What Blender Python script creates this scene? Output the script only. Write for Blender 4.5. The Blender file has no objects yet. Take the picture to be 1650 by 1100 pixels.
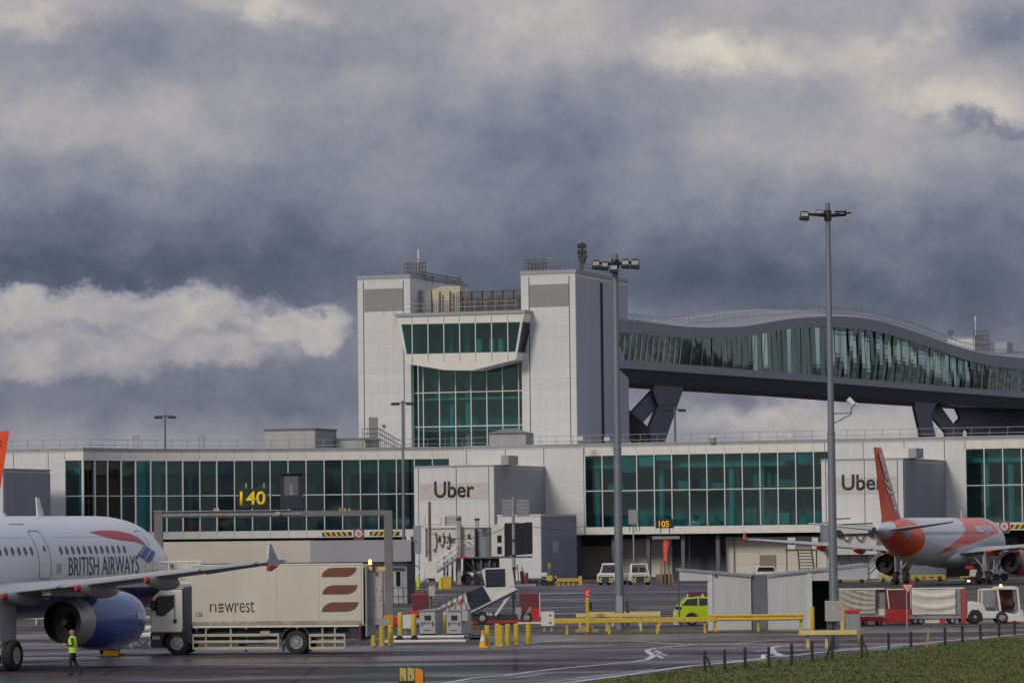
import bpy, bmesh, math, random
from mathutils import Vector, Matrix
sc = bpy.context.scene
COL = sc.collection
random.seed(7)
PI = math.pi

# ------------------------------------------------------------------ camera
FPX, CAMH, TILT, ROLL = 6000.0, 5.0, math.atan(307/6000.0), 0.011
_F = Vector((0, math.cos(TILT), math.sin(TILT))); _R0 = Vector((1, 0, 0)); _U0 = Vector((0, -math.sin(TILT), math.cos(TILT)))
_R = math.cos(ROLL)*_R0 - math.sin(ROLL)*_U0
_U = math.sin(ROLL)*_R0 + math.cos(ROLL)*_U0
cd = bpy.data.cameras.new('camera'); cam = bpy.data.objects.new('camera', cd); COL.objects.link(cam)
cd.sensor_width = 36.0; cd.lens = FPX/1650*36.0; cd.clip_start = 1.0; cd.clip_end = 20000.0
M = Matrix((_R, _U, -_F)).transposed().to_4x4(); M.translation = Vector((0, 0, CAMH)); cam.matrix_world = M
sc.camera = cam

def ray(px, py): return _F + ((px-825)/FPX)*_R + ((550-py)/FPX)*_U
def W(px, py, Y):
    d = ray(px, py); return Vector((0, 0, CAMH)) + d*(Y/d.y)
def G(px, py):
    d = ray(px, py); return Vector((0, 0, CAMH)) + d*(-CAMH/d.z)
class Fr:
    """a vertical working plane standing on the ground at depth Y, turned by th degrees (right end nearer)"""
    def __init__(s, px, Y, th=0.0, py=900):
        p = W(px, py, Y); s.o = Vector((p.x, Y, 0)); a = math.radians(th); s.th = a
        s.u = Vector((math.cos(a), -math.sin(a), 0)); s.v = Vector((math.sin(a), math.cos(a), 0))
    def uz(s, px, py, v=0.0):
        d = ray(px, py); o = Vector((0, 0, CAMH)); c = s.o + s.v*v
        t = (c-o).dot(s.v)/d.dot(s.v); P = o+d*t; q = P-s.o
        return q.dot(s.u), P.z
    def U(s, px, v=0.0, py=800): return s.uz(px, py, v)[0]
    def Z(s, px, py, v=0.0): return s.uz(px, py, v)[1]
    def wz(s, px, py, u):
        """intersection with the side plane at u: returns v, z"""
        d = ray(px, py); o = Vector((0, 0, CAMH)); c = s.o + s.u*u
        t = (c-o).dot(s.u)/d.dot(s.u); P = o+d*t; return (P-s.o).dot(s.v), P.z
    def p(s, u, v=0.0, z=0.0): return s.o + s.u*u + s.v*v + Vector((0, 0, z))

# ------------------------------------------------------------------ world: overcast evening sky
SUN = Vector((-0.53, -0.79, 0.54)).normalized()
wd = bpy.data.worlds.new('World'); sc.world = wd; wd.use_nodes = True
nt = wd.node_tree; nt.nodes.clear()
def N(t, typ, **kw):
    n = t.nodes.new(typ)
    for k, v in kw.items(): setattr(n, k, v)
    return n
def setin(t, sock, v):
    if isinstance(v, bpy.types.NodeSocket): t.links.new(v, sock)
    elif v is not None: sock.default_value = v
def mth(t, op, a, b=None, c=None, clamp=False):
    n = N(t, 'ShaderNodeMath', operation=op); n.use_clamp = clamp
    setin(t, n.inputs[0], a); setin(t, n.inputs[1], b); setin(t, n.inputs[2], c)
    return n.outputs[0]
def vmul(t, vec, xyz):
    n = N(t, 'ShaderNodeVectorMath', operation='MULTIPLY'); t.links.new(vec, n.inputs[0]); n.inputs[1].default_value = xyz
    return n.outputs[0]
def noise(t, vec, scale, detail=5.0, rough=0.55, dist=0.0, col=False):
    n = N(t, 'ShaderNodeTexNoise'); n.inputs['Scale'].default_value = scale; n.inputs['Detail'].default_value = detail
    n.inputs['Roughness'].default_value = rough; n.inputs['Distortion'].default_value = dist
    if vec is not None: t.links.new(vec, n.inputs['Vector'])
    return n.outputs['Color'] if col else n.outputs['Fac']
def ramp(t, fac, stops, interp='LINEAR'):
    n = N(t, 'ShaderNodeValToRGB'); cr = n.color_ramp; cr.interpolation = interp
    while len(cr.elements) < len(stops): cr.elements.new(0.5)
    for e, (p, c) in zip(cr.elements, stops):
        e.position = p; e.color = (c, c, c, 1) if isinstance(c, (int, float)) else (*c, 1)
    setin(t, n.inputs[0], fac)
    return n.outputs[0]
def s2l(c): return tuple(((x/255)/12.92 if x/255 <= .04045 else ((x/255+.055)/1.055)**2.4) for x in c)
def build_sky():
    t = nt
    tc = N(t, 'ShaderNodeTexCoord'); D = tc.outputs['Generated']
    sp = N(t, 'ShaderNodeSeparateXYZ'); t.links.new(D, sp.inputs[0])
    x, y, z = sp.outputs
    yy = mth(t, 'MAXIMUM', y, 0.05)
    u0 = mth(t, 'DIVIDE', x, yy); v0 = mth(t, 'DIVIDE', z, yy)
    cb = N(t, 'ShaderNodeCombineXYZ'); t.links.new(u0, cb.inputs[0]); t.links.new(v0, cb.inputs[2])
    uv = cb.outputs[0]
    # billowing displacement of the cloud field
    w1 = N(t, 'ShaderNodeSeparateXYZ'); t.links.new(noise(t, vmul(t, uv, (1, 1, 1.5)), 22.0, 5.0, 0.55, 0.0, True), w1.inputs[0])
    w2 = N(t, 'ShaderNodeSeparateXYZ'); t.links.new(noise(t, vmul(t, uv, (1, 1, 1.4)), 85.0, 8.0, 0.62, 0.0, True), w2.inputs[0])
    def warp(base, a, b, k1, k2):
        r = mth(t, 'MULTIPLY_ADD', mth(t, 'SUBTRACT', a, 0.5), k1, base)
        return mth(t, 'MULTIPLY_ADD', mth(t, 'SUBTRACT', b, 0.5), k2, r)
    u = warp(u0, w1.outputs[0], w2.outputs[0], 0.050, 0.026)
    v = warp(v0, w1.outputs[1], w2.outputs[1], 0.020, 0.016)
    prof = [(0, .58), (.020, .57), (.028, .50), (.036, .43), (.050, .43), (.060, .38), (.070, .335), (.080, .385), (.090, .455), (.106, .545), (.125, .60), (.145, .64), (.19, .62)]
    L = ramp(t, mth(t, 'DIVIDE', v, 0.2), [(a/0.2, b) for a, b in prof], 'B_SPLINE')
    blobs = [(460, 525, 80, 26, .12), (255, 505, 55, 16, -.12), (150, 425, 330, 16, -.05),
             (1150, 92, 130, 30, .22), (1420, 85, 110, 40, .16), (1570, 165, 130, 30, .16), (1610, 45, 90, 36, -.14), (1600, 200, 70, 13, -.20),
             (110, 185, 190, 50, .11), (40, 20, 70, 26, .13), (440, 8, 70, 20, .13), (930, 220, 170, 80, -.11), (870, 50, 90, 60, .07),
             (1320, 260, 230, 75, .10), (1210, 665, 110, 28, .20), (1430, 690, 130, 30, .12), (1250, 470, 420, 42, -.04), (560, 640, 330, 36, -.02),
             (230, 60, 150, 50, -.10), (560, 60, 110, 45, -.09), (600, 330, 220, 60, .02), (1420, 420, 60, 40, .09), (1300, 420, 40, 45, .07), (330, 240, 130, 40, .05), (700, 170, 200, 60, .03)]
    for px, py, rx, ry, amp in blobs:
        d = ray(px, py); cu, cv = d.x/d.y, d.z/d.y
        a = mth(t, 'MULTIPLY', mth(t, 'SUBTRACT', u, cu), 6000/rx); b = mth(t, 'MULTIPLY', mth(t, 'SUBTRACT', v, cv), 6000/ry)
        r2 = mth(t, 'MULTIPLY_ADD', a, a, mth(t, 'MULTIPLY', b, b))
        L = mth(t, 'MULTIPLY_ADD', mth(t, 'POWER', math.e, mth(t, 'MULTIPLY', r2, -0.75)), amp, L)
    # a sunlit cumulus low on the left: several overlapping heads with a firm billowing outline
    puff = noise(t, vmul(t, uv, (1, 1, 1.4)), 60.0, 9.0, 0.60)
    best = None
    for px, py, rx, ry in ((60, 500, 170, 45), (250, 500, 220, 52), (120, 560, 220, 52), (330, 560, 150, 40), (470, 525, 130, 34), (40, 585, 120, 36)):
        d = ray(px, py); cu, cv = d.x/d.y, d.z/d.y
        a = mth(t, 'MULTIPLY', mth(t, 'SUBTRACT', u, cu), 6000/rx); b = mth(t, 'MULTIPLY', mth(t, 'SUBTRACT', v, cv), 6000/ry)
        r2 = mth(t, 'MULTIPLY_ADD', a, a, mth(t, 'MULTIPLY', b, b))
        best = r2 if best is None else mth(t, 'SMOOTH_MIN', best, r2, .35)
    ms = N(t, 'ShaderNodeMapRange', interpolation_type='SMOOTHSTEP'); t.links.new(mth(t, 'MULTIPLY_ADD', mth(t, 'SUBTRACT', puff, .5), 1.5, best), ms.inputs[0]); ms.inputs[1].default_value = 1.15; ms.inputs[2].default_value = .10
    # lit on the upper edges, greyer beneath and inside
    d0 = ray(200, 620).z/ray(200, 620).y; d1 = ray(200, 470).z/ray(200, 470).y
    up = N(t, 'ShaderNodeMapRange'); t.links.new(v, up.inputs[0]); up.inputs[1].default_value = d0; up.inputs[2].default_value = d1; up.inputs[3].default_value = .58; up.inputs[4].default_value = .81
    Lc = mth(t, 'MULTIPLY_ADD', mth(t, 'SUBTRACT', puff, .5), .42, up.outputs[0])
    blend = N(t, 'ShaderNodeMix', data_type='FLOAT'); t.links.new(mth(t, 'MULTIPLY', ms.outputs[0], .80), blend.inputs[0]); t.links.new(L, blend.inputs[2]); t.links.new(Lc, blend.inputs[3]); L = blend.outputs[0]
    fine = noise(t, vmul(t, uv, (1, 1, 1.2)), 21.0, 9.0, 0.58, 0.15)
    L = mth(t, 'MULTIPLY_ADD', mth(t, 'SUBTRACT', fine, 0.5), 0.34, L)
    ragged = noise(t, vmul(t, uv, (1, 1, 1.25)), 70.0, 10.0, 0.66)
    L = mth(t, 'MULTIPLY_ADD', mth(t, 'SUBTRACT', ragged, 0.5), 0.16, L)
    hi = N(t, 'ShaderNodeMapRange', interpolation_type='SMOOTHSTEP'); t.links.new(z, hi.inputs[0]); hi.inputs[1].default_value = .16; hi.inputs[2].default_value = .65
    wide = noise(t, D, 3.0, 4.0)
    L = mth(t, 'MULTIPLY_ADD', mth(t, 'SUBTRACT', wide, 0.5), 0.10, L)
    col = ramp(t, L, [(.26, s2l((62, 69, 92))), (.36, s2l((87, 92, 113))), (.47, s2l((120, 121, 138))), (.58, s2l((149, 147, 157))),
                      (.68, s2l((175, 170, 170))), (.80, s2l((207, 198, 185))), (.92, s2l((230, 221, 202)))])
    ov = N(t, 'ShaderNodeMix', data_type='RGBA'); t.links.new(mth(t, 'MULTIPLY', hi.outputs[0], .8), ov.inputs[0]); t.links.new(col, ov.inputs[6])
    t.links.new(ramp(t, wide, [(.35, (.34, .40, .54)), (.65, (.58, .62, .72))]), ov.inputs[7]); col = ov.outputs[2]
    sky = N(t, 'ShaderNodeTexSky', sky_type='NISHITA'); sky.sun_disc = False
    sky.sun_elevation = math.asin(SUN.z); sky.sun_rotation = math.atan2(SUN.x, SUN.y)
    k = N(t, 'ShaderNodeVectorMath', operation='SCALE'); t.links.new(col, k.inputs[0]); k.inputs[3].default_value = 10.0
    mx = N(t, 'ShaderNodeMix', data_type='RGBA'); mx.inputs[0].default_value = 0.94
    t.links.new(sky.outputs[0], mx.inputs[6]); t.links.new(k.outputs[0], mx.inputs[7])
    bg = N(t, 'ShaderNodeBackground'); bg.inputs[1].default_value = 0.1; t.links.new(mx.outputs[2], bg.inputs[0])
    out = N(t, 'ShaderNodeOutputWorld'); t.links.new(bg.outputs[0], out.inputs[0])
build_sky()
sl = bpy.data.lights.new('sun', 'SUN'); sl.energy = 1.55; sl.angle = math.radians(14); sl.color = (1.0, 0.90, 0.78)
so = bpy.data.objects.new('sun', sl); COL.objects.link(so); so.rotation_euler = SUN.to_track_quat('Z', 'Y').to_euler(); so.location = (-60, -60, 60)
sc.view_settings.view_transform = 'Standard'; sc.view_settings.look = 'None'; sc.view_settings.exposure = 0.0; sc.view_settings.gamma = 1.0

# ------------------------------------------------------------------ materials
MATS = {}
def mat(name, col, rough=0.55, metal=0.0, var=0.12, scale=1.5, spec=0.5, bump=0.0, bscale=30.0, emit=None, streak=None, coat=0.0):
    if name in MATS: return MATS[name]
    m = bpy.data.materials.new(name); m.use_nodes = True; t = m.node_tree; b = t.nodes['Principled BSDF']
    tc = N(t, 'ShaderNodeTexCoord'); vec = tc.outputs['Object']
    n1 = noise(t, vmul(t, vec, streak) if streak else vec, scale, 6.0, 0.6)
    lo = tuple(c*(1-var) for c in col); hi = tuple(min(1, c*(1+var)) for c in col)
    t.links.new(ramp(t, n1, [(0.3, lo), (0.7, hi)]), b.inputs['Base Color'])
    n2 = noise(t, vec, scale*4, 4.0)
    t.links.new(ramp(t, n2, [(0.3, max(0.02, rough-.1)), (0.7, min(1, rough+.1))]), b.inputs['Roughness'])
    b.inputs['Metallic'].default_value = metal; b.inputs['Specular IOR Level'].default_value = spec; b.inputs['Coat Weight'].default_value = coat
    if bump:
        bn = N(t, 'ShaderNodeBump'); bn.inputs['Strength'].default_value = bump; bn.inputs['Distance'].default_value = 0.02
        t.links.new(noise(t, vec, bscale, 4.0), bn.inputs['Height']); t.links.new(bn.outputs[0], b.inputs['Normal'])
    if emit:
        b.inputs['Emission Color'].default_value = (*emit[0], 1); b.inputs['Emission Strength'].default_value = emit[1]
    MATS[name] = m; return m
def cladding(name, col, pitch, jw=0.03, axis=2, rough=0.45, joint=0.55, var=0.06, metal=0.0, relief=0.0):
    """sheet cladding: joints every `pitch` metres along one axis of the part"""
    if name in MATS: return MATS[name]
    m = bpy.data.materials.new(name); m.use_nodes = True; t = m.node_tree; b = t.nodes['Principled BSDF']
    tc = N(t, 'ShaderNodeTexCoord'); vec = tc.outputs['Object']
    sp = N(t, 'ShaderNodeSeparateXYZ'); t.links.new(vec, sp.inputs[0])
    q = mth(t, 'DIVIDE', sp.outputs[axis], pitch); fr = mth(t, 'FRACT', q); cell = mth(t, 'FLOOR', q)
    line = mth(t, 'LESS_THAN', fr, jw/pitch)
    wn = N(t, 'ShaderNodeTexWhiteNoise', noise_dimensions='1D'); t.links.new(cell, wn.inputs['W'])
    n1 = noise(t, vmul(t, vec, (2.2, 2.2, 0.16)), 1.0, 7.0, 0.68)
    f = mth(t, 'MULTIPLY_ADD', mth(t, 'SUBTRACT', wn.outputs[0], 0.5), 0.16, n1)
    base = ramp(t, f, [(0.25, tuple(c*(1-var*1.6) for c in col)), (0.75, tuple(min(1, c*(1+var)) for c in col))])
    mx = N(t, 'ShaderNodeMix', data_type='RGBA'); t.links.new(line, mx.inputs[0]); t.links.new(base, mx.inputs[6]); mx.inputs[7].default_value = (*[c*joint for c in col], 1)
    t.links.new(mx.outputs[2], b.inputs['Base Color']); b.inputs['Roughness'].default_value = rough; b.inputs['Metallic'].default_value = metal
    if relief:
        bn = N(t, 'ShaderNodeBump'); bn.inputs['Strength'].default_value = 0.9; bn.inputs['Distance'].default_value = relief
        tri = mth(t, 'PINGPONG', q, 0.5); t.links.new(tri, bn.inputs['Height']); t.links.new(bn.outputs[0], b.inputs['Normal'])
    MATS[name] = m; return m
def glass(name, tint, rough=0.02, refl=1.0, ior=1.5):
    if name in MATS: return MATS[name]
    m = bpy.data.materials.new(name); m.use_nodes = True; t = m.node_tree; t.nodes.clear()
    tr = N(t, 'ShaderNodeBsdfTransparent'); tr.inputs[0].default_value = (*tint, 1)
    gl = N(t, 'ShaderNodeBsdfGlossy'); gl.inputs['Roughness'].default_value = rough; gl.inputs['Color'].default_value = (*(refl if isinstance(refl, tuple) else (refl,)*3), 1)
    fz = N(t, 'ShaderNodeFresnel'); fz.inputs['IOR'].default_value = ior
    mx = N(t, 'ShaderNodeMixShader'); t.links.new(fz.outputs[0], mx.inputs[0]); t.links.new(tr.outputs[0], mx.inputs[1]); t.links.new(gl.outputs[0], mx.inputs[2])
    o = N(t, 'ShaderNodeOutputMaterial'); t.links.new(mx.outputs[0], o.inputs[0])
    MATS[name] = m; return m

# ------------------------------------------------------------------ mesh helpers
def strip(A, B, z0, z1):
    """a slab between two polylines"""
    return MB().loft([[(a[0], a[1], z0), (a[0], a[1], z1), (b[0], b[1], z1), (b[0], b[1], z0)] for a, b in zip(A, B)])
class MB:
    def __init__(s): s.v = []; s.f = []; s.m = []
    def add(s, vs, fs, m=0):
        b = len(s.v); s.v += [tuple(q) for q in vs]; s.f += [tuple(b+i for i in f) for f in fs]; s.m += [m]*len(fs); return s
    def box(s, x0, x1, y0, y1, z0, z1, m=0):
        return s.add([(x0,y0,z0),(x1,y0,z0),(x1,y1,z0),(x0,y1,z0),(x0,y0,z1),(x1,y0,z1),(x1,y1,z1),(x0,y1,z1)],
                     [(0,3,2,1),(4,5,6,7),(0,1,5,4),(1,2,6,5),(2,3,7,6),(3,0,4,7)], m)
    def prism(s, pts, a0, a1, ax='y', m=0):
        f = {'y': lambda p, a: (p[0], a, p[1]), 'x': lambda p, a: (a, p[0], p[1]), 'z': lambda p, a: (p[0], p[1], a)}[ax]
        n = len(pts)
        return s.add([f(p, a0) for p in pts]+[f(p, a1) for p in pts],
                     [tuple(range(n)), tuple(range(2*n-1, n-1, -1))]+[(i, i+n, (i+1) % n+n, (i+1) % n) for i in range(n)], m)
    def tube(s, p0, p1, r0, r1=None, n=8, m=0, cap=True):
        p0, p1 = Vector(p0), Vector(p1); r1 = r0 if r1 is None else r1
        d = (p1-p0).normalized(); a = d.orthogonal().normalized() if abs(d.z) < .999 else Vector((1, 0, 0))
        if n == 4 and abs(d.z) < .999: a = d.cross(Vector((0, 0, 1))).normalized()
        b = d.cross(a); off = PI/4 if n == 4 else 0
        R = lambda p, r: [p+(a*math.cos(off+2*PI*i/n)+b*math.sin(off+2*PI*i/n))*r for i in range(n)]
        fs = [(i, (i+1) % n, (i+1) % n+n, i+n) for i in range(n)]
        if cap: fs += [tuple(range(n-1, -1, -1)), tuple(range(n, 2*n))]
        return s.add(R(p0, r0)+R(p1, r1), fs, m)
    def bar(s, p0, p1, w, m=0): return s.tube(p0, p1, w*.7071, n=4, m=m)
    def path(s, pts, r, n=6, m=0):
        for a, b in zip(pts, pts[1:]): s.tube(a, b, r, n=n, m=m)
        return s
    def loft(s, rings, m=0, cap=True, closed=True):
        n = len(rings[0]); b = []; fs = []
        for r in rings: b += list(r)
        for k in range(len(rings)-1):
            for i in range(n if closed else n-1):
                j = (i+1) % n; fs.append((k*n+i, k*n+j, (k+1)*n+j, (k+1)*n+i))
        if cap: fs += [tuple(range(n-1, -1, -1)), tuple(range((len(rings)-1)*n, len(rings)*n))]
        return s.add(b, fs, m)
    def build(s, name, mats, parent=None, smooth=None, bevel=0.0, loc=None, rz=None, normals=True):
        me = bpy.data.meshes.new(name); me.from_pydata(s.v, [], s.f)
        for x in (mats if isinstance(mats, (list, tuple)) else [mats]): me.materials.append(x)
        me.polygons.foreach_set('material_index', s.m)
        if normals:
            bm = bmesh.new(); bm.from_mesh(me); bmesh.ops.recalc_face_normals(bm, faces=bm.faces); bm.to_mesh(me); bm.free()
        if smooth is not None:
            me.shade_smooth()
            if smooth < 180: me.set_sharp_from_angle(angle=math.radians(smooth))
        o = bpy.data.objects.new(name, me); COL.objects.link(o)
        if parent: o.parent = parent
        if loc is not None: o.location = loc
        if rz is not None: o.rotation_euler = (0, 0, rz)
        if bevel:
            bv = o.modifiers.new('edge', 'BEVEL'); bv.width = bevel; bv.segments = 2; bv.limit_method = 'ANGLE'
        return o
def tag(o, label, cat, group=None, kind=None):
    if kind: o['kind'] = kind
    if label: o['label'] = label
    if cat: o['category'] = cat
    if group: o['group'] = group
    return o
def thing(name, label, cat, loc=(0, 0, 0), rz=0.0, group=None):
    o = bpy.data.objects.new(name, None); COL.objects.link(o); o.location = loc; o.rotation_euler = (0, 0, rz); o.empty_display_size = .3
    return tag(o, label, cat, group)
def thing_fr(name, label, cat, fr, group=None): return thing(name, label, cat, fr.o, -fr.th, group)
def kids(o): return [c for c in COL.objects if c.parent == o]
def dup(o, parent=None, loc=None, rz=None, label=None, group=None):
    tree = {}
    for c in COL.objects: tree.setdefault(c.parent, []).append(c)
    def rec(a, par):
        c = a.copy(); COL.objects.link(c); c.parent = par
        for ch in tree.get(a, []): rec(ch, c)
        return c
    r = rec(o, parent)
    if loc is not None: r.location = loc
    if rz is not None: r.rotation_euler = (0, 0, rz)
    if label: r['label'] = label
    if group: r['group'] = group
    return r
def inst(o, parent, loc=None, rz=None, name=None):
    c = o.copy(); COL.objects.link(c); c.parent = parent
    if loc is not None: c.location = loc
    if rz is not None: c.rotation_euler = (0, 0, rz)
    return c
def text_bm(s, bold=0.0):
    cu = bpy.data.curves.new('lettering', 'FONT'); cu.body = s; cu.size = 1.0; cu.offset = bold; cu.resolution_u = 3
    o = bpy.data.objects.new('lettering', cu); COL.objects.link(o)
    dg = bpy.context.evaluated_depsgraph_get(); dg.update()
    me = bpy.data.meshes.new_from_object(o.evaluated_get(dg)); bm = bmesh.new(); bm.from_mesh(me)
    COL.objects.unlink(o); bpy.data.objects.remove(o); bpy.data.curves.remove(cu); bpy.data.meshes.remove(me)
    return bm
def fit(bm, x0, x1, z0, z1):
    xs = [v.co.x for v in bm.verts]; ys = [v.co.y for v in bm.verts]
    a, b, c, d = min(xs), max(xs), min(ys), max(ys)
    for v in bm.verts:
        v.co = Vector((x0+(v.co.x-a)/(b-a)*(x1-x0), 0, z0+(v.co.y-c)/(d-c)*(z1-z0)))
    return bm
def bm_obj(bm, name, m, parent, thick=0.02, loc=None, rz=None):
    if thick:
        r = bmesh.ops.extrude_face_region(bm, geom=list(bm.faces))
        for v in [g for g in r['geom'] if isinstance(g, bmesh.types.BMVert)]: v.co.y -= thick
        bmesh.ops.recalc_face_normals(bm, faces=bm.faces)
    me = bpy.data.meshes.new(name); bm.to_mesh(me); bm.free(); me.materials.append(m)
    o = bpy.data.objects.new(name, me); COL.objects.link(o); o.parent = parent
    if loc is not None: o.location = loc
    if rz is not None: o.rotation_euler = (0, 0, rz)
    return o
def lettering(s, x0, x1, z0, z1, y, m, parent, name='lettering', bold=0.0, thick=0.02, rz=None):
    """letters filling a rectangle of the local x-z plane, facing -y"""
    return bm_obj(fit(text_bm(s, bold), x0, x1, z0, z1), name, m, parent, thick, (0, y, 0), rz)

# shared materials
m_white = cladding('white_cladding', (.62, .625, .625), 1.15, 0.045, 2, 0.45, 0.80, .06)
m_trim = mat('pale_metal_trim', (.62, .62, .60), .4, .0, .05)
m_grey = mat('grey_metal', (.30, .31, .33), .5, .2, .1)
m_dkgrey = mat('dark_grey_metal', (.11, .12, .14), .5, .2, .15)
m_black = mat('black_rubber', (.018, .018, .02), .75, 0, .2, 4)
m_blackm = mat('black_metal', (.03, .032, .036), .5, .2, .2)
m_galv = mat('galvanised_steel', (.33, .35, .37), .42, .55, .12, 3)
m_pole = mat('mast_steel', (.20, .23, .26), .5, .45, .12, 1.2, streak=(3, 3, .3))
m_yellow = mat('yellow_paint', (.55, .39, .05), .55, 0, .28, 5, bump=.1)
m_cream = mat('faded_yellow_paint', (.62, .50, .20), .55, 0, .15, 4)
m_red = mat('red_paint', (.50, .03, .03), .5, 0, .15, 3)
m_maroon = mat('maroon_canvas', (.13, .025, .035), .7, 0, .2, 3)
m_offwhite = mat('off_white_paint', (.66, .64, .60), .45, 0, .07, 2)
m_blue = mat('deep_blue_paint', (.010, .065, .29), .16, 0, .12, 1, coat=.6)
m_orange = mat('orange_paint', (.74, .072, .006), .35, 0, .07, 1, coat=.3)
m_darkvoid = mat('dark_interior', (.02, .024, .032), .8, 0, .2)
m_text = mat('charcoal_letters', (.025, .025, .028), .5)
m_teal = glass('teal_glass', (.17, .60, .56), .03, .8)
m_carglass = mat('vehicle_glass', (.012, .016, .018), .06, 0, .1, 1, .6)
m_tyre = mat('tyre_rubber', (.022, .022, .024), .8, 0, .25, 6)
m_rim = mat('wheel_rim_silver', (.45, .45, .46), .4, .5, .1)
# ================================================================== GROUND
def ground_material():
    m = bpy.data.materials.new('wet_asphalt'); m.use_nodes = True; t = m.node_tree; b = t.nodes['Principled BSDF']
    tc = N(t, 'ShaderNodeTexCoord'); v = tc.outputs['Object']
    big = noise(t, vmul(t, v, (.028, .055, 1)), 1.0, 7.0, .6, .4)
    wet = noise(t, vmul(t, v, (.045, .14, 1)), 1.0, 8.0, .62, .8)
    det = noise(t, v, 1.3, 8.0, .7)
    f = mth(t, 'MULTIPLY_ADD', mth(t, 'SUBTRACT', det, .5), .35, big)
    c1 = ramp(t, f, [(.30, (.070, .050, .046)), (.46, (.125, .092, .085)), (.58, (.088, .078, .084)), (.72, (.150, .120, .114))])
    # repairs and oil: darker rectangles and long tyre-worn bands
    vo = N(t, 'ShaderNodeTexVoronoi', distance='CHEBYCHEV'); vo.inputs['Scale'].default_value = 1.0; t.links.new(vmul(t, v, (.055, .03, 1)), vo.inputs['Vector'])
    mx = N(t, 'ShaderNodeMix', data_type='RGBA', blend_type='MULTIPLY'); mx.inputs[0].default_value = .42
    t.links.new(c1, mx.inputs[6]); t.links.new(vo.outputs['Color'], mx.inputs[7])
    bk = N(t, 'ShaderNodeTexBrick'); bk.inputs['Scale'].default_value = 1.0; bk.inputs['Brick Width'].default_value = 7.5; bk.inputs['Row Height'].default_value = 7.5; bk.inputs['Mortar Size'].default_value = .10; bk.offset = 0.0
    t.links.new(v, bk.inputs['Vector']); jn = N(t, 'ShaderNodeMix', data_type='RGBA'); t.links.new(mth(t, 'MULTIPLY', bk.outputs['Fac'], .6), jn.inputs[0]); t.links.new(mx.outputs[2], jn.inputs[6]); jn.inputs[7].default_value = (.018, .017, .018, 1); mx = jn
    st = ramp(t, noise(t, vmul(t, v, (.35, .6, 1)), 1.0, 5.0, .65, .5), [(.57, 0.0), (.66, 1.0)])
    sm = N(t, 'ShaderNodeMix', data_type='RGBA'); t.links.new(mth(t, 'MULTIPLY', st, .65), sm.inputs[0]); t.links.new(mx.outputs[2], sm.inputs[6]); sm.inputs[7].default_value = (.022, .020, .021, 1); mx = sm
    wl = ramp(t, wet, [(.46, 0.0), (.58, 1.0)])
    mw = N(t, 'ShaderNodeMix', data_type='RGBA'); t.links.new(mth(t, 'MULTIPLY', wl, .55), mw.inputs[0]); t.links.new(mx.outputs[2], mw.inputs[6]); mw.inputs[7].default_value = (.040, .045, .062, 1)
    t.links.new(mw.outputs[2], b.inputs['Base Color'])
    t.links.new(ramp(t, mth(t, 'MULTIPLY_ADD', mth(t, 'SUBTRACT', det, .5), .35, wl), [(0.0, .88), (1.0, .27)]), b.inputs['Roughness'])
    t.links.new(ramp(t, wl, [(0, .10), (1, .50)]), b.inputs['Specular IOR Level'])
    bn = N(t, 'ShaderNodeBump'); bn.inputs['Strength'].default_value = .25; bn.inputs['Distance'].default_value = .02
    t.links.new(noise(t, v, 18.0, 4.0), bn.inputs['Height']); t.links.new(bn.outputs[0], b.inputs['Normal'])
    return m
g = MB().add([(-6000, -3000, 0), (6000, -3000, 0), (6000, 9000, 0), (-6000, 9000, 0)], [(0, 1, 2, 3)]).build('ground', ground_material()); tag(g, None, None, kind='structure')

# grass verge, right foreground
m_grass = mat('verge_turf', (.125, .135, .055), .9, 0, .45, .18, .1, .3, 8)
edge_px = [(600, 1135), (735, 1120), (850, 1111), (930, 1103), (985, 1097), (1065, 1086), (1150, 1075), (1250, 1066), (1340, 1058.5), (1450, 1048), (1550, 1037), (1640, 1028), (1720, 1020), (1850, 1006), (2100, 988)]
edge = [G(*q) for q in edge_px]
vg = MB()
rows = []
for k in range(7):
    rows.append([Vector((p.x+k*1.0, p.y-(k/6.0)*(p.y-62), 0.02 + (0 if k == 0 else .02+.02*math.sin(i*1.7+k)))) for i, p in enumerate(edge)])
vs = [q for r in rows for q in r]; n = len(edge)
fs = [(k*n+i, k*n+i+1, (k+1)*n+i+1, (k+1)*n+i) for k in range(6) for i in range(n-1)]
o = vg.add(vs, fs).build('grass_verge', m_grass, smooth=180); tag(o, None, None, kind='structure')
m_blade = [mat('grass_blade_'+nm, c, .8, 0, .3, .5, .2) for nm, c in (('olive', (.125, .138, .052)), ('straw', (.18, .16, .08)), ('green', (.105, .132, .048)))]
gb = MB(); rg = random.Random(3)
def edgeY(x):
    for a, b in zip(edge, edge[1:]):
        if a.x <= x <= b.x: return a.y+(b.y-a.y)*(x-a.x)/(b.x-a.x)
    return 0
cnt = 0
while cnt < 52000:
    x = rg.uniform(-1, 26); y = rg.uniform(100, 166); ey = edgeY(x)
    if ey == 0 or y > ey+.35*math.sin(x*2.1)+.25*math.sin(x*5.3)+.1: continue
    px = 825+x/y*6000
    if px > 1680 or y < 106: continue
    pat = math.sin(x*1.3+y*.11)+math.sin(y*.35-x*.6)+math.sin(x*.37+2)
    h = rg.uniform(.02, .06)*(1.0+.5*max(0, pat)); a = rg.uniform(0, 6.3); w = rg.uniform(.012, .028)*2.2
    dx, dy = math.cos(a)*w, math.sin(a)*w; lx, ly = rg.gauss(0, .05), rg.gauss(0, .05)
    mi = 1 if rg.random() < (.05+.06*max(0, pat)) else (2 if rg.random() < .45 else 0)
    gb.add([(x-dx, y-dy, .08), (x+dx, y+dy, .08), (x+lx, y+ly, .08+h)], [(0, 1, 2)], mi); cnt += 1
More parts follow.
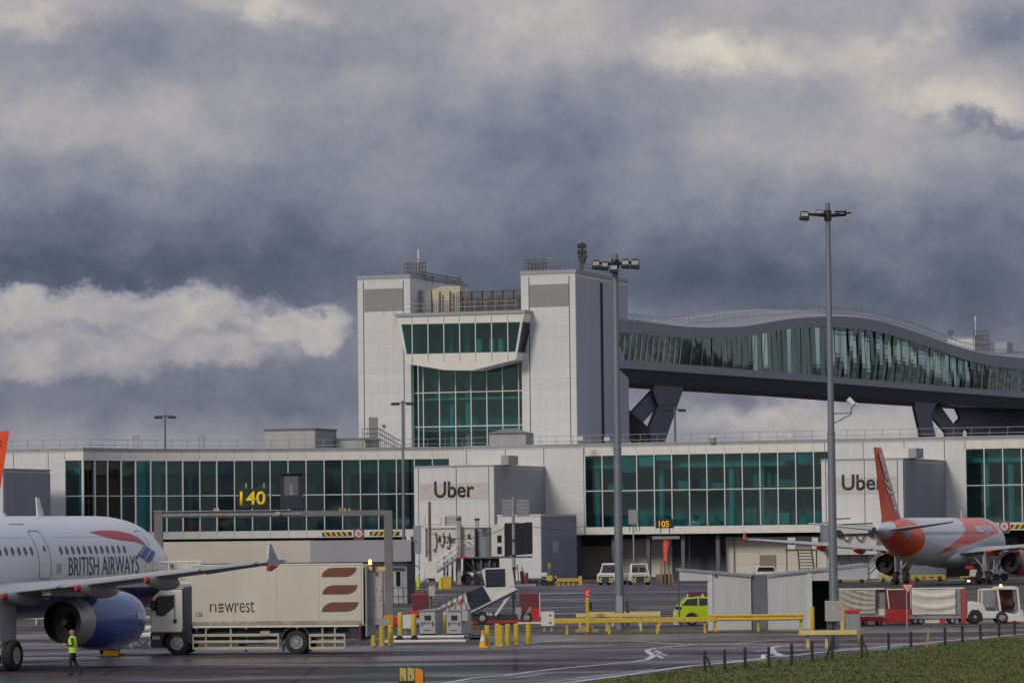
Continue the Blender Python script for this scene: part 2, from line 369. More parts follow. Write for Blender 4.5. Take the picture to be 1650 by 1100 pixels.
o = gb.build('grass', m_blade, normals=False); tag(o, 'rough olive grass growing on the verge behind the wire fence posts', 'grass', kind='stuff')

# painted markings on the apron
m_paint = mat('road_paint_white', (.50, .51, .52), .55, 0, .35, 1.2)
def stripe(name, pts, w, m=m_paint, z=.004, soft=True):
    P = [G(*q) for q in pts]; mb = MB(); L = []; R_ = []
    for i, p in enumerate(P):
        d = (P[min(i+1, len(P)-1)]-P[max(i-1, 0)]); d.z = 0; d.normalize(); nn = Vector((-d.y, d.x, 0))*w/2
        L.append(p+nn+Vector((0, 0, z))); R_.append(p-nn+Vector((0, 0, z)))
    k = len(P)
    mb.add(L+R_, [(i, i+1, k+i+1, k+i) for i in range(k-1)])
    o = mb.build(name, m); tag(o, None, None, kind='structure'); return o
stripe('road_marking', [(800, 1110), (921, 1098), (989, 1089), (1054, 1080), (1114, 1072), (1166, 1067.5), (1229, 1060), (1262, 1056.5), (1330, 1049.5), (1450, 1038.5), (1550, 1029.5), (1650, 1020.5)], .34)
stripe('road_marking', [(800, 1108), (915, 1094.5), (989, 1085), (1054, 1077)], .14)
stripe('road_marking', [(700, 1102), (733, 1097), (759, 1092), (814, 1087.5), (856, 1081.5), (900, 1076.5), (970, 1070), (1016, 1066), (1043, 1062), (1053, 1056), (1046, 1051), (1042, 1047), (1055, 1043.5), (1087, 1040.5), (1120, 1037.5)], .24)
stripe('road_marking', [(715, 1101), (760, 1096), (830, 1091), (880, 1084)], .12)
for a, b in (((1055, 1047), (1066, 1051)), ((1052, 1050), (1075, 1055)), ((1058, 1054), (1068, 1060))): stripe('road_marking', [a, b], .16)
stripe('road_marking', [(1340, 1039), (1290, 1038), (1255, 1040), (1241, 1043), (1245, 1050), (1258, 1055), (1240, 1059)], .34)
for a, b in (((1218, 1049), (1240, 1046)), ((1228, 1056), (1244, 1052))): stripe('road_marking', [a, b], .16)
stripe('road_marking', [(960, 1031), (1020, 1032), (1100, 1037), (1180, 1036), (1260, 1030), (1340, 1029)], .22)
stripe('road_marking', [(905, 1039), (940, 1041), (990, 1038)], .22)
stripe('road_marking', [(780, 1043), (830, 1038), (870, 1034), (930, 1029)], .22)
stripe('road_marking', [(20, 1063), (90, 1061), (160, 1055), (230, 1052)], .20)
stripe('road_marking', [(30, 1042), (120, 1041), (230, 1038)], .20)
stripe('road_marking', [(-20, 1096), (200, 1094), (420, 1091), (660, 1086)], .18, mat('road_paint_red', (.16, .05, .05), .7, 0, .3))
for y0, x0, x1 in ((949, 870, 1140), (957, 870, 1135), (968, 900, 1140), (953, 1370, 1650), (1012, 1370, 1650)):
    stripe('road_marking', [(x0, y0+3), ((x0+x1)/2, y0+1), (x1, y0)], .18, mat('road_paint_worn', (.18, .18, .19), .6, 0, .4, .6))

# ================================================================== TERMINAL PIER
ZR, ZGT, ZTR, ZGB, ZU = 14.05, 13.05, 9.3, 5.45, 4.65     # roof edge, glass top, transom, glass bottom, underside
m_glass_pier = glass('pier_teal_glass', (.40, .78, .80), .03, .85, 1.6)
m_int_pale = mat('interior_pale', (.46, .50, .48), .7, 0, .06); m_int_dark = mat('interior_dark', (.27, .29, .30), .8, 0, .4, .35)
FA = Fr(900, 400, 20)
FL = Fr(135, 392, 20)
S = FL.o.copy()
bays = []      # (point, heading angle)  each bay 1.965 m wide on the left glazing
P = S.copy(); W0 = 1.965; i = 0
while P.x < W(742, 800, P.y).x:
    a = math.radians(-58)*(max(0, 1-i/15.0)**1.15)
    bays.append((P.copy(), a)); P = P+Vector((math.cos(a), -math.sin(a), 0))*W0; i += 1
uR = FA.U(1760)
joinR = FA.p(FA.U(748)); endR = FA.p(uR)
leftEnd = FL.p(FL.U(-90))
front = [leftEnd, S]+[b[0] for b in bays[1:]]+[P]+[joinR, endR]
back = [q+Vector((2.5, 13.0, 0)) for q in front]
pier = thing('terminal_pier', 'long two storey airport pier with teal glazing between white clad walls, roof rails above', 'building', (front[0].x, front[0].y, 0))
PO = Vector(pier.location)
def pl(q): return (q.x-PO.x, q.y-PO.y)
poly = [pl(q) for q in front]+[pl(q) for q in reversed(back)]
def off(k): return [pl(q+Vector((0.05*k, k, 0))) for q in front]
strip([pl(q) for q in front], [pl(q) for q in back], ZR-.12, ZR+.12).build('roof', mat('roof_membrane', (.42, .42, .42), .7, 0, .1), pier)
strip([pl(q+Vector((.25, .7, 0))) for q in front], [pl(q) for q in back], ZU+.05, ZGB-.05).build('floor_slab', m_dkgrey, pier)
strip([pl(q+Vector((.3, 1.6, 0))) for q in front], [pl(q+Vector((.35, 1.9, 0))) for q in front], 11.7, ZR-.15).build('ceiling_bulkhead', m_int_pale, pier)
strip([pl(q+Vector((.4, 2.0, 0))) for q in front], [pl(q+Vector((1.4, 8.0, 0))) for q in front], 11.6, 11.68).build('ceiling', m_int_pale, pier)
strip([pl(q+Vector((1.4, 8.0, 0))) for q in front], [pl(q+Vector((1.45, 8.2, 0))) for q in front], ZGB, ZR-.15).build('inner_wall', m_int_dark, pier)
strip([pl(q+Vector((.8, 4.6, 0))) for q in front], [pl(q+Vector((1.3, 7.8, 0))) for q in front], 9.15, 9.4).build('gallery_floor', m_int_pale, pier)
# one bay of curtain wall: pane (two lights), transom, fascia and sill panel, mullion
def bay_proto(w, ztr):
    p = MB().box(.05, w-.05, .10, .13, ZGB, ztr-.05).box(.05, w-.05, .10, .13, ztr+.05, ZGT).build('window', m_glass_pier, pier)
    t = MB().box(.05, w-.05, .04, .16, ztr-.05, ztr+.05).build('transom', m_trim, pier)
    f = MB().box(.012, w-.012, 0, .3, ZGT+.003, ZR-.13).build('fascia_panel', m_offw2, pier)
    s = MB().box(.012, w-.012, 0, .3, ZU, ZGB-.003).build('sill_panel', m_offw2, pier)
    m = MB().box(-.05, .05, -.06, .2, ZGB, ZGT).build('mullion', m_trim, pier)
    return p, t, f, s, m
m_offw2 = mat('fascia_white', (.68, .67, .62), .45, 0, .06, .6)
def put(o, q, a, first):
    c = o if first else inst(o, pier)
    c.location = (q.x-PO.x, q.y-PO.y, 0); c.rotation_euler = (0, 0, -a); return c
pr = bay_proto(W0, ZTR)
rj = random.Random(17)
def jit(o):
    e = o.rotation_euler; o.rotation_euler = (rj.gauss(0, .004), 0, e[2]+rj.gauss(0, .006)); return o
for k, (q, a) in enumerate(bays):
    for o in pr:
        c = put(o, q, a, k == 0)
        if o is pr[0]: jit(c)
wA = FA.U(970.8)-FA.U(943)
prA = bay_proto(wA, ZTR)
uA = FA.U(943)
for k in range(14):
    for o in prA:
        c = put(o, FA.p(uA+wA*k), FA.th, k == 0)
        if o is prA[0]: jit(c)
uA2 = FA.U(1557)
for k in range(8):
    for o in prA:
        c = put(o, FA.p(uA2+wA*k), FA.th, False)
        if o is prA[0]: jit(c)
for k in (14,): put(prA[4], FA.p(uA+wA*k), FA.th, False)
# frontal pane at the far left and plain walls
uL0, uL1 = FL.U(105), 0.0
sc_w = (uL1-uL0)
for o in bay_proto(sc_w, ZTR): put(o, FL.p(uL0), FL.th, True)
def wall(fr, u0, u1, name='wall', m=m_white, v0=0.0, v1=.35, z0=ZU, z1=ZR-.13):
    return MB().box(u0, u1, v0, v1, z0, z1).build(name, m, pier, loc=(fr.o.x-PO.x, fr.o.y-PO.y, 0), rz=-fr.th)
wall(FL, FL.U(-90), uL0-.05)
wall(FA, FA.U(724), uA-.05)
uB0 = uA+14*wA+.06
wall(FA, uB0, uA2-.06)
wall(FA, uA2+8*wA, uR)
jm = mat('dark_joint', (.10, .10, .10), .7)
def joints(fr, pxs, z0=ZU, z1=ZR-.14, v=-.012):
    for px in pxs: wall(fr, fr.U(px)-.035, fr.U(px)+.035, 'panel_joint', jm, v, .02, z0, z1)
joints(FL, (22, 78), 12.2); joints(FA, (752, 815, 877, 941), 11.9); joints(FA, (1330, 1392, 1458, 1523), 11.9); joints(FA, (877, 941, 1523)); 
# roof edge trim
strip([pl(q-Vector((0, .07, 0))) for q in front], [pl(q+Vector((.06, .3, 0))) for q in front], ZR+.123, ZR+.33).build('roof_edge', m_grey, pier)
# ground storey, set back under the overhang
def gw(fr, px0, px1, v, z1, m, name='ground_wall', z0=0.0):
    return wall(fr, fr.U(px0, v, 900), fr.U(px1, v, 900), name, m, v, v+.3, z0, z1)
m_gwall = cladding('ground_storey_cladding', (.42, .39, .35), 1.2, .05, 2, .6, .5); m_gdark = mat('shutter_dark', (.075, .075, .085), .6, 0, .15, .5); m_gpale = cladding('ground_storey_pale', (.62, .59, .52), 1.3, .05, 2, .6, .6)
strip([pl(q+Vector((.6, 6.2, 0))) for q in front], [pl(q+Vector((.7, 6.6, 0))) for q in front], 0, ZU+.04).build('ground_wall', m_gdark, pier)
gw(FA, 925, 1003, 5.6, 3.4, m_gwall); gw(FA, 1003, 1083, 5.6, 4.1, m_gpale); gw(FA, 1083, 1170, 5.6, 4.3, mat('opening_shade_blue', (.05, .06, .09), .6), 'opening_shade')  # dark blue sheet stands in for the shade of an opening
gw(FA, 1170, 1345, 3.0, 4.2, m_gpale); gw(FA, 1224, 1250, 2.9, 2.3, mat('door_grey', (.22, .21, .20), .5), 'door'); gw(FA, 984, 1002, 5.5, 2.2, mat('door_brown', (.16, .145, .13), .5), 'door')
gw(FA, 1400, 1500, 5.0, 4.0, m_gpale); gw(FA, 1500, 1640, 4.0, 4.0, m_gdark)
for px in (1181, 1110): wall(FA, FA.U(px, 2.8)-.06, FA.U(px, 2.8)+.06, 'drain_pipe', m_grey, 2.75, 2.87, 0, 4.3)
for px in range(930, 1160, 56):
    u = FA.U(px, .9); wall(FA, u-.2, u+.2, 'column', m_dkgrey, 1.2, 1.6, 0, ZU)
# interior columns and lit pieces behind the glass
colp = MB().tube((0, 0, ZGB), (0, 0, 11.6), .34, n=14).build('inner_column', m_int_pale, pier, smooth=60); first = True
for px in (963, 1067, 1180, 1228, 1590, 1630):
    c = colp if first else inst(colp, pier); first = False
    q = FA.p(FA.U(px, 2.4), 2.4); c.location = (q.x-PO.x, q.y-PO.y, 0)
for px in (195, 250, 300, 370, 460, 540, 610, 690):
    c = inst(colp, pier); q = min(front, key=lambda f: abs(825+f.x/f.y*6000-px)); c.location = (q.x-PO.x+.5, q.y-PO.y+2.2, 0)
# lounge fittings behind the glass: counters, screens, blinds, seats
fm_ = [m_int_pale, m_int_dark, mat('fitting_teal', (.10, .26, .24), .6), mat('fitting_blue', (.07, .10, .20), .6), mat('fitting_tan', (.30, .24, .17), .6)]
rf = random.Random(29)
def fitting(base, ang):
    w_, h_, dz = rf.uniform(.5, 2.4), rf.uniform(.5, 1.9), rf.choice((ZGB+.0, ZGB+.0, 9.42)); dy = rf.uniform(1.0, 4.2)
    if dz > 9 and dy < 2.2: h_ = min(h_, 1.1)
    o = MB().box(-w_/2, w_/2, 0, .5, dz+.01, dz+h_).build('inner_fitting', rf.choice(fm_), pier)
    s_, c_ = math.sin(ang), math.cos(ang); q = base+Vector((s_, c_, 0))*dy; o.location = (q.x-PO.x, q.y-PO.y, 0); o.rotation_euler = (0, 0, -ang)
for k in range(34): b = bays[rf.randrange(3, len(bays))]; fitting(b[0]+Vector((rf.uniform(0, 2), 0, 0)), b[1])
for k in range(24): fitting(FA.p(uA+rf.uniform(.5, 13.5)*wA), FA.th)
for k in range(8): fitting(FA.p(uA2+rf.uniform(.5, 7)*wA), FA.th)
for k in range(12):
    if k < 7: b = bays[rf.randrange(5, len(bays)-1)]; q, a_ = b[0], b[1]
    else: q, a_ = FA.p(uA+rf.randrange(0, 14)*wA), FA.th
    o = MB().box(.08, W0-.12, .30, .33, ZGT-rf.uniform(.5, 2.0), ZGT).build('blind_and_fill_panel', fm_[rf.choice((0, 2, 1))], pier); o.location = (q.x-PO.x, q.y-PO.y, 0); o.rotation_euler = (0, 0, -a_)
for b in bays[0:5]:  # pale panels added behind the first panes to brighten them
    o = MB().box(.03, W0-.03, .5, .54, ZGB, ZGT).build('blind_and_fill_panel', mat('pane_brightener', (.60, .75, .75), .7), pier); o.location = (b[0].x-PO.x, b[0].y-PO.y, 0); o.rotation_euler = (0, 0, -b[1])
# hazard stripes and round clearance signs along the sill
m_hy = mat('hazard_yellow', (.66, .44, .03), .5)
def hazard(q, a, w, slant):
    t = thing('hazard_board', '', 'sign', (q.x, q.y, 0), -a)
    MB().box(0, w, -.03, 0, ZU+.15, ZU+.58).build('board', m_blackm, t)
    mb = MB(); x = .1
    while x+.62 < w:
        s = .26*slant; mb.prism([(x+.14-s/2+.0, ZU+.17), (x+.44-s/2, ZU+.17), (x+.44+s/2, ZU+.56), (x+.14+s/2, ZU+.56)], -.045, -.031); x += .58
    mb.build('stripe', m_hy, t); return t
def bay_at(px): return min(bays, key=lambda b: abs(825+b[0].x/b[0].y*6000-px))
for px, w, sl, lb in ((230, 1.6, -1, 'short black and yellow striped board by the airliner nose'), (264, 2.6, 1, 'black and yellow striped board just right of the gantry post on left'), (519, 3.2, -1, 'black and yellow striped board left of the round sign below the glazing'), (596, 3.2, 1, 'black and yellow striped board right of the round sign below the glazing')):
    b = bay_at(px); Pq = W(px, 858, b[0].y); t = hazard(Vector((Pq.x, b[0].y-.02, 0)), b[1] if px < 400 else 0, w, sl); t['label'] = lb; t['group'] = 'hazard boards on the pier sill'
q = FA.p(FA.U(1628), -.02); t = hazard(q, FA.th, 3.0, 1); t['label'] = 'black and yellow striped board at the right frame edge'; t['group'] = 'hazard boards on the pier sill'
def round_sign(q, a, lb):
    t = thing('round_sign', lb, 'sign', (q.x, q.y, 0), -a, 'round red rimmed signs on the pier')
    MB().box(-.55, .55, .04, .08, 4.35, 5.6).build('backing_board', m_dkgrey, t)
    MB().tube((0, .04, 5.05), (0, -.01, 5.05), .52, n=28).build('red_rim', m_red, t)
    MB().tube((0, -.011, 5.05), (0, -.03, 5.05), .40, n=28).build('white_face', m_offwhite, t)
    MB().box(-.25, .25, -.05, -.031, 5.0, 5.08).box(-.06, .06, -.05, -.031, 5.12, 5.25).box(-.15, .15, -.05, -.031, 4.83, 4.9).build('black_mark', m_text, t)
b = bay_at(578); q = W(578, 858, b[0].y); round_sign(Vector((q.x, b[0].y-.12, 0)), 0, 'round red rimmed sign between two striped boards under the glazing')
round_sign(FA.p(FA.U(1618), -.14), FA.th, 'round red rimmed sign above the orange airliner nose')

# roof railing along the front edge
rr = thing('roof_railing', 'grey two rail guard railing along the pier roof edge', 'railing', (PO.x, PO.y, ZR+.12))
pts = [q+Vector((.2, 1.4, 0)) for q in front]; mb = MB(); posts = []
for a, b in zip(pts, pts[1:]):
    for z in (.55, 1.12): mb.tube((a.x-PO.x, a.y-PO.y, z), (b.x-PO.x, b.y-PO.y, z), .028, n=5)
mb.build('rail', m_grey, rr)
acc = 0.0; pp = None
for a, b in zip(pts, pts[1:]):
    L = (b-a).length; d = (b-a)/L; s = acc
    while s < L:
        q = a+d*s
        if pp is None: pp = MB().tube((0, 0, 0), (.10, .05, 1.12), .03, n=5).build('post', m_grey, rr); c = pp
        else: c = inst(pp, rr)
        c.location = (q.x-PO.x, q.y-PO.y, 0); s += 1.9
    acc = s-L

# ================================================================== LINK BLOCKS carrying the sign
def link_block(fr, width, depth, ztop, label, text=True, lower=True, px_text=None, roofbox=True):
    t = thing_fr('link_block', label, 'building', fr, 'white stair blocks standing out from the pier')
    MB().box(-width, 0, 0, depth-.02, 0 if lower else 4.7, ztop).build('front_wall', m_white, t)
    MB().box(.003, .10, .25, depth-.02, 4.4, ztop-.2).build('shade_side_cladding', m_shade_grey, t)  # thin skin carrying the painted shade of the side
    MB().box(-width-.06, .14, -.06, depth-.02, ztop+.002, ztop+.18).build('roof_edge', m_grey, t)
    for x in (-width+.45, -width*.47, -.55): MB().box(x-.04, x+.04, -.012, .02, .5, ztop-.05).build('panel_joint', jm, t)
    MB().box(-width+.55, -.6, -.010, .01, ztop-3.4, ztop-1.65).build('sign_panel', mat('sign_panel_grey', (.50, .48, .45), .5), t)
    if text:
        x0, x1, z0, z1 = px_text
        lettering('Uber', x0, x1, z0, z1, -.013, m_text, t, 'sign_lettering', .012, .06)
    if roofbox:
        b = MB().box(-width*.36, .1, 2.0, 5.0, ztop+.18, ztop+1.15).build('roof_box', m_offwhite, t)
        MB().box(.103, .9, 2.0, 5.0, ztop+.18, ztop+1.15).build('roof_box_side', m_grey, t)
    return t
m_shade_grey = cladding('grey_shade_cladding', (.25, .25, .30), 2.2, .05, 1, .5, .8)  # shade of white block sides put into the grey; bridge panels truly grey
def corner_frame(px_c, px_end):
    best = None
    for k in range(2000):
        Y = 360+k*.025; fr = Fr(px_c, Y, 20); v, z = fr.wz(px_end, 800, 0.0)
        # distance along side plane to the pier line
        q = fr.p(0, v); e = abs((q-FA.o).dot(FA.v))
        if best is None or e < best[0]: best = (e, fr, v)
    return best[1], best[2]
FU1, dU1 = corner_frame(797, 877)
w1 = -FU1.U(668)
lk = link_block(FU1, w1, dU1, FU1.Z(740, 752), 'white block under the tower with sign lettering fully in view', True, True, (FU1.U(700), FU1.U(764), FU1.Z(730, 801), FU1.Z(730, 775)))
# lower wing of the first block
u0, u1 = .003, FU1.U(868); z1 = FU1.Z(830, 831)
lw = MB().box(u0, u1, .5, dU1*.75, 0, z1).build('lower_wing', m_white, lk)
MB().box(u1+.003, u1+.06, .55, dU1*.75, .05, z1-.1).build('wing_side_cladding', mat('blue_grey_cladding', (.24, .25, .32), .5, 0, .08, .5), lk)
MB().box(u0, u1+.1, .42, dU1*.75, z1+.002, z1+.15).build('wing_roof_edge', m_offwhite, lk)
e = FU1.wz(895, 872, u1+.06); e2 = FU1.wz(895, 890, u1+.06)
MB().box(u1+.065, u1+.08, e[0]-.9, e[0]+.9, e2[1], e[1]).build('faded_emblem', mat('faded_white', (.42, .42, .46), .6), lk)
FU2, dU2 = corner_frame(1457, 1523)
w2 = -FU2.U(1324)
lk2 = link_block(FU2, w2, dU2, FU2.Z(1400, 741), 'white block behind the orange tail fin with partly hidden lettering', True, True, (FU2.U(1357), FU2.U(1425), FU2.Z(1390, 789), FU2.Z(1390, 764)))
FU0 = Fr(5, 379, 20)
link_block(FU0, 8.5, FU0.wz(80, 800, 0)[0], FU0.Z(5, 757), 'block with shade-darkened side at the left frame edge', False, True, None, False)

# ================================================================== TOWER at the bridge end
FT = Fr(932, 410, 20)
D = FT.wz(1012, 600, 0.0)[0]
zt_r = FT.Z(888, 441); zt_l = FT.Z(620, 449)
m_tshade_grey = cladding('tower_shade_grey_cladding', (.36, .37, .43), 1.1, .03, 1, .45, .85)  # tower's white side with its shade put into blue-grey; annex plain grey
tw = thing_fr('bridge_tower', 'tall white clad tower with overhanging glazed bay and grey louvres, rising behind the pier', 'building', FT)
uTL, uTL2, uTR = FT.U(579), FT.U(664), FT.U(843)
MB().box(uTL, uTL2, 0, D, 0, zt_l).build('left_block', m_white, tw)
MB().box(uTR, 0, 0, D, 0, zt_r).build('right_block', m_white, tw)
MB().box(.003, .06, .4, D, 0, zt_r-.35).build('shade_side_cladding', m_tshade_grey, tw)
v_s = FT.wz(970.5, 600, .06)[0]
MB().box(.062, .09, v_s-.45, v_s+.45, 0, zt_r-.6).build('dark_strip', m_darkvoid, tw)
MB().box(uTL-.08, uTL2+.05, -.08, D, zt_l+.002, zt_l+.4).build('roof_edge', m_grey, tw)
MB().box(uTR-.08, .12, -.08, D, zt_r+.002, zt_r+.4).build('roof_edge', m_grey, tw)
m_louv = cladding('louvre_grey', (.26, .26, .265), .14, .03, 2, .5, .75)
for a, b, c, d in ((590, 652, 466, 502), (857, 920, 459, 495)):
    MB().box(FT.U(a), FT.U(b), -.03, .02, FT.Z(a, d), FT.Z(a, c)).build('louvre', m_louv, tw)
for px in (588.5, 653, 856, 921): MB().box(FT.U(px)-.05, FT.U(px)+.05, -.02, .02, 12, (zt_l if px < 700 else zt_r)-.3).build('panel_joint', jm, tw)
zmid = FT.Z(740, 500, 1.0)
MB().box(uTL2+.003, uTR-.003, 5.0, D-.5, 0, zmid-.3).build('core_wall', mat('core_wall_grey', (.34, .37, .38), .8, 0, .3, .3), tw)
MB().box(uTL2+.003, uTR-.003, .9, 5.0, zmid-.6, zmid-.3).build('bay_roof', m_grey, tw)
for pyf in (690, 640, 576): 
    z = FT.Z(750, pyf, 1.2); MB().box(uTL2+.003, uTR-.003, 1.4, 5.0, z-.25, z).build('inner_floor', m_int_pale, tw)
MB().tube((FT.U(757, 2.5), 2.5, 10), (FT.U(757, 2.5), 2.5, zmid-1), .4, n=14).build('inner_column', m_int_pale, tw, smooth=60)
MB().tube((FT.U(730, 2.6), 2.6, 10), (FT.U(730, 2.6), 2.6, zmid-1), .25, n=14).build('inner_column', m_int_pale, tw, smooth=60)
# tall lower glazing
vg_ = .9; xs = [FT.U(px, vg_) for px in (668, 676, 684, 710, 736, 761, 786.5, 812, 838, 844)]; zs = [10.5, FT.Z(760, 686, vg_), FT.Z(760, 631, vg_), FT.Z(760, 584, vg_)]
for a, b in zip(xs, xs[1:]):
    mb = MB()
    for c, d in zip(zs, zs[1:]): mb.box(a+.06, b-.06, vg_, vg_+.03, c+.06, d-.06)
    mb.build('window', m_glass_pier, tw)
for k, x in enumerate(xs[1:-1]): MB().box(x-.055, x+.055, vg_-.1, vg_+.08, zs[0], zs[-1]).build('mullion', m_trim, tw)
for z in zs[1:-1]:
    for a, b in zip(xs, xs[1:]): MB().box(a+.056, b-.056, vg_-.06, vg_+.06, z-.055, z+.055).build('transom', m_trim, tw)
# overhanging bay
vb = -2.5
def bp(px, py): return FT.uz(px, py, vb)
bay = MB().prism([bp(*q) for q in ((638, 511), (845, 504.5), (842, 518.5), (643, 522.5))], vb, .85)
bay.prism([bp(*q) for q in ((652, 570.5), (833.5, 566.6), (831.6, 579), (761, 596.5), (717, 596), (665.5, 587.6), (654, 583.5))], vb, .85)
bay.prism([bp(*q) for q in ((643.05, 522.55), (646.5, 522.4), (655.3, 570.2), (652.05, 570.4))], vb, .85)
bay = bay.build('bay_window', m_offw2, tw)
MB().prism([bp(*q) for q in ((637, 505.5), (846, 499), (846, 504.3), (637, 510.8))], vb-.15, .85).build('bay_cap', m_grey, bay)
edges = [646.5, 664, 689.5, 715, 740.5, 766, 792, 818, 839.5]
def lerp(a, b, t): return a+(b-a)*t
def bx(px, t): 
    if px == 646.5: return bp(lerp(646.7, 655, t), lerp(522.4, 570.3, t))
    if px == 839.5: return bp(lerp(840.5, 832.5, t), lerp(518.6, 566.8, t))
    f = (px-646)/(193.); return bp(px, lerp(522.3-f*3.8, 570.3-f*3.6, t))
for a, b in zip(edges, edges[1:]):
    q = [bx(a, 0), bx(b, 0), bx(b, 1), bx(a, 1)]
    MB().prism(q, vb+.06, vb+.09).build('window', m_glass_pier, bay)
for px in edges[1:-1]:
    (x0, z0), (x1, z1_) = bx(px, 0), bx(px, 1); MB().box(x0-.05, x0+.05, vb-.04, vb+.12, z1_, z0).build('mullion', m_trim, bay)
for px in edges[1:-1]:
    (x0, z0), (x1, z1_) = bx(px, 0), bx(px, 1)
    MB().box(x0-.03, x0+.03, vb-.006, vb+.01, z0+.02, z0+.75).box(x0-.03, x0+.03, vb-.006, vb+.01, z1_-1.0, z1_-.02).build('panel_joint', jm, bay)
(xa, za), (xb, zb) = bx(839.5, 0), bx(839.5, 1)
MB().add([(xa+.12, vb+.1, za), (xa+.12, .8, za), (xb+.12, .8, zb), (xb+.12, vb+.1, zb), (xa+.15, vb+.1, za), (xa+.15, .8, za), (xb+.15, .8, zb), (xb+.15, vb+.1, zb)],
         [(0, 1, 2, 3), (4, 5, 6, 7), (0, 1, 5, 4), (1, 2, 6, 5), (2, 3, 7, 6), (3, 0, 4, 7)]).build('side_window', m_glass_pier, bay)
MB().prism([(xa-.15, za), (xa+.1, za), (xb+.1, zb), (xb-.15, zb)], vb-.02, vb+.2).build('corner_post', m_trim, bay)
for px in (780, 800, 815): MB().tube((FT.U(px, 1.5), .6, FT.Z(px, 568)), (FT.U(px, 1.5), .6, FT.Z(px, 545)), .35, n=10).build('inner_seat', m_int_pale, bay)
# roof plant between the blocks: screen fence, ducts
MB().box(uTL2+.1, uTR-.1, 4.0, 4.1, zmid-.3, zmid+.5).build('plant_deck', m_dkgrey, tw)
mbp = MB(); z0, z1 = FT.Z(760, 501, 1.5), FT.Z(760, 470, 1.5)
for k in range(60):
    u = uTL2+.2+(uTR-uTL2-.4)*k/59
    if k >= 20: mbp.tube((u, 1.5, z0-.4), (u, 1.5, z1), .035, n=4)
    elif k >= 2: mbp.tube((u, 1.5, z0-.4), (u, 1.5, (z0+z1)/2+.2), .03, n=4)
for z in (z0+.1, (z0+z1)/2, z1): mbp.tube((uTL2+5.2, 1.5, z), (uTR-.2, 1.5, z), .05, n=5)
mbp.build('roof_fence', mat('roof_steel', (.10, .095, .095), .6, .3), tw)
for px in range(718, 842, 17): u = FT.U(px, 1.6); MB().box(u-.12, u+.12, 1.55, 1.75, z0-.4, z1+.05).build('fence_post', mat('roof_steel'), tw) if False else None
m_steel = mat('roof_steel', (.10, .095, .095))
for k, px in enumerate(range(712, 842, 17)):
    u = FT.U(px, 1.7); MB().box(u-.10, u+.10, 1.62, 1.8, z0-.4, z1+.1).build('fence_post', m_steel, tw)
MB().box(FT.U(668, 3), FT.U(700, 3), 2.6, 3.8, zmid-.5, FT.Z(690, 468, 3)).build('plant_box', mat('plant_grey', (.26, .26, .27), .6), tw)
MB().prism([(FT.U(705, 3), zmid-.5), (FT.U(748, 3), zmid-.5), (FT.U(748, 3), FT.Z(745, 461, 3)), (FT.U(720, 3), FT.Z(715, 462, 3)), (FT.U(703, 3), FT.Z(700, 467, 3))], 2.3, 3.9).build('plant_hood', mat('plant_cream', (.50, .44, .34), .6), tw)
MB().box(FT.U(750, 3), FT.U(842, 3), 3.0, 3.9, zmid-.5, FT.Z(800, 476, 3)).build('plant_panel', mat('plant_brown', (.17, .16, .16), .6, 0, .3, .8), tw)
mbp = MB()
for z in (z0-.35+1.1, z0-.35+.6): mbp.tube((uTL2-2.4, vb+.3, z), (uTR+.2, vb+.3, z), .03, n=5)
for k in range(14): u = uTL2-2.3+(uTR-uTL2+2.4)*k/13; mbp.tube((u, vb+.3, z0-.5), (u, vb+.3, z0+.75), .03, n=5)
mbp.build('bay_railing', m_galv, tw)
# rails and ladder cages on both roofs
def roof_rail(u0, u1, v0, v1, z, h, name='roof_railing', n=14):
    mb = MB(); P4 = [(u0, v0), (u1, v0), (u1, v1), (u0, v1), (u0, v0)]
    for (a, b), (c, d) in zip(P4, P4[1:]):
        for k in (.5, 1): mb.tube((a, b, z+h*k), (c, d, z+h*k), .03, n=4)
        for k in range(n): t = k/n; mb.tube((lerp(a, c, t), lerp(b, d, t), z), (lerp(a, c, t), lerp(b, d, t), z+h), .03, n=4)
    return mb.build(name, m_dkgrey, tw)
roof_rail(uTR+.6, -.3, 1.0, D-.5, zt_r+.4, .95)
roof_rail(uTL+2.0, uTL2-.4, 5.0, D-.5, zt_l+.3, .5)
def cage(px0, px1, pyt, pyb, v, name='ladder_cage', n=7):
    u0, u1 = FT.U(px0, v), FT.U(px1, v); a, b = FT.Z(px0, pyb, v), FT.Z(px0, pyt, v); mb = MB()
    for vv in (v, v+1.2):
        for k in range(n): u = lerp(u0, u1, k/(n-1)); mb.tube((u, vv, a), (u, vv, b), .05, n=4)
        for k in range(4): z = lerp(a, b, (k+.3)/3.3); mb.tube((u0, vv, z), (u1, vv, z), .045, n=4)
    for k in range(4):
        z = lerp(a, b, (k+.3)/3.3)
        for u in (u0, u1): mb.tube((u, v, z), (u, v+1.2, z), .045, n=4)
    return mb.build(name, m_dkgrey, tw)
cage(655, 683, 424, 447, 4); cage(671, 681, 440, 466, 3.6, n=4); cage(850, 879, 418, 438, .8)
mb = MB()
for k, (pya, pyb) in enumerate(((443, 452), (449, 455), (438, 447))): mb.tube((FT.U(684, 4), 4, FT.Z(684, pya, 4)), (FT.U(745, 7), 7, FT.Z(745, pyb+2, 7)), .06, n=5)
for px in (700, 724, 745): mb.tube((FT.U(px, 5), 5, FT.Z(px, 458, 5)), (FT.U(px, 5), 5, FT.Z(px, 444, 5)), .06, n=5)
mb.build('cable_tray', m_dkgrey, tw)
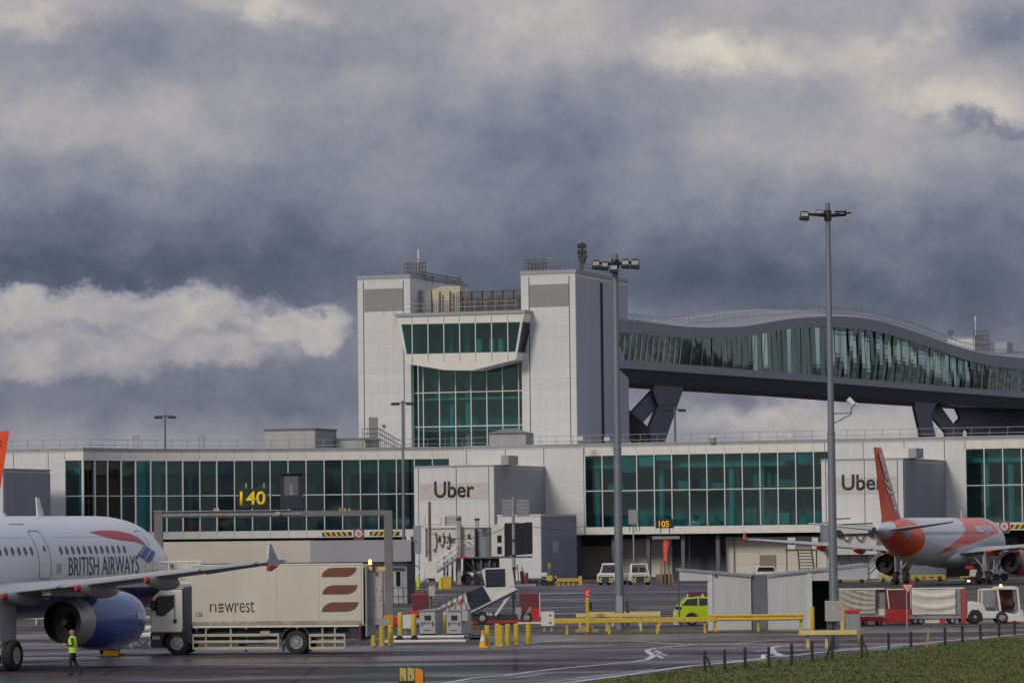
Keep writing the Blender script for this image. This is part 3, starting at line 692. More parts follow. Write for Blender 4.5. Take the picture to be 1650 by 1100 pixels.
an = MB().tube((FT.U(678, 5), 5, FT.Z(678, 447, 5)), (FT.U(678, 5), 5, FT.Z(678, 416, 5)), .06, n=6).tube((FT.U(678, 5), 5, FT.Z(678, 416, 5)), (FT.U(678, 5), 5, FT.Z(678, 402, 5)), .13, .10, n=8); an.build('antenna', m_offwhite, tw)
# access door with steps on the left block
MB().box(FT.U(595.5), FT.U(610), -.03, .02, FT.Z(600, 706), FT.Z(600, 672)).build('door', mat('door_grey', (.22, .21, .20)), tw)
MB().box(FT.U(618), FT.U(622), -.15, .0, FT.Z(620, 688), FT.Z(620, 684)).build('wall_lamp', m_dkgrey, tw)
tw_info = (zt_l, zt_r, D)
# floodlight cluster on the tower roof
FL_ = FT.p(FT.U(943, 6), 6, zt_r+.4)
fm = thing('floodlight_mast', 'short dark mast with stacked floodlights on the tower roof', 'light', FL_, -FT.th)
zb_, zt_ = 0.0, FT.Z(943, 390, 6)-zt_r-.4
MB().tube((0, 0, 0), (0, 0, zt_), .10, n=8).tube((-.3, 0, 0), (-.12, 0, 2.2), .05, n=5).build('pole', m_blackm, fm)
for r, zz in enumerate((zt_-.45, zt_-1.15)):
    for c in range(3): MB().box(-.5+c*.34, -.20+c*.34, -.35, .05, zz-.26, zz+.28).build('floodlight', m_blackm, fm, bevel=.04)
MB().prism([(-.52, zt_-1.5), (.52, zt_-1.5), (.2, zt_-2.4), (-.2, zt_-2.4)], -.25, .25).build('bracket', m_blackm, fm)

# ================================================================== BRIDGE
FB = Fr(1012, 425, -62)
def ip(tab, px):
    for (a, b), (c, d) in zip(tab, tab[1:]):
        if a <= px <= c: return b+(d-b)*(px-a)/(c-a)
    return tab[0][1] if px < tab[0][0] else tab[-1][1]
def smooth_tab(tab):
    out = []
    for px in range(985, 1721, 5):
        out.append((px, sum(ip(tab, px+k*6) for k in range(-4, 5))/9))
    return out
T_top = smooth_tab([(1000, 513.5), (1014, 515), (1060, 521), (1104, 526.6), (1149, 528.5), (1190, 527.5), (1217, 524.5), (1250, 518), (1274, 514), (1320, 510.5), (1365, 509.5), (1411, 514), (1456, 527), (1502, 543), (1547, 559.5), (1593, 571), (1650, 577), (1720, 582)])
T_gt = smooth_tab([(1000, 534.5), (1014, 536), (1104, 545), (1172, 546), (1229, 540), (1263, 531), (1329, 527), (1365, 528.5), (1411, 533), (1456, 544), (1502, 559.5), (1547, 577), (1593, 589), (1650, 596), (1720, 602)])
T_gb = smooth_tab([(1000, 580), (1014, 581), (1104, 587), (1172, 592.5), (1329, 605.5), (1456, 616), (1547, 624), (1650, 632), (1720, 637)])
T_lf = smooth_tab([(1000, 592.5), (1014, 593.6), (1329, 616), (1502, 630), (1650, 641), (1720, 646)])
T_so = smooth_tab([(1000, 615), (1014, 615.7), (1097, 621), (1329, 635.7), (1477, 647), (1650, 658), (1720, 662)])
br = thing_fr('footbridge', 'long elevated enclosed footbridge with wavy grey roof and green glazing on raked legs', 'bridge', FB)
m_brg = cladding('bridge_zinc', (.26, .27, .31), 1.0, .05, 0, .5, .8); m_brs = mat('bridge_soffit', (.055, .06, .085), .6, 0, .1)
uB0_, uB1_ = FB.U(990), FB.U(1720)
def zpx(tab, px): return FB.Z(px, ip(tab, px))
us = []; 
for px in range(990, 1721, 10): us.append((FB.U(px), px))
mb = MB(); WB = 9.0
def strip_solid(ta, tb, va, vb_, thick):
    rings = []
    for u, px in us:
        a, b = zpx(ta, px), zpx(tb, px)
        rings.append([(u, va, a), (u, va, b), (u, vb_, b), (u, vb_, a)])
    return MB().loft(rings)
rings = []
for u, px in us:
    a, b = zpx(T_top, px), zpx(T_gt, px)
    c = zpx(T_top, px+18)+.5
    rings.append([(u, 0, b), (u, -.05, a), (u, .5, a+.25), (u, WB*.5, (a+c)/2+.5), (u, WB-.5, c+.6), (u, WB, c+.2), (u, WB, b+.6), (u, .6, b)])
MB().loft(rings).build('roof', m_brg, br, smooth=35)
strip_solid(T_gb, T_lf, 0, WB, 0).build('floor_band', m_brg, br, smooth=35)
rings = []
for u, px in us:
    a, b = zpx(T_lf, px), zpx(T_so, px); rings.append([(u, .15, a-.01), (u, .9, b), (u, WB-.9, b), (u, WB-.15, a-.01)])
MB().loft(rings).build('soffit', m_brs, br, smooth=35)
rings = []
for u, px in us: a, b = zpx(T_gt, px), zpx(T_gb, px); rings.append([(u, WB-.6, b+.01), (u, WB-.6, a+.5), (u, WB-.5, a+.5), (u, WB-.5, b+.01)])
MB().loft(rings).build('far_wall', mat('bridge_inner', (.07, .09, .095), .6, 0, .2, .4), br)
m_bg = glass('bridge_glass', (.24, .50, .50), .03, (.48, .64, .57), 4.2)
rb = random.Random(11); step = 1.5; npan = int((uB1_-uB0_)/step)
tab_u = [(u, px) for u, px in us]
def px_of(u):
    for (a, b), (c, d) in zip(tab_u, tab_u[1:]):
        if a <= u <= c: return b+(d-b)*(u-a)/(c-a)
    return tab_u[-1][1]
def tilt0(px):          # how far the facade leans back, in degrees
    return ip([(990, -8), (1075, -7), (1115, -1.5), (1150, 2.6), (1320, 3.0), (1400, 2.4), (1530, 2.2), (1575, -3), (1620, -8), (1720, -9)], px)
for k in range(min(npan, 100)):
    ua, ub = uB0_+k*step+.04, uB0_+(k+1)*step-.04; pa, pb = px_of(ua), px_of(ub); j = rb.gauss(0, .9); yaw = rb.gauss(0, .5)
    rows = []; NS = 12
    za0, za1 = zpx(T_gb, pa), zpx(T_gt, pa); zb0, zb1 = zpx(T_gb, pb), zpx(T_gt, pb)
    v = 0.0; prof = []
    for s in range(NS+1):
        t = s/NS; pm = (pa+pb)/2
        if s == 0:      # where, up the height of this pane, the glass stops tipping back
            cut = ip([(990, 1.5), (1050, 1.35), (1110, .75), (1190, .05), (1300, -.25), (1345, .10), (1400, .34), (1470, .45), (1530, .2), (1580, .35), (1610, 1.2), (1720, 1.6)], pm)+rb.gauss(0, .13)
            topc = ip([(990, 9), (1330, 9), (1350, .95), (1420, .84), (1480, .80), (1530, .86), (1575, 1.1), (1600, 9)], pm)+rb.gauss(0, .06)
        if pm < 1200: kk = t > cut if pm > 1100 else (t > cut)
        else: kk = t > cut
        ti = (2.1 if (kk and t < topc) else -8.5)+j*.5
        prof.append(v); v += math.tan(math.radians(ti))*(za1-za0)/NS
    off_ = sum(prof)/len(prof)
    vv = []
    for s in range(NS+1):
        t = s/NS; w_ = .22+prof[s]-off_
        vv += [(ua, w_-math.radians(yaw)*step/2, lerp(za0, za1, t)), (ub, w_+math.radians(yaw)*step/2, lerp(zb0, zb1, t))]
    fsx = [(2*s, 2*s+1, 2*s+3, 2*s+2) for s in range(NS)]
    MB().add(vv, fsx).build('window', m_bg, br, smooth=180)
mull = None
for k in range(0, min(npan, 100)):
    u = uB0_+k*step; px = px_of(u)
    if k % 2 and px > 1100: continue
    MB().bar((u+.5, .05, zpx(T_gt, px)), (u-.3, .05, zpx(T_gb, px)), .07).build('mullion', m_trim if (px < 1110 or px > 1580) else m_grey, br)
# rail on the far and near roof edges
def rail_top(tab, vr, h, n):
    prev = None; mb = MB()
    for k in range(n):
        px = 1000+(1700-1000)*k/(n-1); u = FB.U(px, vr); py = ip(tab, px); z = FB.Z(px, py, vr); zl = z-h
        mb.tube((u, vr, zl), (u, vr, z), .03, n=4)
        if prev:
            mb.tube(prev, (u, vr, z), .035, n=4); mb.tube((prev[0], prev[1], prev[2]-h*.5), (u, vr, z-h*.5), .03, n=4)
        prev = (u, vr, z)
    mb.build('roof_railing', m_grey, br)
rail_top([(1000, 504), (1014, 505), (1060, 510), (1100, 511), (1140, 506), (1180, 501), (1217, 498), (1260, 495.5), (1310, 494), (1365, 497), (1411, 503), (1456, 514), (1502, 530), (1547, 548), (1593, 560), (1650, 567), (1700, 572)], 4.0, 1.5, 100)
rail_top([(1000, 506), (1060, 513), (1104, 516), (1150, 511), (1200, 504), (1260, 499), (1310, 497), (1365, 499.5), (1411, 505), (1456, 516), (1502, 532), (1547, 550), (1593, 562), (1650, 568), (1700, 573)], 1.6, 1.1, 150)
# ribbed roof access frame seen along the crest
mb = MB()
for k in range(74):
    px = 1040+k*4.0; u = FB.U(px, 2.8); z = FB.Z(px, ip([(1030, 509), (1060, 513), (1100, 513), (1140, 508), (1217, 500), (1270, 497), (1340, 497)], px), 2.8)
    mb.tube((u, 2.8, z-1.2), (u+.1, 2.8, z), .045, n=4)
mb.build('roof_walkway', m_grey, br)
# raked legs
m_leg = mat('leg_steel', (.085, .09, .125), .5, .1, .12)
def leg(pts, w, v, name='leg'):
    for a, b in zip(pts, pts[1:]):
        (u0, z0), (u1, z1) = FB.uz(*a, v), FB.uz(*b, v); d = Vector((u1-u0, z1-z0)).normalized(); nn = Vector((-d.y, d.x))*w/2
        e = d*.35
        MB().prism([(u0-e.x+nn.x, z0-e.y+nn.y), (u1+e.x+nn.x, z1+e.y+nn.y), (u1+e.x-nn.x, z1+e.y-nn.y), (u0-e.x-nn.x, z0-e.y-nn.y)], v, v+1.6).build(name, m_leg, br)
def legpoly(pts, v0, v1, name='leg'):
    v1 = min(v1, v0+.42)      # built up from steel plate
    MB().prism([FB.uz(*q, v0) for q in pts], v0, v1).build(name, m_leg, br)
legpoly([(1054, 612), (1099, 616), (1100, 631), (1090, 652), (1060, 652), (1053, 632)], 1.0, 4.0, 'leg_head')
legpoly([(1064, 646), (1080, 625), (1100, 630), (1068, 722), (1050, 722), (1046.5, 690)], 1.1, 3.4)
legpoly([(1053, 628), (1068, 640), (1065, 649), (1036, 680.5), (1018, 665)], 1.4, 3.6)
legpoly([(1003, 650), (1015, 661), (1047, 690), (1058, 716), (1046, 720), (1003, 681)], 3.7, 5.5)
legpoly([(1003, 683), (1014, 680), (1052, 722), (1034, 722), (1003, 697)], 6.0, 7.5)
legpoly([(1475, 640), (1513, 643), (1500, 668), (1512.5, 722), (1489, 722), (1474, 656)], .9, 3.0)
legpoly([(1500, 650), (1512, 648.5), (1538, 684.5), (1551, 698), (1556, 722), (1527, 722), (1524.5, 697), (1499.5, 668.5)], 3.3, 5.0)
legpoly([(1512, 640), (1600, 640), (1598, 656), (1540, 655.5), (1512, 648.5)], 1.0, 4.0, 'leg_head')
legpoly([(1540, 655), (1602, 650), (1592, 722), (1561.5, 722), (1562, 696), (1556, 689), (1551, 697.5), (1538, 684.5), (1548, 673)], 5.2, 7.0)
# landing block at the far end of the bridge
ft = thing_fr('far_landing_block', 'shade-darkened landing block under the far end of the footbridge', 'building', FB)
MB().box(FB.U(1662, 1.2), FB.U(1790, 1.2), 1.2, WB-1.2, 0, FB.Z(1600, 656, 1.2)).build('wall', mat('far_block_shade', (.085, .085, .12), .6), ft)  # shadow under the bridge put into the block's dark colour
pr_ = Fr(1532, 585, 20)
zr0 = pr_.Z(1560, 573); 
rp = thing('roof_plant_room', 'cream plant room with ladder cage on the far roof behind the bridge', 'building', (pr_.o.x, pr_.o.y, 0), -pr_.th)
z1_ = pr_.Z(1550, 545)
MB().box(0, pr_.U(1577), 0, 5, zr0-3, z1_).build('wall', m_white, rp)
MB().box(pr_.U(1577)+.003, pr_.U(1625), .8, 5, zr0-3, pr_.Z(1600, 551)).build('grey_annex', m_tshade_grey, rp)
MB().box(-.1, pr_.U(1577)+.1, -.1, 5, z1_+.002, z1_+.3).build('roof_edge', m_grey, rp)
mb = MB(); u0, u1 = pr_.U(1576), pr_.U(1599)
for vv in (-1.3, -.2):
    for k in range(6): mb.tube((lerp(u0, u1, k/5), vv, zr0-1), (lerp(u0, u1, k/5), vv, pr_.Z(1590, 533)), .06, n=4)
    for k in range(6): z = lerp(zr0, pr_.Z(1590, 533), k/5); mb.tube((u0, vv, z), (u1, vv, z), .06, n=4)
mb.build('ladder_cage', m_dkgrey, rp)
MB().tube((pr_.U(1572), 2, z1_), (pr_.U(1572), 2, pr_.Z(1572, 512)), .07, n=6).tube((pr_.U(1572), 2, pr_.Z(1572, 518)), (pr_.U(1572), 2, pr_.Z(1572, 508)), .14, n=8).build('antenna', m_offwhite, rp)
MB().tube((.1, 2, z1_), (.1, 2, pr_.Z(1532, 531)), .10, n=6).box(-.35, .45, 1.7, 2.3, pr_.Z(1532, 538), pr_.Z(1532, 532)).build('roof_lamp', m_dkgrey, rp)
mb = MB()
for k in range(22): u = pr_.U(1605+k*3.6); mb.tube((u, .2, zr0-1.5), (u, .2, pr_.Z(1640, 566)), .09, n=4)
mb.build('roof_fence', m_dkgrey, rp)
MB().box(pr_.U(1590), pr_.U(1760), .3, 6, 0, zr0-1.2).build('lower_wall', mat('far_block_shade', (.085, .085, .12)), rp)
MB().box(pr_.U(1530)-.02, pr_.U(1590)-.003, .3, 5, zr0-4.5, zr0-3.003).build('roof_deck', mat('far_block_shade', (.085, .085, .12)), rp)

# ================================================================== ROOF FURNITURE OF THE PIER
def roof_box(px0, px1, py0, py1, Y, th, label, name='roof_plant_box', depth=5, side=None, pitched=False, cap=True):
    fr = Fr(px0, Y, th); t = thing('roof_plant_box', label, 'roof plant', (fr.o.x, fr.o.y, ZR+.12), -fr.th)
    u1 = fr.U(side or px1); z1 = fr.Z(px0, py0)-ZR-.12
    MB().box(0, u1, 0, depth, 0, z1).build('front_wall', cladding('plant_box_cladding', (.36, .36, .36), .6, .03, 0, .55, .85), t)
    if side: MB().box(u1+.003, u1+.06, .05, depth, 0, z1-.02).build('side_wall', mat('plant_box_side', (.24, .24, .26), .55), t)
    if pitched:
        e = .25; h = .55
        MB().add([(-e, -e, z1), (u1+e, -e, z1), (u1+e, depth, z1), (-e, depth, z1), (u1*.35, depth*.4, z1+h), (u1*.65, depth*.4, z1+h)], [(0, 1, 5, 4), (1, 2, 5), (2, 3, 4, 5), (3, 0, 4), (0, 3, 2, 1)]).build('roof', m_galv, t)
    elif cap: MB().box(-.1, u1+.16, -.1, depth, z1+.002, z1+.2).build('roof', m_dkgrey, t)
    return t
roof_box(428, 541, 694, 724, 410, 20, 'wide grey plant box with dark flat roof left of the tower', side=508, depth=6)
roof_box(542, 590, 709, 724, 413, 20, 'low grey plant box beside the tower steps', depth=4)
roof_box(790, 877, 698, 721, 402.5, 12, 'grey plant box with pitched roof in front of the tower glazing', side=848, depth=4, pitched=True)
# steps to the tower door
fs_ = Fr(586, 411, 10); st = thing('roof_steps', 'dark steel steps with handrails leading up to the tower door', 'steps', (fs_.o.x, fs_.o.y, ZR+.12), -fs_.th)
zl = fs_.Z(600, 706)-ZR-.12; ua, ub, uc = 0, fs_.U(610), fs_.U(644)
MB().box(ua, ub, 0, 1.2, zl-.12, zl).build('landing', m_dkgrey, st)
for k in range(7): MB().box(lerp(ub, uc, k/7)+.003, lerp(ub, uc, (k+1)/7), 0, 1.1, max(.01, zl*(1-(k+1)/8)-.05), zl*(1-(k+1)/8)+.02).build('tread', m_dkgrey, st)
mb = MB()
for v in (0, 1.15):
    for h in (.55, 1.1): mb.path([(ua, v, zl+h), (ub, v, zl+h), (uc, v, h*.9)], .035, 5)
    for k in range(4): mb.tube((lerp(ua, ub, k/3), v, 0), (lerp(ua, ub, k/3), v, zl+1.1), .04, n=4)
    for k in range(1, 5): mb.tube((lerp(ub, uc, k/5), v, 0), (lerp(ub, uc, k/5), v, zl*(1-k/5)+1.05), .03, n=4)
mb.build('handrail', m_dkgrey, st)
# small roof pieces
def vent(px, py0, py1, Y, lb):
    q = W(px, py1, Y); t = thing('roof_vent', lb, 'vent', (q.x, Y, ZR+.12)); h = W(px, py0, Y).z-ZR-.12
    MB().tube((0, 0, 0), (0, 0, h*.8), .36, n=14).build('body', m_galv, t, smooth=50); MB().tube((0, 0, h*.8+.003), (0, 0, h), .44, .2, n=14).build('cap', m_offwhite, t, smooth=50)
vent(1149, 702, 714, 394, 'shiny round roof vent standing right of the bridge legs')
for px, Y, lb in ((219, 405, 'small ladder hoop on the pier roof left of the roof lamp'), (325, 409, 'small ladder hoop on the pier roof between lamp and plant box')):
    q = W(px, 720, Y); t = thing('ladder_hoop', lb, 'ladder', (q.x, Y, ZR+.12), 0, 'ladder hoops on the pier roof'); mb = MB()
    for u in (-.28, .28): mb.tube((u, 0, 0), (u, 0, 1.7), .05, n=5)
    for k in range(5): mb.tube((-.28, 0, .2+k*.36), (.28, 0, .2+k*.36), .035, n=5)
    mb.build('ladder', m_grey, t); MB().box(-.35, .35, -.1, .3, 1.5, 1.75).build('hoop', m_grey, t)
for px, h, lb in ((935, .9, 'pale box unit on the roof near the tower corner'), (978, .8, 'small pale box on the roof below the tower side'), (1218, .7, 'thin bracket unit on the roof right of the vent'), (1272, .95, 'camera bracket on the pier roof near the tall mast')):
    Y = 396; q = W(px, 715, Y); t = thing('roof_unit', lb, 'roof unit', (q.x, Y, ZR+.12), 0, 'small units along the pier roof')
    MB().box(-.3, .3, 0, .5, h*.5, h).build('casing', m_offwhite, t, bevel=.03); MB().tube((-.2, .2, 0), (-.2, .2, h*.5), .04, n=5).tube((.2, .2, 0), (.2, .2, h*.5), .04, n=5).build('feet', m_grey, t)
# ================================================================== AIRLINERS
def crom(tab, x):
    """smooth interpolation of rows (x, a, b, c)"""
    n = len(tab)
    if x <= tab[0][0]: return tab[0][1:]
    if x >= tab[-1][0]: return tab[-1][1:]
    for i in range(n-1):
        if tab[i][0] <= x <= tab[i+1][0]: break
    x0, x1 = tab[i][0], tab[i+1][0]; h = x1-x0; t = (x-x0)/h
    def sl(k):
        if k == 0 or k == n-1:
            a, b = (0, 1) if k == 0 else (n-2, n-1); return [(tab[b][j]-tab[a][j])/(tab[b][0]-tab[a][0]) for j in range(1, 4)]
        r = []
        for j in range(1, 4):
            a = (tab[k][j]-tab[k-1][j])/(tab[k][0]-tab[k-1][0]); b = (tab[k+1][j]-tab[k][j])/(tab[k+1][0]-tab[k][0])
            r.append(0 if a*b <= 0 else 2*a*b/(a+b))
        return r
    m0, m1 = sl(i), sl(i+1)
    return [(2*t**3-3*t**2+1)*tab[i][j]+(t**3-2*t**2+t)*h*m0[j-1]+(-2*t**3+3*t**2)*tab[i+1][j]+(t**3-t**2)*h*m1[j-1] for j in range(1, 4)]
ZC = 3.80
def fus_table(Lf):
    nose = [(0, .12, -.45, -.72), (.12, .32, -.22, -.90), (.4, .62, .06, -1.16), (1.0, 1.04, .46, -1.52), (1.8, 1.38, .86, -1.78), (2.7, 1.62, 1.42, -1.93), (3.6, 1.78, 1.78, -2.0), (4.8, 1.91, 1.98, -2.05), (6.3, 1.97, 2.07, -2.07)]
    tail = [(13, 1.97, 2.07, -2.07), (10.5, 1.93, 2.07, -1.78), (8, 1.72, 2.05, -1.28), (6, 1.42, 2.0, -.72), (4, 1.06, 1.86, -.10), (2.2, .72, 1.66, .42), (1, .48, 1.46, .72), (.25, .34, 1.28, .86), (0, .28, 1.2, .92)]
    return nose+[(Lf-e, a, b, c) for e, a, b, c in tail]
def node_mask_and(t, *a):
    r = a[0]
    for q in a[1:]: r = mth(t, 'MULTIPLY', r, q)
    return r
def livery(name, base, rules, rough=.28):
    m = bpy.data.materials.new(name); m.use_nodes = True; t = m.node_tree; b = t.nodes['Principled BSDF']
    tc = N(t, 'ShaderNodeTexCoord'); sp = N(t, 'ShaderNodeSeparateXYZ'); t.links.new(tc.outputs['Object'], sp.inputs[0])
    y, z = sp.outputs[1], sp.outputs[2]
    n1 = noise(t, vmul(t, tc.outputs['Object'], (1, .5, 1.5)), .8, 5.0)
    cur = ramp(t, n1, [(.3, tuple(c*.94 for c in base)), (.7, base)])
    for col, fn in rules:
        mk = fn(t, y, z); mx = N(t, 'ShaderNodeMix', data_type='RGBA'); t.links.new(mk, mx.inputs[0]); t.links.new(cur, mx.inputs[6]); mx.inputs[7].default_value = (*col, 1); cur = mx.outputs[2]
    # faint skin panel lines
    fr = mth(t, 'FRACT', mth(t, 'DIVIDE', y, 2.67)); ln = mth(t, 'LESS_THAN', fr, .008)
    mx = N(t, 'ShaderNodeMix', data_type='RGBA', blend_type='MULTIPLY'); t.links.new(mth(t, 'MULTIPLY', ln, .35), mx.inputs[0]); t.links.new(cur, mx.inputs[6]); mx.inputs[7].default_value = (.3, .3, .32, 1)
    t.links.new(mx.outputs[2], b.inputs['Base Color']); b.inputs['Roughness'].default_value = rough; b.inputs['Coat Weight'].default_value = .3; b.inputs['Coat Roughness'].default_value = .15
    return m
m_wing = mat('wing_grey', (.42, .44, .47), .35, .1, .06, .8); m_wingun = mat('wing_under', (.36, .37, .39), .4, 0, .08, .8)
m_tipred = mat('tip_red', (.48, .05, .04), .5); m_steelring = mat('exhaust_steel', (.44, .42, .42), .45, .4, .12, 2); m_noz = mat('nozzle_dark', (.014, .015, .02), .5, .2)
m_win = mat('cabin_window_dark', (.05, .055, .07), .12, 0, .1)
m_line = mat('door_line_grey', (.20, .21, .24), .5)
class Plane:
    def __init__(s, name, label, Lf, plug, loc, th, mats, group=None, tip=16.95):
        s.tip = tip; s.L, s.p, s.dm = Lf, plug, 17.71+plug; s.tab = fus_table(Lf)
        s.t = thing(name, label, 'airliner', loc, -math.radians(th), group); s.m = mats; s.make()
    def P(s, x, d, z): return (x, s.dm-d, z)
    def sec(s, d):
        hw, a, b = crom(s.tab, d); return hw, ZC+(a+b)/2, (a-b)/2
    def surf(s, d, z, sign=1, off_=0.0):
        hw, zc, hz = s.sec(d); q = max(-.999, min(.999, (z-zc)/hz)); c = math.sqrt(1-q*q)
        return Vector((sign*(hw*c+off_*(.3+.7*c)), s.dm-d, z+off_*q))
    def decal(s, polys, name, m, parent, sign=1, off_=.012, bm=None):
        b = bm or bmesh.new()
        if bm is None:
            for pl_ in polys: b.faces.new([b.verts.new((q[0], 0, q[1])) for q in pl_])
        xs = [v.co.x for v in b.verts]; zs = [v.co.z for v in b.verts]
        def cuts(lo, hi, st): 
            k = math.ceil(lo/st); r = []
            while k*st < hi: r.append(k*st); k += 1
            return r
        for c in cuts(min(xs), max(xs), .3): bmesh.ops.bisect_plane(b, geom=b.verts[:]+b.edges[:]+b.faces[:], plane_co=(c, 0, 0), plane_no=(1, 0, 0))
        for c in cuts(min(zs), max(zs), .12): bmesh.ops.bisect_plane(b, geom=b.verts[:]+b.edges[:]+b.faces[:], plane_co=(0, 0, c), plane_no=(0, 0, 1))
        for v in b.verts: v.co = s.surf(v.co.x, v.co.z, sign, off_)
        me = bpy.data.meshes.new(name); b.to_mesh(me); b.free(); me.materials.append(m)
        o = bpy.data.objects.new(name, me); COL.objects.link(o); o.parent = parent; return o
    def text(s, txt, d0, d1, z0, z1, m, parent, bold=0.0, shear=0.0):
        b = fit(text_bm(txt, bold), 0, 1, z0, z1)
        bmesh.ops.triangulate(b, faces=b.faces)
        for v in b.verts: v.co.x = d0+(d1-d0)*(v.co.x+shear*(v.co.z-z0))
        return s.decal(None, 'lettering', m, parent, bm=b)
    def frame(s, d0, d1, z0, z1, w, name, m, parent, r=.18):
        def rr(a, b, c, d, r):
            pts = []
            for cx, cz, st in ((b-r, d-r, 0), (a+r, d-r, 90), (a+r, c+r, 180), (b-r, c+r, 270)):
                for k in range(4): an = math.radians(st+30*k); pts.append((cx+r*math.cos(an), cz+r*math.sin(an)))
            return pts
        A, B = rr(d1, d0, z0, z1, r), rr(d1+w, d0-w, z0+w, z1-w, r-w*.6); n = len(A)
        return s.decal([[A[i], A[(i+1) % n], B[(i+1) % n], B[i]] for i in range(n)], name, m, parent)
    def make(s):
        t, L, p, P, dm = s.t, s.L, s.p, s.P, s.dm; mt = s.m
        ds = [0, .05, .12, .25, .4, .65, 1.0, 1.4, 1.8, 2.2, 2.7, 3.2, 3.7, 4.3, 5, 5.7, 6.3]+[6.3+(L-13-6.3)*k/22 for k in range(1, 23)]+[L-13+13*k/24 for k in range(1, 25)]
        rings = []
        for d in ds:
            hw, zc, hz = s.sec(d); rings.append([P(hw*math.sin(2*PI*i/48), d, zc+hz*math.cos(2*PI*i/48)) for i in range(48)])
        fus = MB().loft(rings).build('fuselage', mt['fus'], t, smooth=50); s.fus = fus
        hw, zc, hz = s.sec(L)
        MB().tube(P(0, L-.25, zc), P(0, L+.12, zc), .24, .2, 16).build('tail_exhaust', m_noz, fus)
        # belly fairing
        rings = []
        for k in range(15):
            a = k/14; d = 11.4+p+a*9.8; w_ = math.sin(PI*min(1, max(0, a)))**.45
            rings.append([P((1.6+.62*w_)*math.sin(2*PI*i/24)*(.25+.75*w_), d, 2.35+(.95*w_)*math.cos(2*PI*i/24)) for i in range(24)])
        MB().loft(rings).build('belly_fairing', mt['belly'], t, smooth=60)
        # wings
        def LE(q): return 11.7+p+.52*(q-1.98)
        def chord(q): return lerp(6.9, 4.05, (q-1.98)/4.42) if q < 6.4 else lerp(4.05, 1.55, (q-6.4)/10.5)
        def wz(q): return 2.72+.092*(q-1.98)
        s.LE, s.chord, s.wz = LE, chord, wz
        prof = [(0, 0), (.03, .32), (.12, .68), (.3, .95), (.5, .82), (.75, .45), (1, .03), (.75, -.12), (.5, -.42), (.3, -.62), (.12, -.52), (.03, -.28)]
        for sg in (1, -1):
            rings = []
            for q in (1.0, 1.98, 4.0, 6.4, 9, 12, 14.6, s.tip-.35, s.tip):
                c = chord(max(q, 1.98)); th_ = .11*c*(.6 if q > s.tip-.2 else 1)
                rings.append([P(sg*q, LE(q)+a*c, wz(q)+b*th_*.62+.015*c*(1-a)) for a, b in prof])
            w = MB().loft(rings).build('wing', mt['wing'], t, smooth=40)
            q = s.tip+.02; a0 = LE(q)+.15; z0 = wz(q)
            MB().prism([(dm-a0-.55, z0-.10), (dm-a0-1.45, z0-.12), (dm-a0-1.62, z0+.10), (dm-a0-1.50, z0+.66), (dm-a0-1.36, z0+.66)], sg*q-.04, sg*q+.04, 'x').build('wing_tip_fence', mt['fence'], w)
            MB().prism([(dm-a0-.7, z0-.13), (dm-a0-1.6, z0-.13), (dm-a0-1.55, z0-.32), (dm-a0-1.35, z0-.32)], sg*q-.05, sg*q+.05, 'x').build('lower_fence', m_tipred, w)
            for q, ln in ((4.6, 3.6), (7.7, 3.4), (10.9, 2.8)):
                te = LE(q)+chord(q); rr_ = []
                for k in range(13):
                    a = k/12; d = te-ln*.78+a*(ln+.1); r = .34*(math.sin(PI*min(.995, .02+a*.93))**.6)*(1-.35*a)
                    rr_.append([P(sg*q+r*.8*math.sin(2*PI*i/12), d, wz(q)-.30+.18*a+r*math.cos(2*PI*i/12)*1.15) for i in range(12)])
                fo = MB().loft(rr_[:-1]).build('flap_fairing', mt['fair'], w, smooth=60)
                MB().loft(rr_[-2:]).build('fairing_tip', mt['ftip'], fo, smooth=60)
            for qa, qb in ((2.3, 6.3), (6.5, 13.0), (13.1, s.tip-.6)):     # flap and aileron trailing edges
                mbx = MB()
                mbx.add([P(sg*qa, LE(qa)+chord(qa)*.80, wz(qa)+.02*chord(qa)+.09), P(sg*qb, LE(qb)+chord(qb)*.80, wz(qb)+.02*chord(qb)+.055), P(sg*qb, LE(qb)+chord(qb)*1.005, wz(qb)+.05), P(sg*qa, LE(qa)+chord(qa)*1.005, wz(qa)+.05),
                         P(sg*qa, LE(qa)+chord(qa)*.80, wz(qa)-.16), P(sg*qb, LE(qb)+chord(qb)*.80, wz(qb)-.09), P(sg*qb, LE(qb)+chord(qb)*1.005, wz(qb)-.01), P(sg*qa, LE(qa)+chord(qa)*1.005, wz(qa)-.02)],
                        [(0, 1, 2, 3), (4, 7, 6, 5), (0, 4, 5, 1), (1, 5, 6, 2), (2, 6, 7, 3), (3, 7, 4, 0)])
                mbx.build('flap' if qb < 13.05 else 'aileron', mt['flap'], w)
            # engine
            q = 5.75; d0 = 10.9+p+.35; ze = 1.80
            def rev(pr_, n=36): return [[P(sg*q+r*math.sin(2*PI*i/n), d0+d, ze+r*math.cos(2*PI*i/n)) for i in range(n)] for d, r in pr_]
            nac = MB().loft(rev([(.9, .80), (.3, .84), (.05, .90), (.0, .96), (.1, 1.03), (.5, 1.10), (1.2, 1.15), (2.1, 1.16), (3.0, 1.10), (3.8, 1.0), (4.25, .93)]), cap=False).build('engine', mt['nac'], t, smooth=60)
            MB().loft(rev([(4.252, .925), (4.6, .885), (5.0, .83), (5.25, .79)]), cap=False).build('exhaust_ring', mt['ring'], nac, smooth=40)
            MB().loft(rev([(5.252, .795), (5.255, .77), (4.6, .78)]), cap=False).build('exhaust_liner', m_noz, nac, smooth=40)
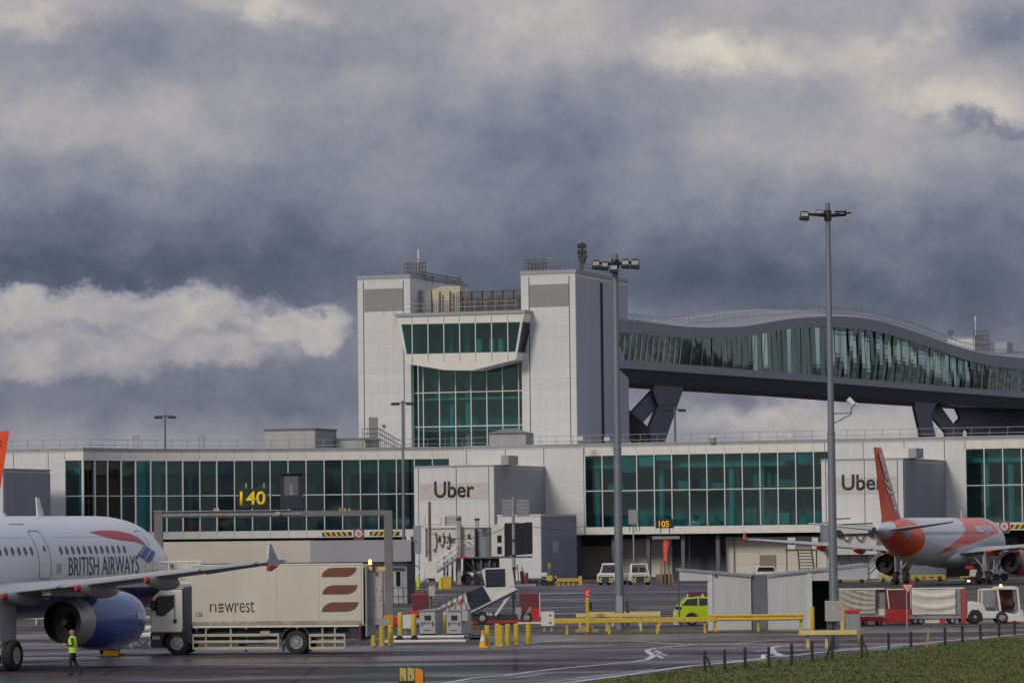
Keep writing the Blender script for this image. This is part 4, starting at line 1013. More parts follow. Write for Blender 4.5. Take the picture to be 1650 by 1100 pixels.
            MB().tube(P(sg*q, d0+4.5, ze), P(sg*q, d0+4.62, ze), .78, n=30).tube(P(sg*q, d0+4.62, ze), P(sg*q, d0+5.1, ze), .30, .12, 20).build('exhaust_core', m_noz, nac, smooth=40)
            MB().tube(P(sg*q, d0+.8, ze), P(sg*q, d0+.9, ze), .81, n=30).build('fan', m_noz, nac)
            MB().tube(P(sg*q, d0-.01, ze), P(sg*q, d0+.10, ze), .93, .99, 36, cap=False).build('inlet_lip', m_steelring, nac, smooth=60)
            MB().prism([(dm-d0-.6, ze+1.12), (dm-d0-3.9, ze+.9), (dm-d0-6.6, wz(q)-.25), (dm-d0-6.6, wz(q)), (dm-d0-3.0, wz(q)+.1), (dm-d0-1.5, ze+1.3)], sg*q-.2, sg*q+.2, 'x').build('pylon', mt['pyl'], t, bevel=.05)
            # main gear
            gx = sg*3.8
            mg = MB().tube(P(gx, s.dm, .6), P(gx-sg*.05, s.dm-.1, 2.9), .13, n=12).tube(P(gx, s.dm, .585), P(gx+.75, s.dm, .585), .07, n=8).tube(P(gx, s.dm, .585), P(gx-.75, s.dm, .585), .07, n=8).tube(P(gx, s.dm-.05, 1.3), P(gx-sg*1.2, s.dm-.1, 2.8), .06, n=8).path([P(gx, s.dm+.15, .9), P(gx, s.dm+.45, 1.25), P(gx, s.dm+.12, 1.6)], .04).build('main_gear', mat('gear_pale', (.42, .42, .43), .4, .3), t, smooth=60)
            MB().prism([(-.75, 1.15), (.55, 1.15), (.6, 2.9), (-.8, 2.9)], gx+sg*.30, gx+sg*.34, 'x').build('gear_door', mt['belly'], mg)
            for wx in (-.46, .46): s.wheel(gx+wx, 0, .585, .42, mg)
        # nose gear
        yn = dm-5.07
        ng = MB().tube((0, yn, .4), (0, yn+.12, 1.95), .09, n=10).tube((-.3, yn, .38), (.3, yn, .38), .05, n=8).bar((0, yn-.05, .9), (0, yn-.8, 1.9), .09).build('nose_gear', mat('gear_pale', (.42, .42, .43)), t, smooth=60)
        for wx in (-.25, .25): s.wheel(wx, yn, .38, .22, ng)
        # fin and stabilisers
        rings = []
        for z, le, te in ((5.3, L-8.3, L-2.0), (5.9, L-7.4, L-2.2), (8.8, L-4.9, L-1.25), (11.6, L-2.62, L-.35), (11.76, L-2.3, L-.3)):
            c = te-le; rings.append([P(b*c*.055*(1 if z < 11.7 else .5), le+a*c, z) for a, b in ((0, 0), (.05, .5), (.2, .9), (.4, 1), (.7, .6), (1, .04), (1, -.04), (.7, -.6), (.4, -1), (.2, -.9), (.05, -.5))])
        s.fin = MB().loft(rings).build('tail_fin', mt['fin'], t, smooth=40)
        for sg in (1, -1):
            rings = []
            for x, le, c in ((.3, L-6.0, 3.9), (1.0, L-5.6, 3.6), (6.2, L-2.55, 1.45)):
                rings.append([P(sg*x, le+a*c, ZC+1.05+.105*(x-.5)+b*c*.05) for a, b in ((0, 0), (.1, .7), (.35, 1), (.7, .6), (1, .04), (1, -.04), (.7, -.6), (.35, -1), (.1, -.7))])
            MB().loft(rings).build('tailplane', mt['wing'], t, smooth=40)
    def wheel(s, x, y, r, w, parent):
        rg_ = [(-.5, .55), (-.5, .82), (-.38, .96), (-.15, 1), (.15, 1), (.38, .96), (.5, .82), (.5, .55)]
        o = MB().loft([[(x+a*w, y+r*b*math.sin(2*PI*i/28), r+r*b*math.cos(2*PI*i/28)) for i in range(28)] for a, b in rg_], cap=False).build('wheel', m_tyre, parent, smooth=50)
        MB().tube((x-w*.44, y, r), (x+w*.44, y, r), r*.56, n=20).tube((x-w*.49, y, r), (x+w*.49, y, r), r*.2, n=12).build('hub', m_rim, parent if False else parent, smooth=40)
    def windows(s, dlist, z=4.47, sign=1, m=None):
        for d in dlist:
            pts = [(d+.115*math.cos(a), z+.175*math.sin(a)) for a in [2*PI*i/14 for i in range(14)]]
            s.decal([pts], 'cabin_window', m or m_win, s.fus, sign)
white = (.66, .67, .70)
# ---- white and blue airliner, left foreground
th1 = 20.0
hB = Vector((math.sin(math.radians(th1)), math.cos(math.radians(th1)), 0)); rB = Vector((hB.y, -hB.x, 0))
oB = G(20, 1080.5)-rB*4.26
fusB = livery('white_blue_livery', white, [((.012, .022, .12), lambda t, y, z: mth(t, 'LESS_THAN', z, mth(t, 'MULTIPLY_ADD', mth(t, 'ABSOLUTE', mth(t, 'SUBTRACT', y, 12.5)), -.012, 2.92)))])
A = Plane('white_blue_airliner', 'white airliner with dark blue belly and blue engine, lettered side, parked in the left foreground', 44.51, 4.27, oB, th1,
          dict(fus=fusB, belly=mat('belly_grey', (.40, .41, .43), .45, 0, .08, .7), wing=m_wing, fence=mat('fence_grey', (.36, .39, .43), .4), fair=m_wingun, ftip=m_tipred, flap=m_wingun, nac=m_blue, ring=m_steelring, pyl=m_wingun, fin=m_blue), tip=16.1)
A.windows([13.23-.5264*k for k in range(12)]+[15.76+.533*k for k in range(8)]+[20.4+.533*k for k in range(22)])
A.text('BRITISH AIRWAYS', 12.72, 6.28, 3.44, 4.20, mat('navy_letters', (.016, .018, .06), .4), A.fus, .0)
A.frame(15.3, 14.25, 3.35, 5.28, .035, 'door', m_line, A.fus); A.frame(5.6, 4.8, 3.35, 5.25, .03, 'door', m_line, A.fus)
A.decal([[(14.62+.09*math.cos(a), 4.55+.14*math.sin(a)) for a in [2*PI*i/10 for i in range(10)]]], 'door_window', m_win, A.fus)
A.decal([[(16.2, 5.52), (14.9, 5.52), (14.9, 5.545), (16.2, 5.545)]], 'door_gutter', m_line, A.fus)
A.decal([[(13.75, 3.55), (13.4, 3.55), (13.4, 3.95), (13.75, 3.95)]], 'notice_panel', mat('notice_grey', (.38, .40, .44), .5), A.fus)
top = [(9.9, 5.20), (8.6, 5.26), (7.3, 5.24), (6.2, 5.12), (5.4, 4.86), (5.15, 4.62)]; bot = [(5.35, 4.66), (6.2, 4.78), (7.4, 4.84), (8.6, 4.98)]
A.decal([[top[0], top[1], bot[3]], [top[1], top[2], bot[2], bot[3]], [top[2], top[3], bot[1], bot[2]], [top[3], top[4], bot[0], bot[1]], [top[4], top[5], bot[0]]], 'red_ribbon', mat('ribbon_red', (.42, .025, .05), .35), A.fus)
A.decal([[(6.35, 4.22), (5.35, 4.62), (4.3, 4.30), (5.2, 3.86)]], 'blue_ribbon', mat('ribbon_blue', (.02, .06, .28), .35), A.fus)
A.decal([[(6.1, 4.24), (5.4, 4.54), (5.38, 4.52), (6.05, 4.225)], [(5.7, 4.05), (4.8, 4.44), (4.78, 4.42), (5.65, 4.03)]], 'ribbon_line', mat('ribbon_white', white, .35), A.fus, off_=.018)
for d, h in ((11.4, .75),):
    MB().prism([(A.dm-d+.35, 5.8), (A.dm-d-.25, 5.8), (A.dm-d-.35, 5.87+h), (A.dm-d-.12, 5.87+h)], -.03, .03, 'x').build('antenna_blade', mat('antenna_white', white, .4), A.fus)
for d in (15.0, 19.5): MB().tube(A.P(0, d, 5.84), A.P(0, d, 5.98), .35, .28, 14).build('roof_fairing', mat('antenna_white', white), A.fus)
lettering('N421V', 0, .82, 0, .20, 0, mat('ribbon_white', white), A.t, 'engine_lettering') if False else None
# small registration marks on the engine side
mb = MB()
for k in range(5):
    dd = 10.9+4.27+.35+1.15-k*.16; z = 1.92; xq = 5.75+math.sqrt(max(0, 1.16**2-(z-1.8)**2))+.015
    mb.prism([(A.dm-dd, z-.1), (A.dm-dd+.10, z-.1), (A.dm-dd+.10, z+.12), (A.dm-dd, z+.12)], xq-.01, xq, 'x')
mb.build('engine_marks', mat('ribbon_white', white), A.t)
m_hatch = mat('hatch_line', (.30, .31, .34), .5)
A.frame(11.9, 10.3, 2.95, 3.32, .025, 'hatch', m_hatch, A.fus, .06); A.frame(7.9, 7.45, 2.98, 3.3, .02, 'hatch', m_hatch, A.fus, .05); A.frame(19.0, 18.3, 5.2, 5.5, .02, 'hatch', m_hatch, A.fus, .05)
A.decal([[(17.6, 3.1), (13.0, 3.1), (13.0, 3.112), (17.6, 3.112)], [(13.5, 5.0), (6.3, 5.0), (6.3, 5.01), (13.5, 5.01)], [(20, 5.0), (15.6, 5.0), (15.6, 5.01), (20, 5.01)]], 'skin_seam', m_hatch, A.fus)
# wheel chocks by the nose gear
q = A.t.matrix_basis @ Vector((.55, A.dm-5.07-.55, 0)) if False else None
def local(pt, th, o): a = math.radians(th); return o+Vector((math.cos(a), -math.sin(a), 0))*pt[0]+Vector((math.sin(a), math.cos(a), 0))*pt[1]
q = local((.45, A.dm-5.07-.55), th1, oB); ck = thing('wheel_chock', 'yellow orange wheel chock against the nose wheel of the blue bellied airliner', 'chock', q, -math.radians(th1))
MB().prism([(-.16, 0), (.16, 0), (.05, .22), (-.05, .22)], -.45, .25, 'x').build('wedge', mat('chock_yellow', (.65, .30, .02), .6), ck, bevel=.02)
MB().tube((.27, 0, .10), (.62, -.1, .04), .025, n=6).build('handle', m_black, ck)
# ---- orange and white airliner, right
th2 = 23.0
a1, a2 = G(1454, 941.5), G(1584, 940.2); oE = (a1+a2)/2
hE = Vector((math.sin(math.radians(th2)), math.cos(math.radians(th2)), 0))
OR = (.74, .072, .006)
def ej_rules(dm):
    def D(t, y): return mth(t, 'SUBTRACT', dm, y)
    def rear(t, y, z):
        d = D(t, y); zz = mth(t, 'SUBTRACT', z, 4.0)
        b = mth(t, 'MULTIPLY_ADD', mth(t, 'MULTIPLY', zz, zz), .42, 28.75)
        c = mth(t, 'MULTIPLY_ADD', mth(t, 'SUBTRACT', z, 4.8), -.75, 34.4)
        return node_mask_and(t, mth(t, 'GREATER_THAN', d, b), mth(t, 'LESS_THAN', d, c))
    def sw(t, y, z):
        d = D(t, y); e = mth(t, 'SUBTRACT', 25.7, d)
        lo = mth(t, 'MULTIPLY_ADD', e, .0945, 2.57); k = mth(t, 'MAXIMUM', mth(t, 'SUBTRACT', 17.0, d), 0.0)
        hi = mth(t, 'MULTIPLY_ADD', mth(t, 'MULTIPLY', k, k), .25, mth(t, 'MULTIPLY_ADD', e, .2216, 2.57))
        fr = mth(t, 'MULTIPLY_ADD', mth(t, 'SUBTRACT', z, 4.0), .9, 5.2)
        return node_mask_and(t, mth(t, 'GREATER_THAN', z, lo), mth(t, 'LESS_THAN', z, hi), mth(t, 'GREATER_THAN', d, fr))
    return [(OR, rear), (OR, sw)]
orm = dict(fus=livery('orange_white_livery', white, ej_rules(17.71)), belly=mat('belly_white', (.60, .61, .63), .4, 0, .06), wing=m_wing, fence=m_orange, fair=m_orange, ftip=m_orange, flap=m_wingun, nac=m_orange, ring=mat('nozzle_grey', (.05, .05, .06), .4, .5), pyl=m_offwhite, fin=m_orange)
B = Plane('orange_white_airliner', 'orange and white airliner seen from behind, its tail fin before a sign block', 37.57, 0.0, oE, th2, orm, tip=17.2)
B.windows([29.1-.533*k for k in range(41)], 4.5)
def door(pl_, d0, d1): pl_.frame(d0, d1, 3.3, 5.2, .05, 'door', mat('door_line_pale', (.55, .40, .34), .5), pl_.fus)
door(B, 31.6, 30.8); door(B, 16.6, 16.1); door(B, 15.6, 15.1)
m_wt = mat('ribbon_white', white)
B.text('easyJet', 12.9, 7.2, 4.34, 5.36, m_wt, B.fus, .03)
def fin_text(pl_, sg):
    b = fit(text_bm('easyJet', .03), 0, 1, 0, 1); bmesh.ops.triangulate(b, faces=b.faces); L = pl_.L
    # baseline runs from the tip down along the leading edge (right side) or up (left side)
    for v in b.verts:
        a, h = v.co.x, v.co.z
        if sg < 0: a, h = a, h
        aa = a if sg > 0 else 1-a
        z = lerp(11.3, 6.3, aa); le = lerp(L-2.55, L-7.05, (11.6-z)/5.7+.0); hh = h if sg > 0 else 1-h
        d = le+.25+(1-hh)*1.9
        c = .05*(lerp(2.3, 5.2, (11.76-z)/5.86))
        v.co = Vector((sg*(c*1.12+.03), pl_.dm-d, z))
    me = bpy.data.meshes.new('fin_lettering'); b.to_mesh(me); b.free(); me.materials.append(m_wt); o = bpy.data.objects.new('fin_lettering', me); COL.objects.link(o); o.parent = pl_.fin
fin_text(B, 1)
B.decal([[(33.1, 4.15), (31.9, 4.0), (31.8, 4.5), (32.9, 4.75)]], 'tailplane_plate', mat('plate_grey', (.36, .36, .38), .35, .5), B.fus)
MB().prism([(B.dm-11, 5.8), (B.dm-11.5, 5.8), (B.dm-11.6, 6.5), (B.dm-11.4, 6.5)], -.03, .03, 'x').build('antenna_blade', mat('antenna_white', white), B.fus)
# ---- second orange tail, left frame edge
th3 = -38.0; h3 = Vector((math.sin(math.radians(th3)), math.cos(math.radians(th3)), 0))
Pt = W(15, 694, 236); o3 = Vector((Pt.x, Pt.y, 0))-h3*(17.71-(37.57-.3))
C3 = Plane('orange_tailed_airliner', 'tail', 37.57, 0.0, o3, th3, orm)
C3.t['label'] = 'airliner with orange tail fin at the left frame edge, mostly hidden behind the white one'
fin_text(C3, -1); fin_text(C3, 1)
# ================================================================== VEHICLES AND PEOPLE
def add_wheel(parent, x, y, r, w, rim=.56, name='wheel', rimmat=None, spokes=0):
    """road wheel turning about the local y axis, outer face towards -y"""
    pr_ = [(-.5, .6), (-.5, .84), (-.4, .97), (-.2, 1), (.2, 1), (.4, .97), (.5, .84), (.5, .6)]
    o = MB().loft([[(x+r*b*math.sin(2*PI*i/30), y+a*w, r+r*b*math.cos(2*PI*i/30)) for i in range(30)] for a, b in pr_], cap=False).build(name, m_tyre, parent, smooth=50)
    mb = MB().tube((x, y-w*.30, r), (x, y+w*.40, r), r*rim, n=22).tube((x, y-w*.46, r), (x, y-w*.30, r), r*.22, r*.26, 12)
    if spokes:
        for k in range(spokes):
            a = 2*PI*k/spokes; mb.tube((x+r*.24*math.cos(a), y-w*.40, r+r*.24*math.sin(a)), (x+r*rim*.92*math.cos(a), y-w*.34, r+r*rim*.92*math.sin(a)), r*.045, n=5)
        mb.loft([[(x+r*q*math.cos(2*PI*i/24), y+yy*w, r+r*q*math.sin(2*PI*i/24)) for i in range(24)] for q, yy in ((rim, -.30), (rim*1.02, -.50), (rim*.9, -.50), (rim*.88, -.30))], cap=False)
    mb.build('rim', rimmat or m_rim, o if True else parent, smooth=40); return o

# ---- catering truck
FC = Fr(283, 157.2, 7); tk = thing_fr('catering_truck', 'cream high box lorry with brown leaf stripes, side on beside the airliner nose', 'lorry', FC)
U_, Z_ = FC.U, FC.Z
m_tkbox = mat('truck_box_cream', (.58, .54, .46), .5, 0, .07, .5, streak=(1, 1, .3)); m_tkcab = mat('truck_cab_cream', (.70, .67, .59), .4, 0, .06, 1); m_brown = mat('stripe_brown', (.16, .055, .028), .5)
bx0, bx1, bz0, bz1 = U_(307.5), U_(582), Z_(440, 1006.5), Z_(440, 910.5)
MB().box(bx0, bx1, 0, 2.5, bz0, bz1).build('box_body', m_tkbox, tk, bevel=.05)
MB().box(bx0-.02, bx1+.02, -.02, .05, bz1+.003, bz1+.07).box(bx1+.003, bx1+.05, -.015, .08, bz0, bz1).box(bx0+.05, bx1-.05, -.015, .04, bz0-.09, bz0-.003).build('box_trim', m_offwhite, tk)
for f_ in (.25, .5, .75):
    x = lerp(bx0, bx1, f_); MB().box(x-.008, x+.008, -.004, .01, bz0+.05, bz1-.05).build('panel_seam', mat('seam_tan', (.40, .375, .33), .6), tk)
MB().box(bx0+.02, bx1-.02, -.003, .01, bz0+.02, bz0+.17).build('road_dirt', mat('dirt_tan', (.34, .30, .24), .8, 0, .45, 2.5), tk)
def leaf(py0, py1, px0, px1):
    x0, x1, z0, z1 = U_(px0), U_(px1), Z_(545, py1), Z_(545, py0); h = z1-z0; w = x1-x0; pts = []
    for k in range(9): t = k/8*PI/2; pts.append((x0+.34*w*(1-math.cos(t)) , z0+h*math.sin(t)))
    for k in range(9): t = k/8*PI/2; pts.append((x1-.34*w*(1-math.cos(t)), z1-h*math.sin(t)))
    MB().prism(pts, -.012, .0).build('leaf_stripe', m_brown, tk)
leaf(914, 929, 517, 573.5); leaf(942, 957, 518, 575); leaf(969.5, 985, 517, 576)
lt = dict(m=m_text, parent=tk, thick=.01)
lettering('n', U_(337), U_(347.5), Z_(342, 985), Z_(342, 972.5), -.003, m_text, tk, 'lettering', -.012, .01)
mb = MB()
for a, b in ((971.5, 975), (977, 980.3), (982.5, 985.8)): mb.prism([(U_(350), Z_(355, b)), (U_(358), Z_(355, b)), (U_(359.5), Z_(355, a)), (U_(351.5), Z_(355, a))], -.012, -.002)
mb.build('lettering', m_brown, tk)
lettering('wrest', U_(361), U_(408.5), Z_(385, 986), Z_(385, 968), -.003, m_text, tk, 'lettering', -.008, .01)
lettering('126', U_(315), U_(325), Z_(320, 993), Z_(320, 985.5), -.003, m_text, tk, 'fleet_number', 0, .01)
# cab
cp = [(241.2, 1019), (240.8, 1000), (242, 968), (244.5, 962), (256, 951), (262, 949.5), (292.5, 949.5), (292.8, 1019)]
cab = MB().prism([(U_(a), Z_(a, b)) for a, b in cp], .02, 2.42).build('cab', m_tkcab, tk, bevel=.06)
MB().prism([(U_(a), Z_(a, b)) for a, b in ((250, 963), (256.5, 958.6), (280, 957.8), (279.6, 977), (262, 992.5), (251, 991), (247.5, 978))], .0, .045).build('side_window', m_carglass, cab)
MB().prism([(U_(a), Z_(a, b)) for a, b in ((242.6, 986), (243.6, 968.5), (246, 963.5), (255, 955), (255.6, 955.8), (246.8, 964), (244.8, 969), (244, 986))], .2, 2.2).build('windscreen', m_carglass, cab)
MB().prism([(U_(a), Z_(a, b)) for a, b in ((254, 960), (280.6, 957), (281, 996), (279.5, 996), (279.2, 958.6), (254.5, 961.3))], -.012, .02).build('door_seam', m_line, cab)
MB().box(U_(262.5), U_(268.5), .05, .3, Z_(265, 989), Z_(265, 968)).build('seat_red', mat('seat_red', (.22, .03, .03), .8), cab) if False else None
MB().box(U_(244.5), U_(250), -.30, -.10, Z_(247, 983), Z_(247, 966)).build('mirror', m_blackm, cab, bevel=.03)
MB().box(U_(240.5), U_(243.5), -.24, -.14, Z_(242, 978), Z_(242, 964)).build('mirror_red_tab', m_red, cab)
MB().box(U_(278), U_(283), -.03, .02, Z_(280, 1003), Z_(280, 997)).build('door_handle', m_blackm, cab)
MB().box(U_(254.5), U_(258), -.02, .3, Z_(256, 949), Z_(256, 945.5)).build('roof_lamp', m_blackm, cab)
# bumper with wheel arch cut as polygon
mb = MB(); arch = []
xc, rc = U_(283), .64
for k in range(13): a = PI-PI*k/12; arch.append((xc+rc*math.cos(a), .50+rc*math.sin(a)*.98))
mb.prism([(U_(241.5), .32), (U_(240.6), Z_(241, 1019)), (U_(307), Z_(300, 1019)), (U_(307), .42)]+arch[::-1]+[(U_(262), .30)], .03, 2.40).build('lower_cab', mat('truck_grey_plastic', (.05, .052, .058), .6), tk)
MB().box(U_(244), U_(256), -.01, .02, Z_(250, 1030), Z_(250, 1024)).build('headlight', mat('lens_pale', (.45, .45, .45), .15), tk)
MB().box(U_(293.3), U_(307), .1, 2.4, .75, Z_(300, 945)).build('gap_panel', mat('truck_navy', (.03, .035, .05), .6), tk, bevel=.04)
# forward platform over the cab
z0, z1 = Z_(275, 941), Z_(275, 905)
mb = MB().box(U_(255), bx0-.01, .1, 2.3, z0, z0+.12).box(U_(255), bx0-.01, .1, .14, z0+.28, z0+.42)
mb.build('front_platform', m_tkcab, tk); mb = MB()
for z in (z0+.55, z1): mb.tube((U_(253), .12, z), (bx0, .12, z), .035, n=6).tube((U_(253), 2.2, z), (bx0, 2.2, z), .035, n=6).tube((U_(253), .12, z), (U_(253), 2.2, z), .035, n=6)
for px in (253, 270, 288, 303): mb.tube((U_(px), .12, z0), (U_(px), .12, z1), .035, n=6).tube((U_(px), 2.2, z0), (U_(px), 2.2, z1), .035, n=6)
mb.build('platform_rail', m_tkcab, tk)
MB().box(U_(262), bx0-.02, 2.0, 2.1, z0+.1, z1-.1).build('platform_back', m_tkbox, tk)
# chassis, guards, wheels
MB().box(U_(300), U_(578), .35, 2.1, .62, bz0-.1).build('chassis', mat('chassis_dark', (.035, .037, .045), .7, 0, .3), tk)
MB().box(U_(330), U_(372), .30, .8, .45, .95).box(U_(395), U_(420), .32, .9, .42, .9).box(U_(380), U_(390), .3, .6, .35, 1.0).build('tanks', m_blackm, tk, bevel=.04)
MB().box(U_(418), U_(433), .0, .06, Z_(425, 1024), Z_(425, 1016)).build('number_plate', mat('plate_tan', (.40, .36, .30), .5), tk)
m_guard = mat('guard_tan', (.46, .42, .35), .5, .2, .1)
for a, b in ((308.5, 447.5), (496, 554)):
    mb = MB(); n_ = 2
    for py in (1022.5, 1033, 1043.5): z = Z_((a+b)/2, py); mb.box(U_(a), U_(b), .02, .07, z-.055, z+.055)
    mb.build('side_guard', m_guard, tk)
    for px in (a, b-2): MB().box(U_(px), U_(px+2.2), .0, .018, Z_(px, 1045.5), Z_(px, 1021)).build('guard_post', m_guard, tk)
    for px in (a+20, a+60 if b-a > 100 else a+40): MB().box(U_(px), U_(px)+.06, .072, .13, Z_(px, 1046), bz0-.1).build('guard_bracket', m_guard, tk)
for px in (283, 475.5):
    add_wheel(tk, U_(px), .20, .50, .32, .55, spokes=10 if px < 300 else 8, rimmat=m_rim if px < 300 else m_galv); add_wheel(tk, U_(px), 2.2, .50, .32, .55)
mb = MB(); xc = U_(475.5)
mb.prism([(xc+.66*math.cos(PI*k/12), .55+.66*math.sin(PI*k/12)) for k in range(13)]+[(xc+.60*math.cos(PI-PI*k/12), .55+.60*math.sin(PI-PI*k/12)) for k in range(13)], .02, .5).build('mudguard', m_blackm, tk)
MB().box(U_(392), U_(395), .1, .2, .1, .5).box(U_(452), U_(455), .15, .3, .12, .4).build('landing_foot', m_blackm, tk)
for px in (316, 333, 395, 477, 540): MB().box(U_(px)-.05, U_(px)+.05, -.02, .0, bz0-.16, bz0-.10).build('marker_lamp', mat('marker_amber', (.45, .10, .03), .4), tk)
MB().prism([(U_(556), bz0-.11), (bx1, bz0-.11), (bx1, .55), (U_(572), .62)], .1, 2.3).build('rear_frame', mat('chassis_dark', (.035, .037, .045)), tk)
MB().box(U_(577), U_(579.5), -.03, .06, .3, bz0).build('rear_leg', mat('leg_maroon', (.16, .03, .04), .6), tk)
# tail lift and rear gantry rail
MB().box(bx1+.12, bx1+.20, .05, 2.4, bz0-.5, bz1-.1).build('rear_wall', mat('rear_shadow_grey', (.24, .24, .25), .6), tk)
MB().box(U_(593), U_(613), .6, .68, Z_(600, 996), Z_(600, 921)).build('tail_lift', mat('alloy_grey', (.42, .42, .42), .45, .3, .08, 1), tk)
mb = MB()
for px, py in ((597, 961), (607, 961), (597, 975), (607, 975), (597, 967), (606, 966), (601, 950), (608, 952)): mb.box(U_(px), U_(px+3), .585, .598, Z_(px, py+1), Z_(px, py))
mb.build('lift_marks', m_text, tk)
MB().box(U_(590), U_(618), .55, .72, Z_(600, 1006), Z_(600, 997)).build('lift_edge', m_grey, tk)
MB().box(U_(611.5), U_(613.5), .55, .6, Z_(600, 996), Z_(600, 921)).build('lift_post', mat('post_rust', (.18, .08, .05), .6), tk)
MB().box(bx1+.02, U_(617), .5, .65, Z_(600, 918), Z_(600, 913)).build('top_rail', m_cream, tk)
MB().box(U_(597), U_(600), .3, .5, Z_(598, 922), Z_(598, 908)).build('camera_bracket', m_blackm, tk)
MB().tube((U_(593.5), .3, bz1+.0), (U_(593.5), .3, bz1+.20), .075, .05, 10).build('beacon', mat('beacon_amber', (.8, .35, .05), .3, emit=((1.0, .42, .10), 5.0)), tk)

# ---- walking person in a yellow vest
def make_person():
    o0 = G(118, 1087.5); t = thing('person', 'person walking in yellow reflective vest, dark trousers and black shoes, hands raised in front', 'person', o0, 0)
    V = []; E_ = []; Rr = []
    def v(p, r, par=None):
        V.append(p); Rr.append(r); i = len(V)-1
        if par is not None: E_.append((par, i))
        return i
    pel = v((0, 0, .90), (.15, .11)); w_ = v((-.01, 0, 1.06), (.145, .105), pel); ch = v((-.02, 0, 1.26), (.165, .115), w_); nk = v((-.015, 0, 1.42), (.075, .07), ch); n2 = v((-.03, 0, 1.485), (.06, .06), nk)
    h1 = v((-.045, 0, 1.555), (.080, .078), n2); h2 = v((-.05, 0, 1.625), (.086, .080), h1); v((-.045, 0, 1.68), (.060, .058), h2)
    v((-.135, 0, 1.575), (.016, .016), h1)       # nose
    v((-.03, .085, 1.59), (.018, .02), h1); v((-.03, -.085, 1.59), (.018, .02), h1)
    def leg(sy, knee, ank, toe):
        hp = v((0, sy*.09, .86), (.10, .095), pel); k = v(knee, (.064, .066), hp); a = v(ank, (.046, .048), k); hl = v((ank[0]+.03, ank[1], ank[2]-.06), (.045, .045), a); v(toe, (.036, .045), a)
    leg(-1, (-.09, -.09, .48), (-.03, -.09, .09), (-.20, -.10, .035))
    leg(1, (.05, .09, .50), (.30, .09, .16), (.22, .10, .035))
    def arm(sy):
        s_ = v((-.02, sy*.20, 1.36), (.062, .06), ch); e = v((.02, sy*.25, 1.10), (.046, .046), s_); wr = v((-.22, sy*.14, 1.12), (.032, .032), e); pm = v((-.30, sy*.12, 1.145), (.036, .018), wr)
        for k, (dz, l) in enumerate(((.032, .075), (.012, .085), (-.010, .08), (-.030, .065))):
            b_ = v((-.335, sy*.12, 1.15+dz*.8), (.010, .010), pm); c_ = v((-.335-l*.55, sy*.12, 1.16+dz), (.009, .009), b_); v((-.335-l*.7, sy*.115, 1.145+dz-.025), (.008, .008), c_)
        tb = v((-.295, sy*.085, 1.17), (.011, .011), pm); v((-.335, sy*.07, 1.185), (.009, .009), tb)
    arm(-1); arm(1)
    me = bpy.data.meshes.new('body'); me.from_pydata(V, E_, []); o = bpy.data.objects.new('body', me); COL.objects.link(o)
    o.modifiers.new('skin', 'SKIN'); sd = o.modifiers.new('sub', 'SUBSURF'); sd.levels = 2; sd.render_levels = 2
    for d, r in zip(me.skin_vertices[0].data, Rr): d.radius = r
    me.skin_vertices[0].data[0].use_root = True
    dg = bpy.context.evaluated_depsgraph_get(); dg.update(); nm = bpy.data.meshes.new_from_object(o.evaluated_get(dg)); o.modifiers.clear(); o.data = nm; bpy.data.meshes.remove(me)
    nm.materials.clear()
    for m in (mat('skin', (.42, .22, .16), .6, 0, .08, 6), mat('trousers_dark', (.014, .016, .024), .8, 0, .2), m_black, mat('shirt_grey', (.06, .065, .08), .8, 0, .2)): nm.materials.append(m)
    for p in nm.polygons:
        c = p.center; p.material_index = 0 if (c.z > 1.45 or c.x < -.235) else (2 if c.z < .10 else (1 if c.z < .93 else 3)); p.use_smooth = True
    o.parent = t
    # vest: open at the neck, falling to the hips
    rings = []
    for z, a, b, dx in ((.84, .205, .165, .0), (.95, .195, .16, -.005), (1.08, .19, .155, -.012), (1.22, .205, .165, -.02), (1.34, .205, .15, -.02), (1.41, .165, .11, -.018), (1.44, .10, .085, -.018)):
        rings.append([(dx+b*math.cos(2*PI*i/24), a*math.sin(2*PI*i/24)*1.02, z) for i in range(24)])
    MB().loft(rings, cap=False).build('vest', mat('vest_yellow', (.50, .80, .02), .6, 0, .1, 8), t, smooth=60)
    m_ref = mat('reflective_grey', (.46, .47, .46), .35)
    for z in (.93, 1.07):
        rg = [[(-.008+(.16+e)*math.cos(2*PI*i/24)*1.02, (.197+e)*math.sin(2*PI*i/24)*1.02, z+d) for i in range(24)] for e, d in ((.004, -.025), (.007, 0), (.004, .025))]
        MB().loft(rg, cap=False).build('reflective_band', m_ref, t, smooth=60)
    for sy in (-1, 1): MB().bar((.10, sy*.12, 1.10), (.06, sy*.11, 1.42), .045).build('reflective_brace', m_ref, t)
    rings = [[(-.045+a*math.cos(2*PI*i/16)+.018, b*math.sin(2*PI*i/16), z) for i in range(16)] for z, a, b in ((1.56, .075, .086), (1.60, .084, .090), (1.64, .082, .086))]
    MB().loft(rings, cap=False).build('hair', mat('hair_grey', (.25, .24, .23), .8), t, smooth=60)
    t.scale = (.985, .985, .985); return t
make_person()

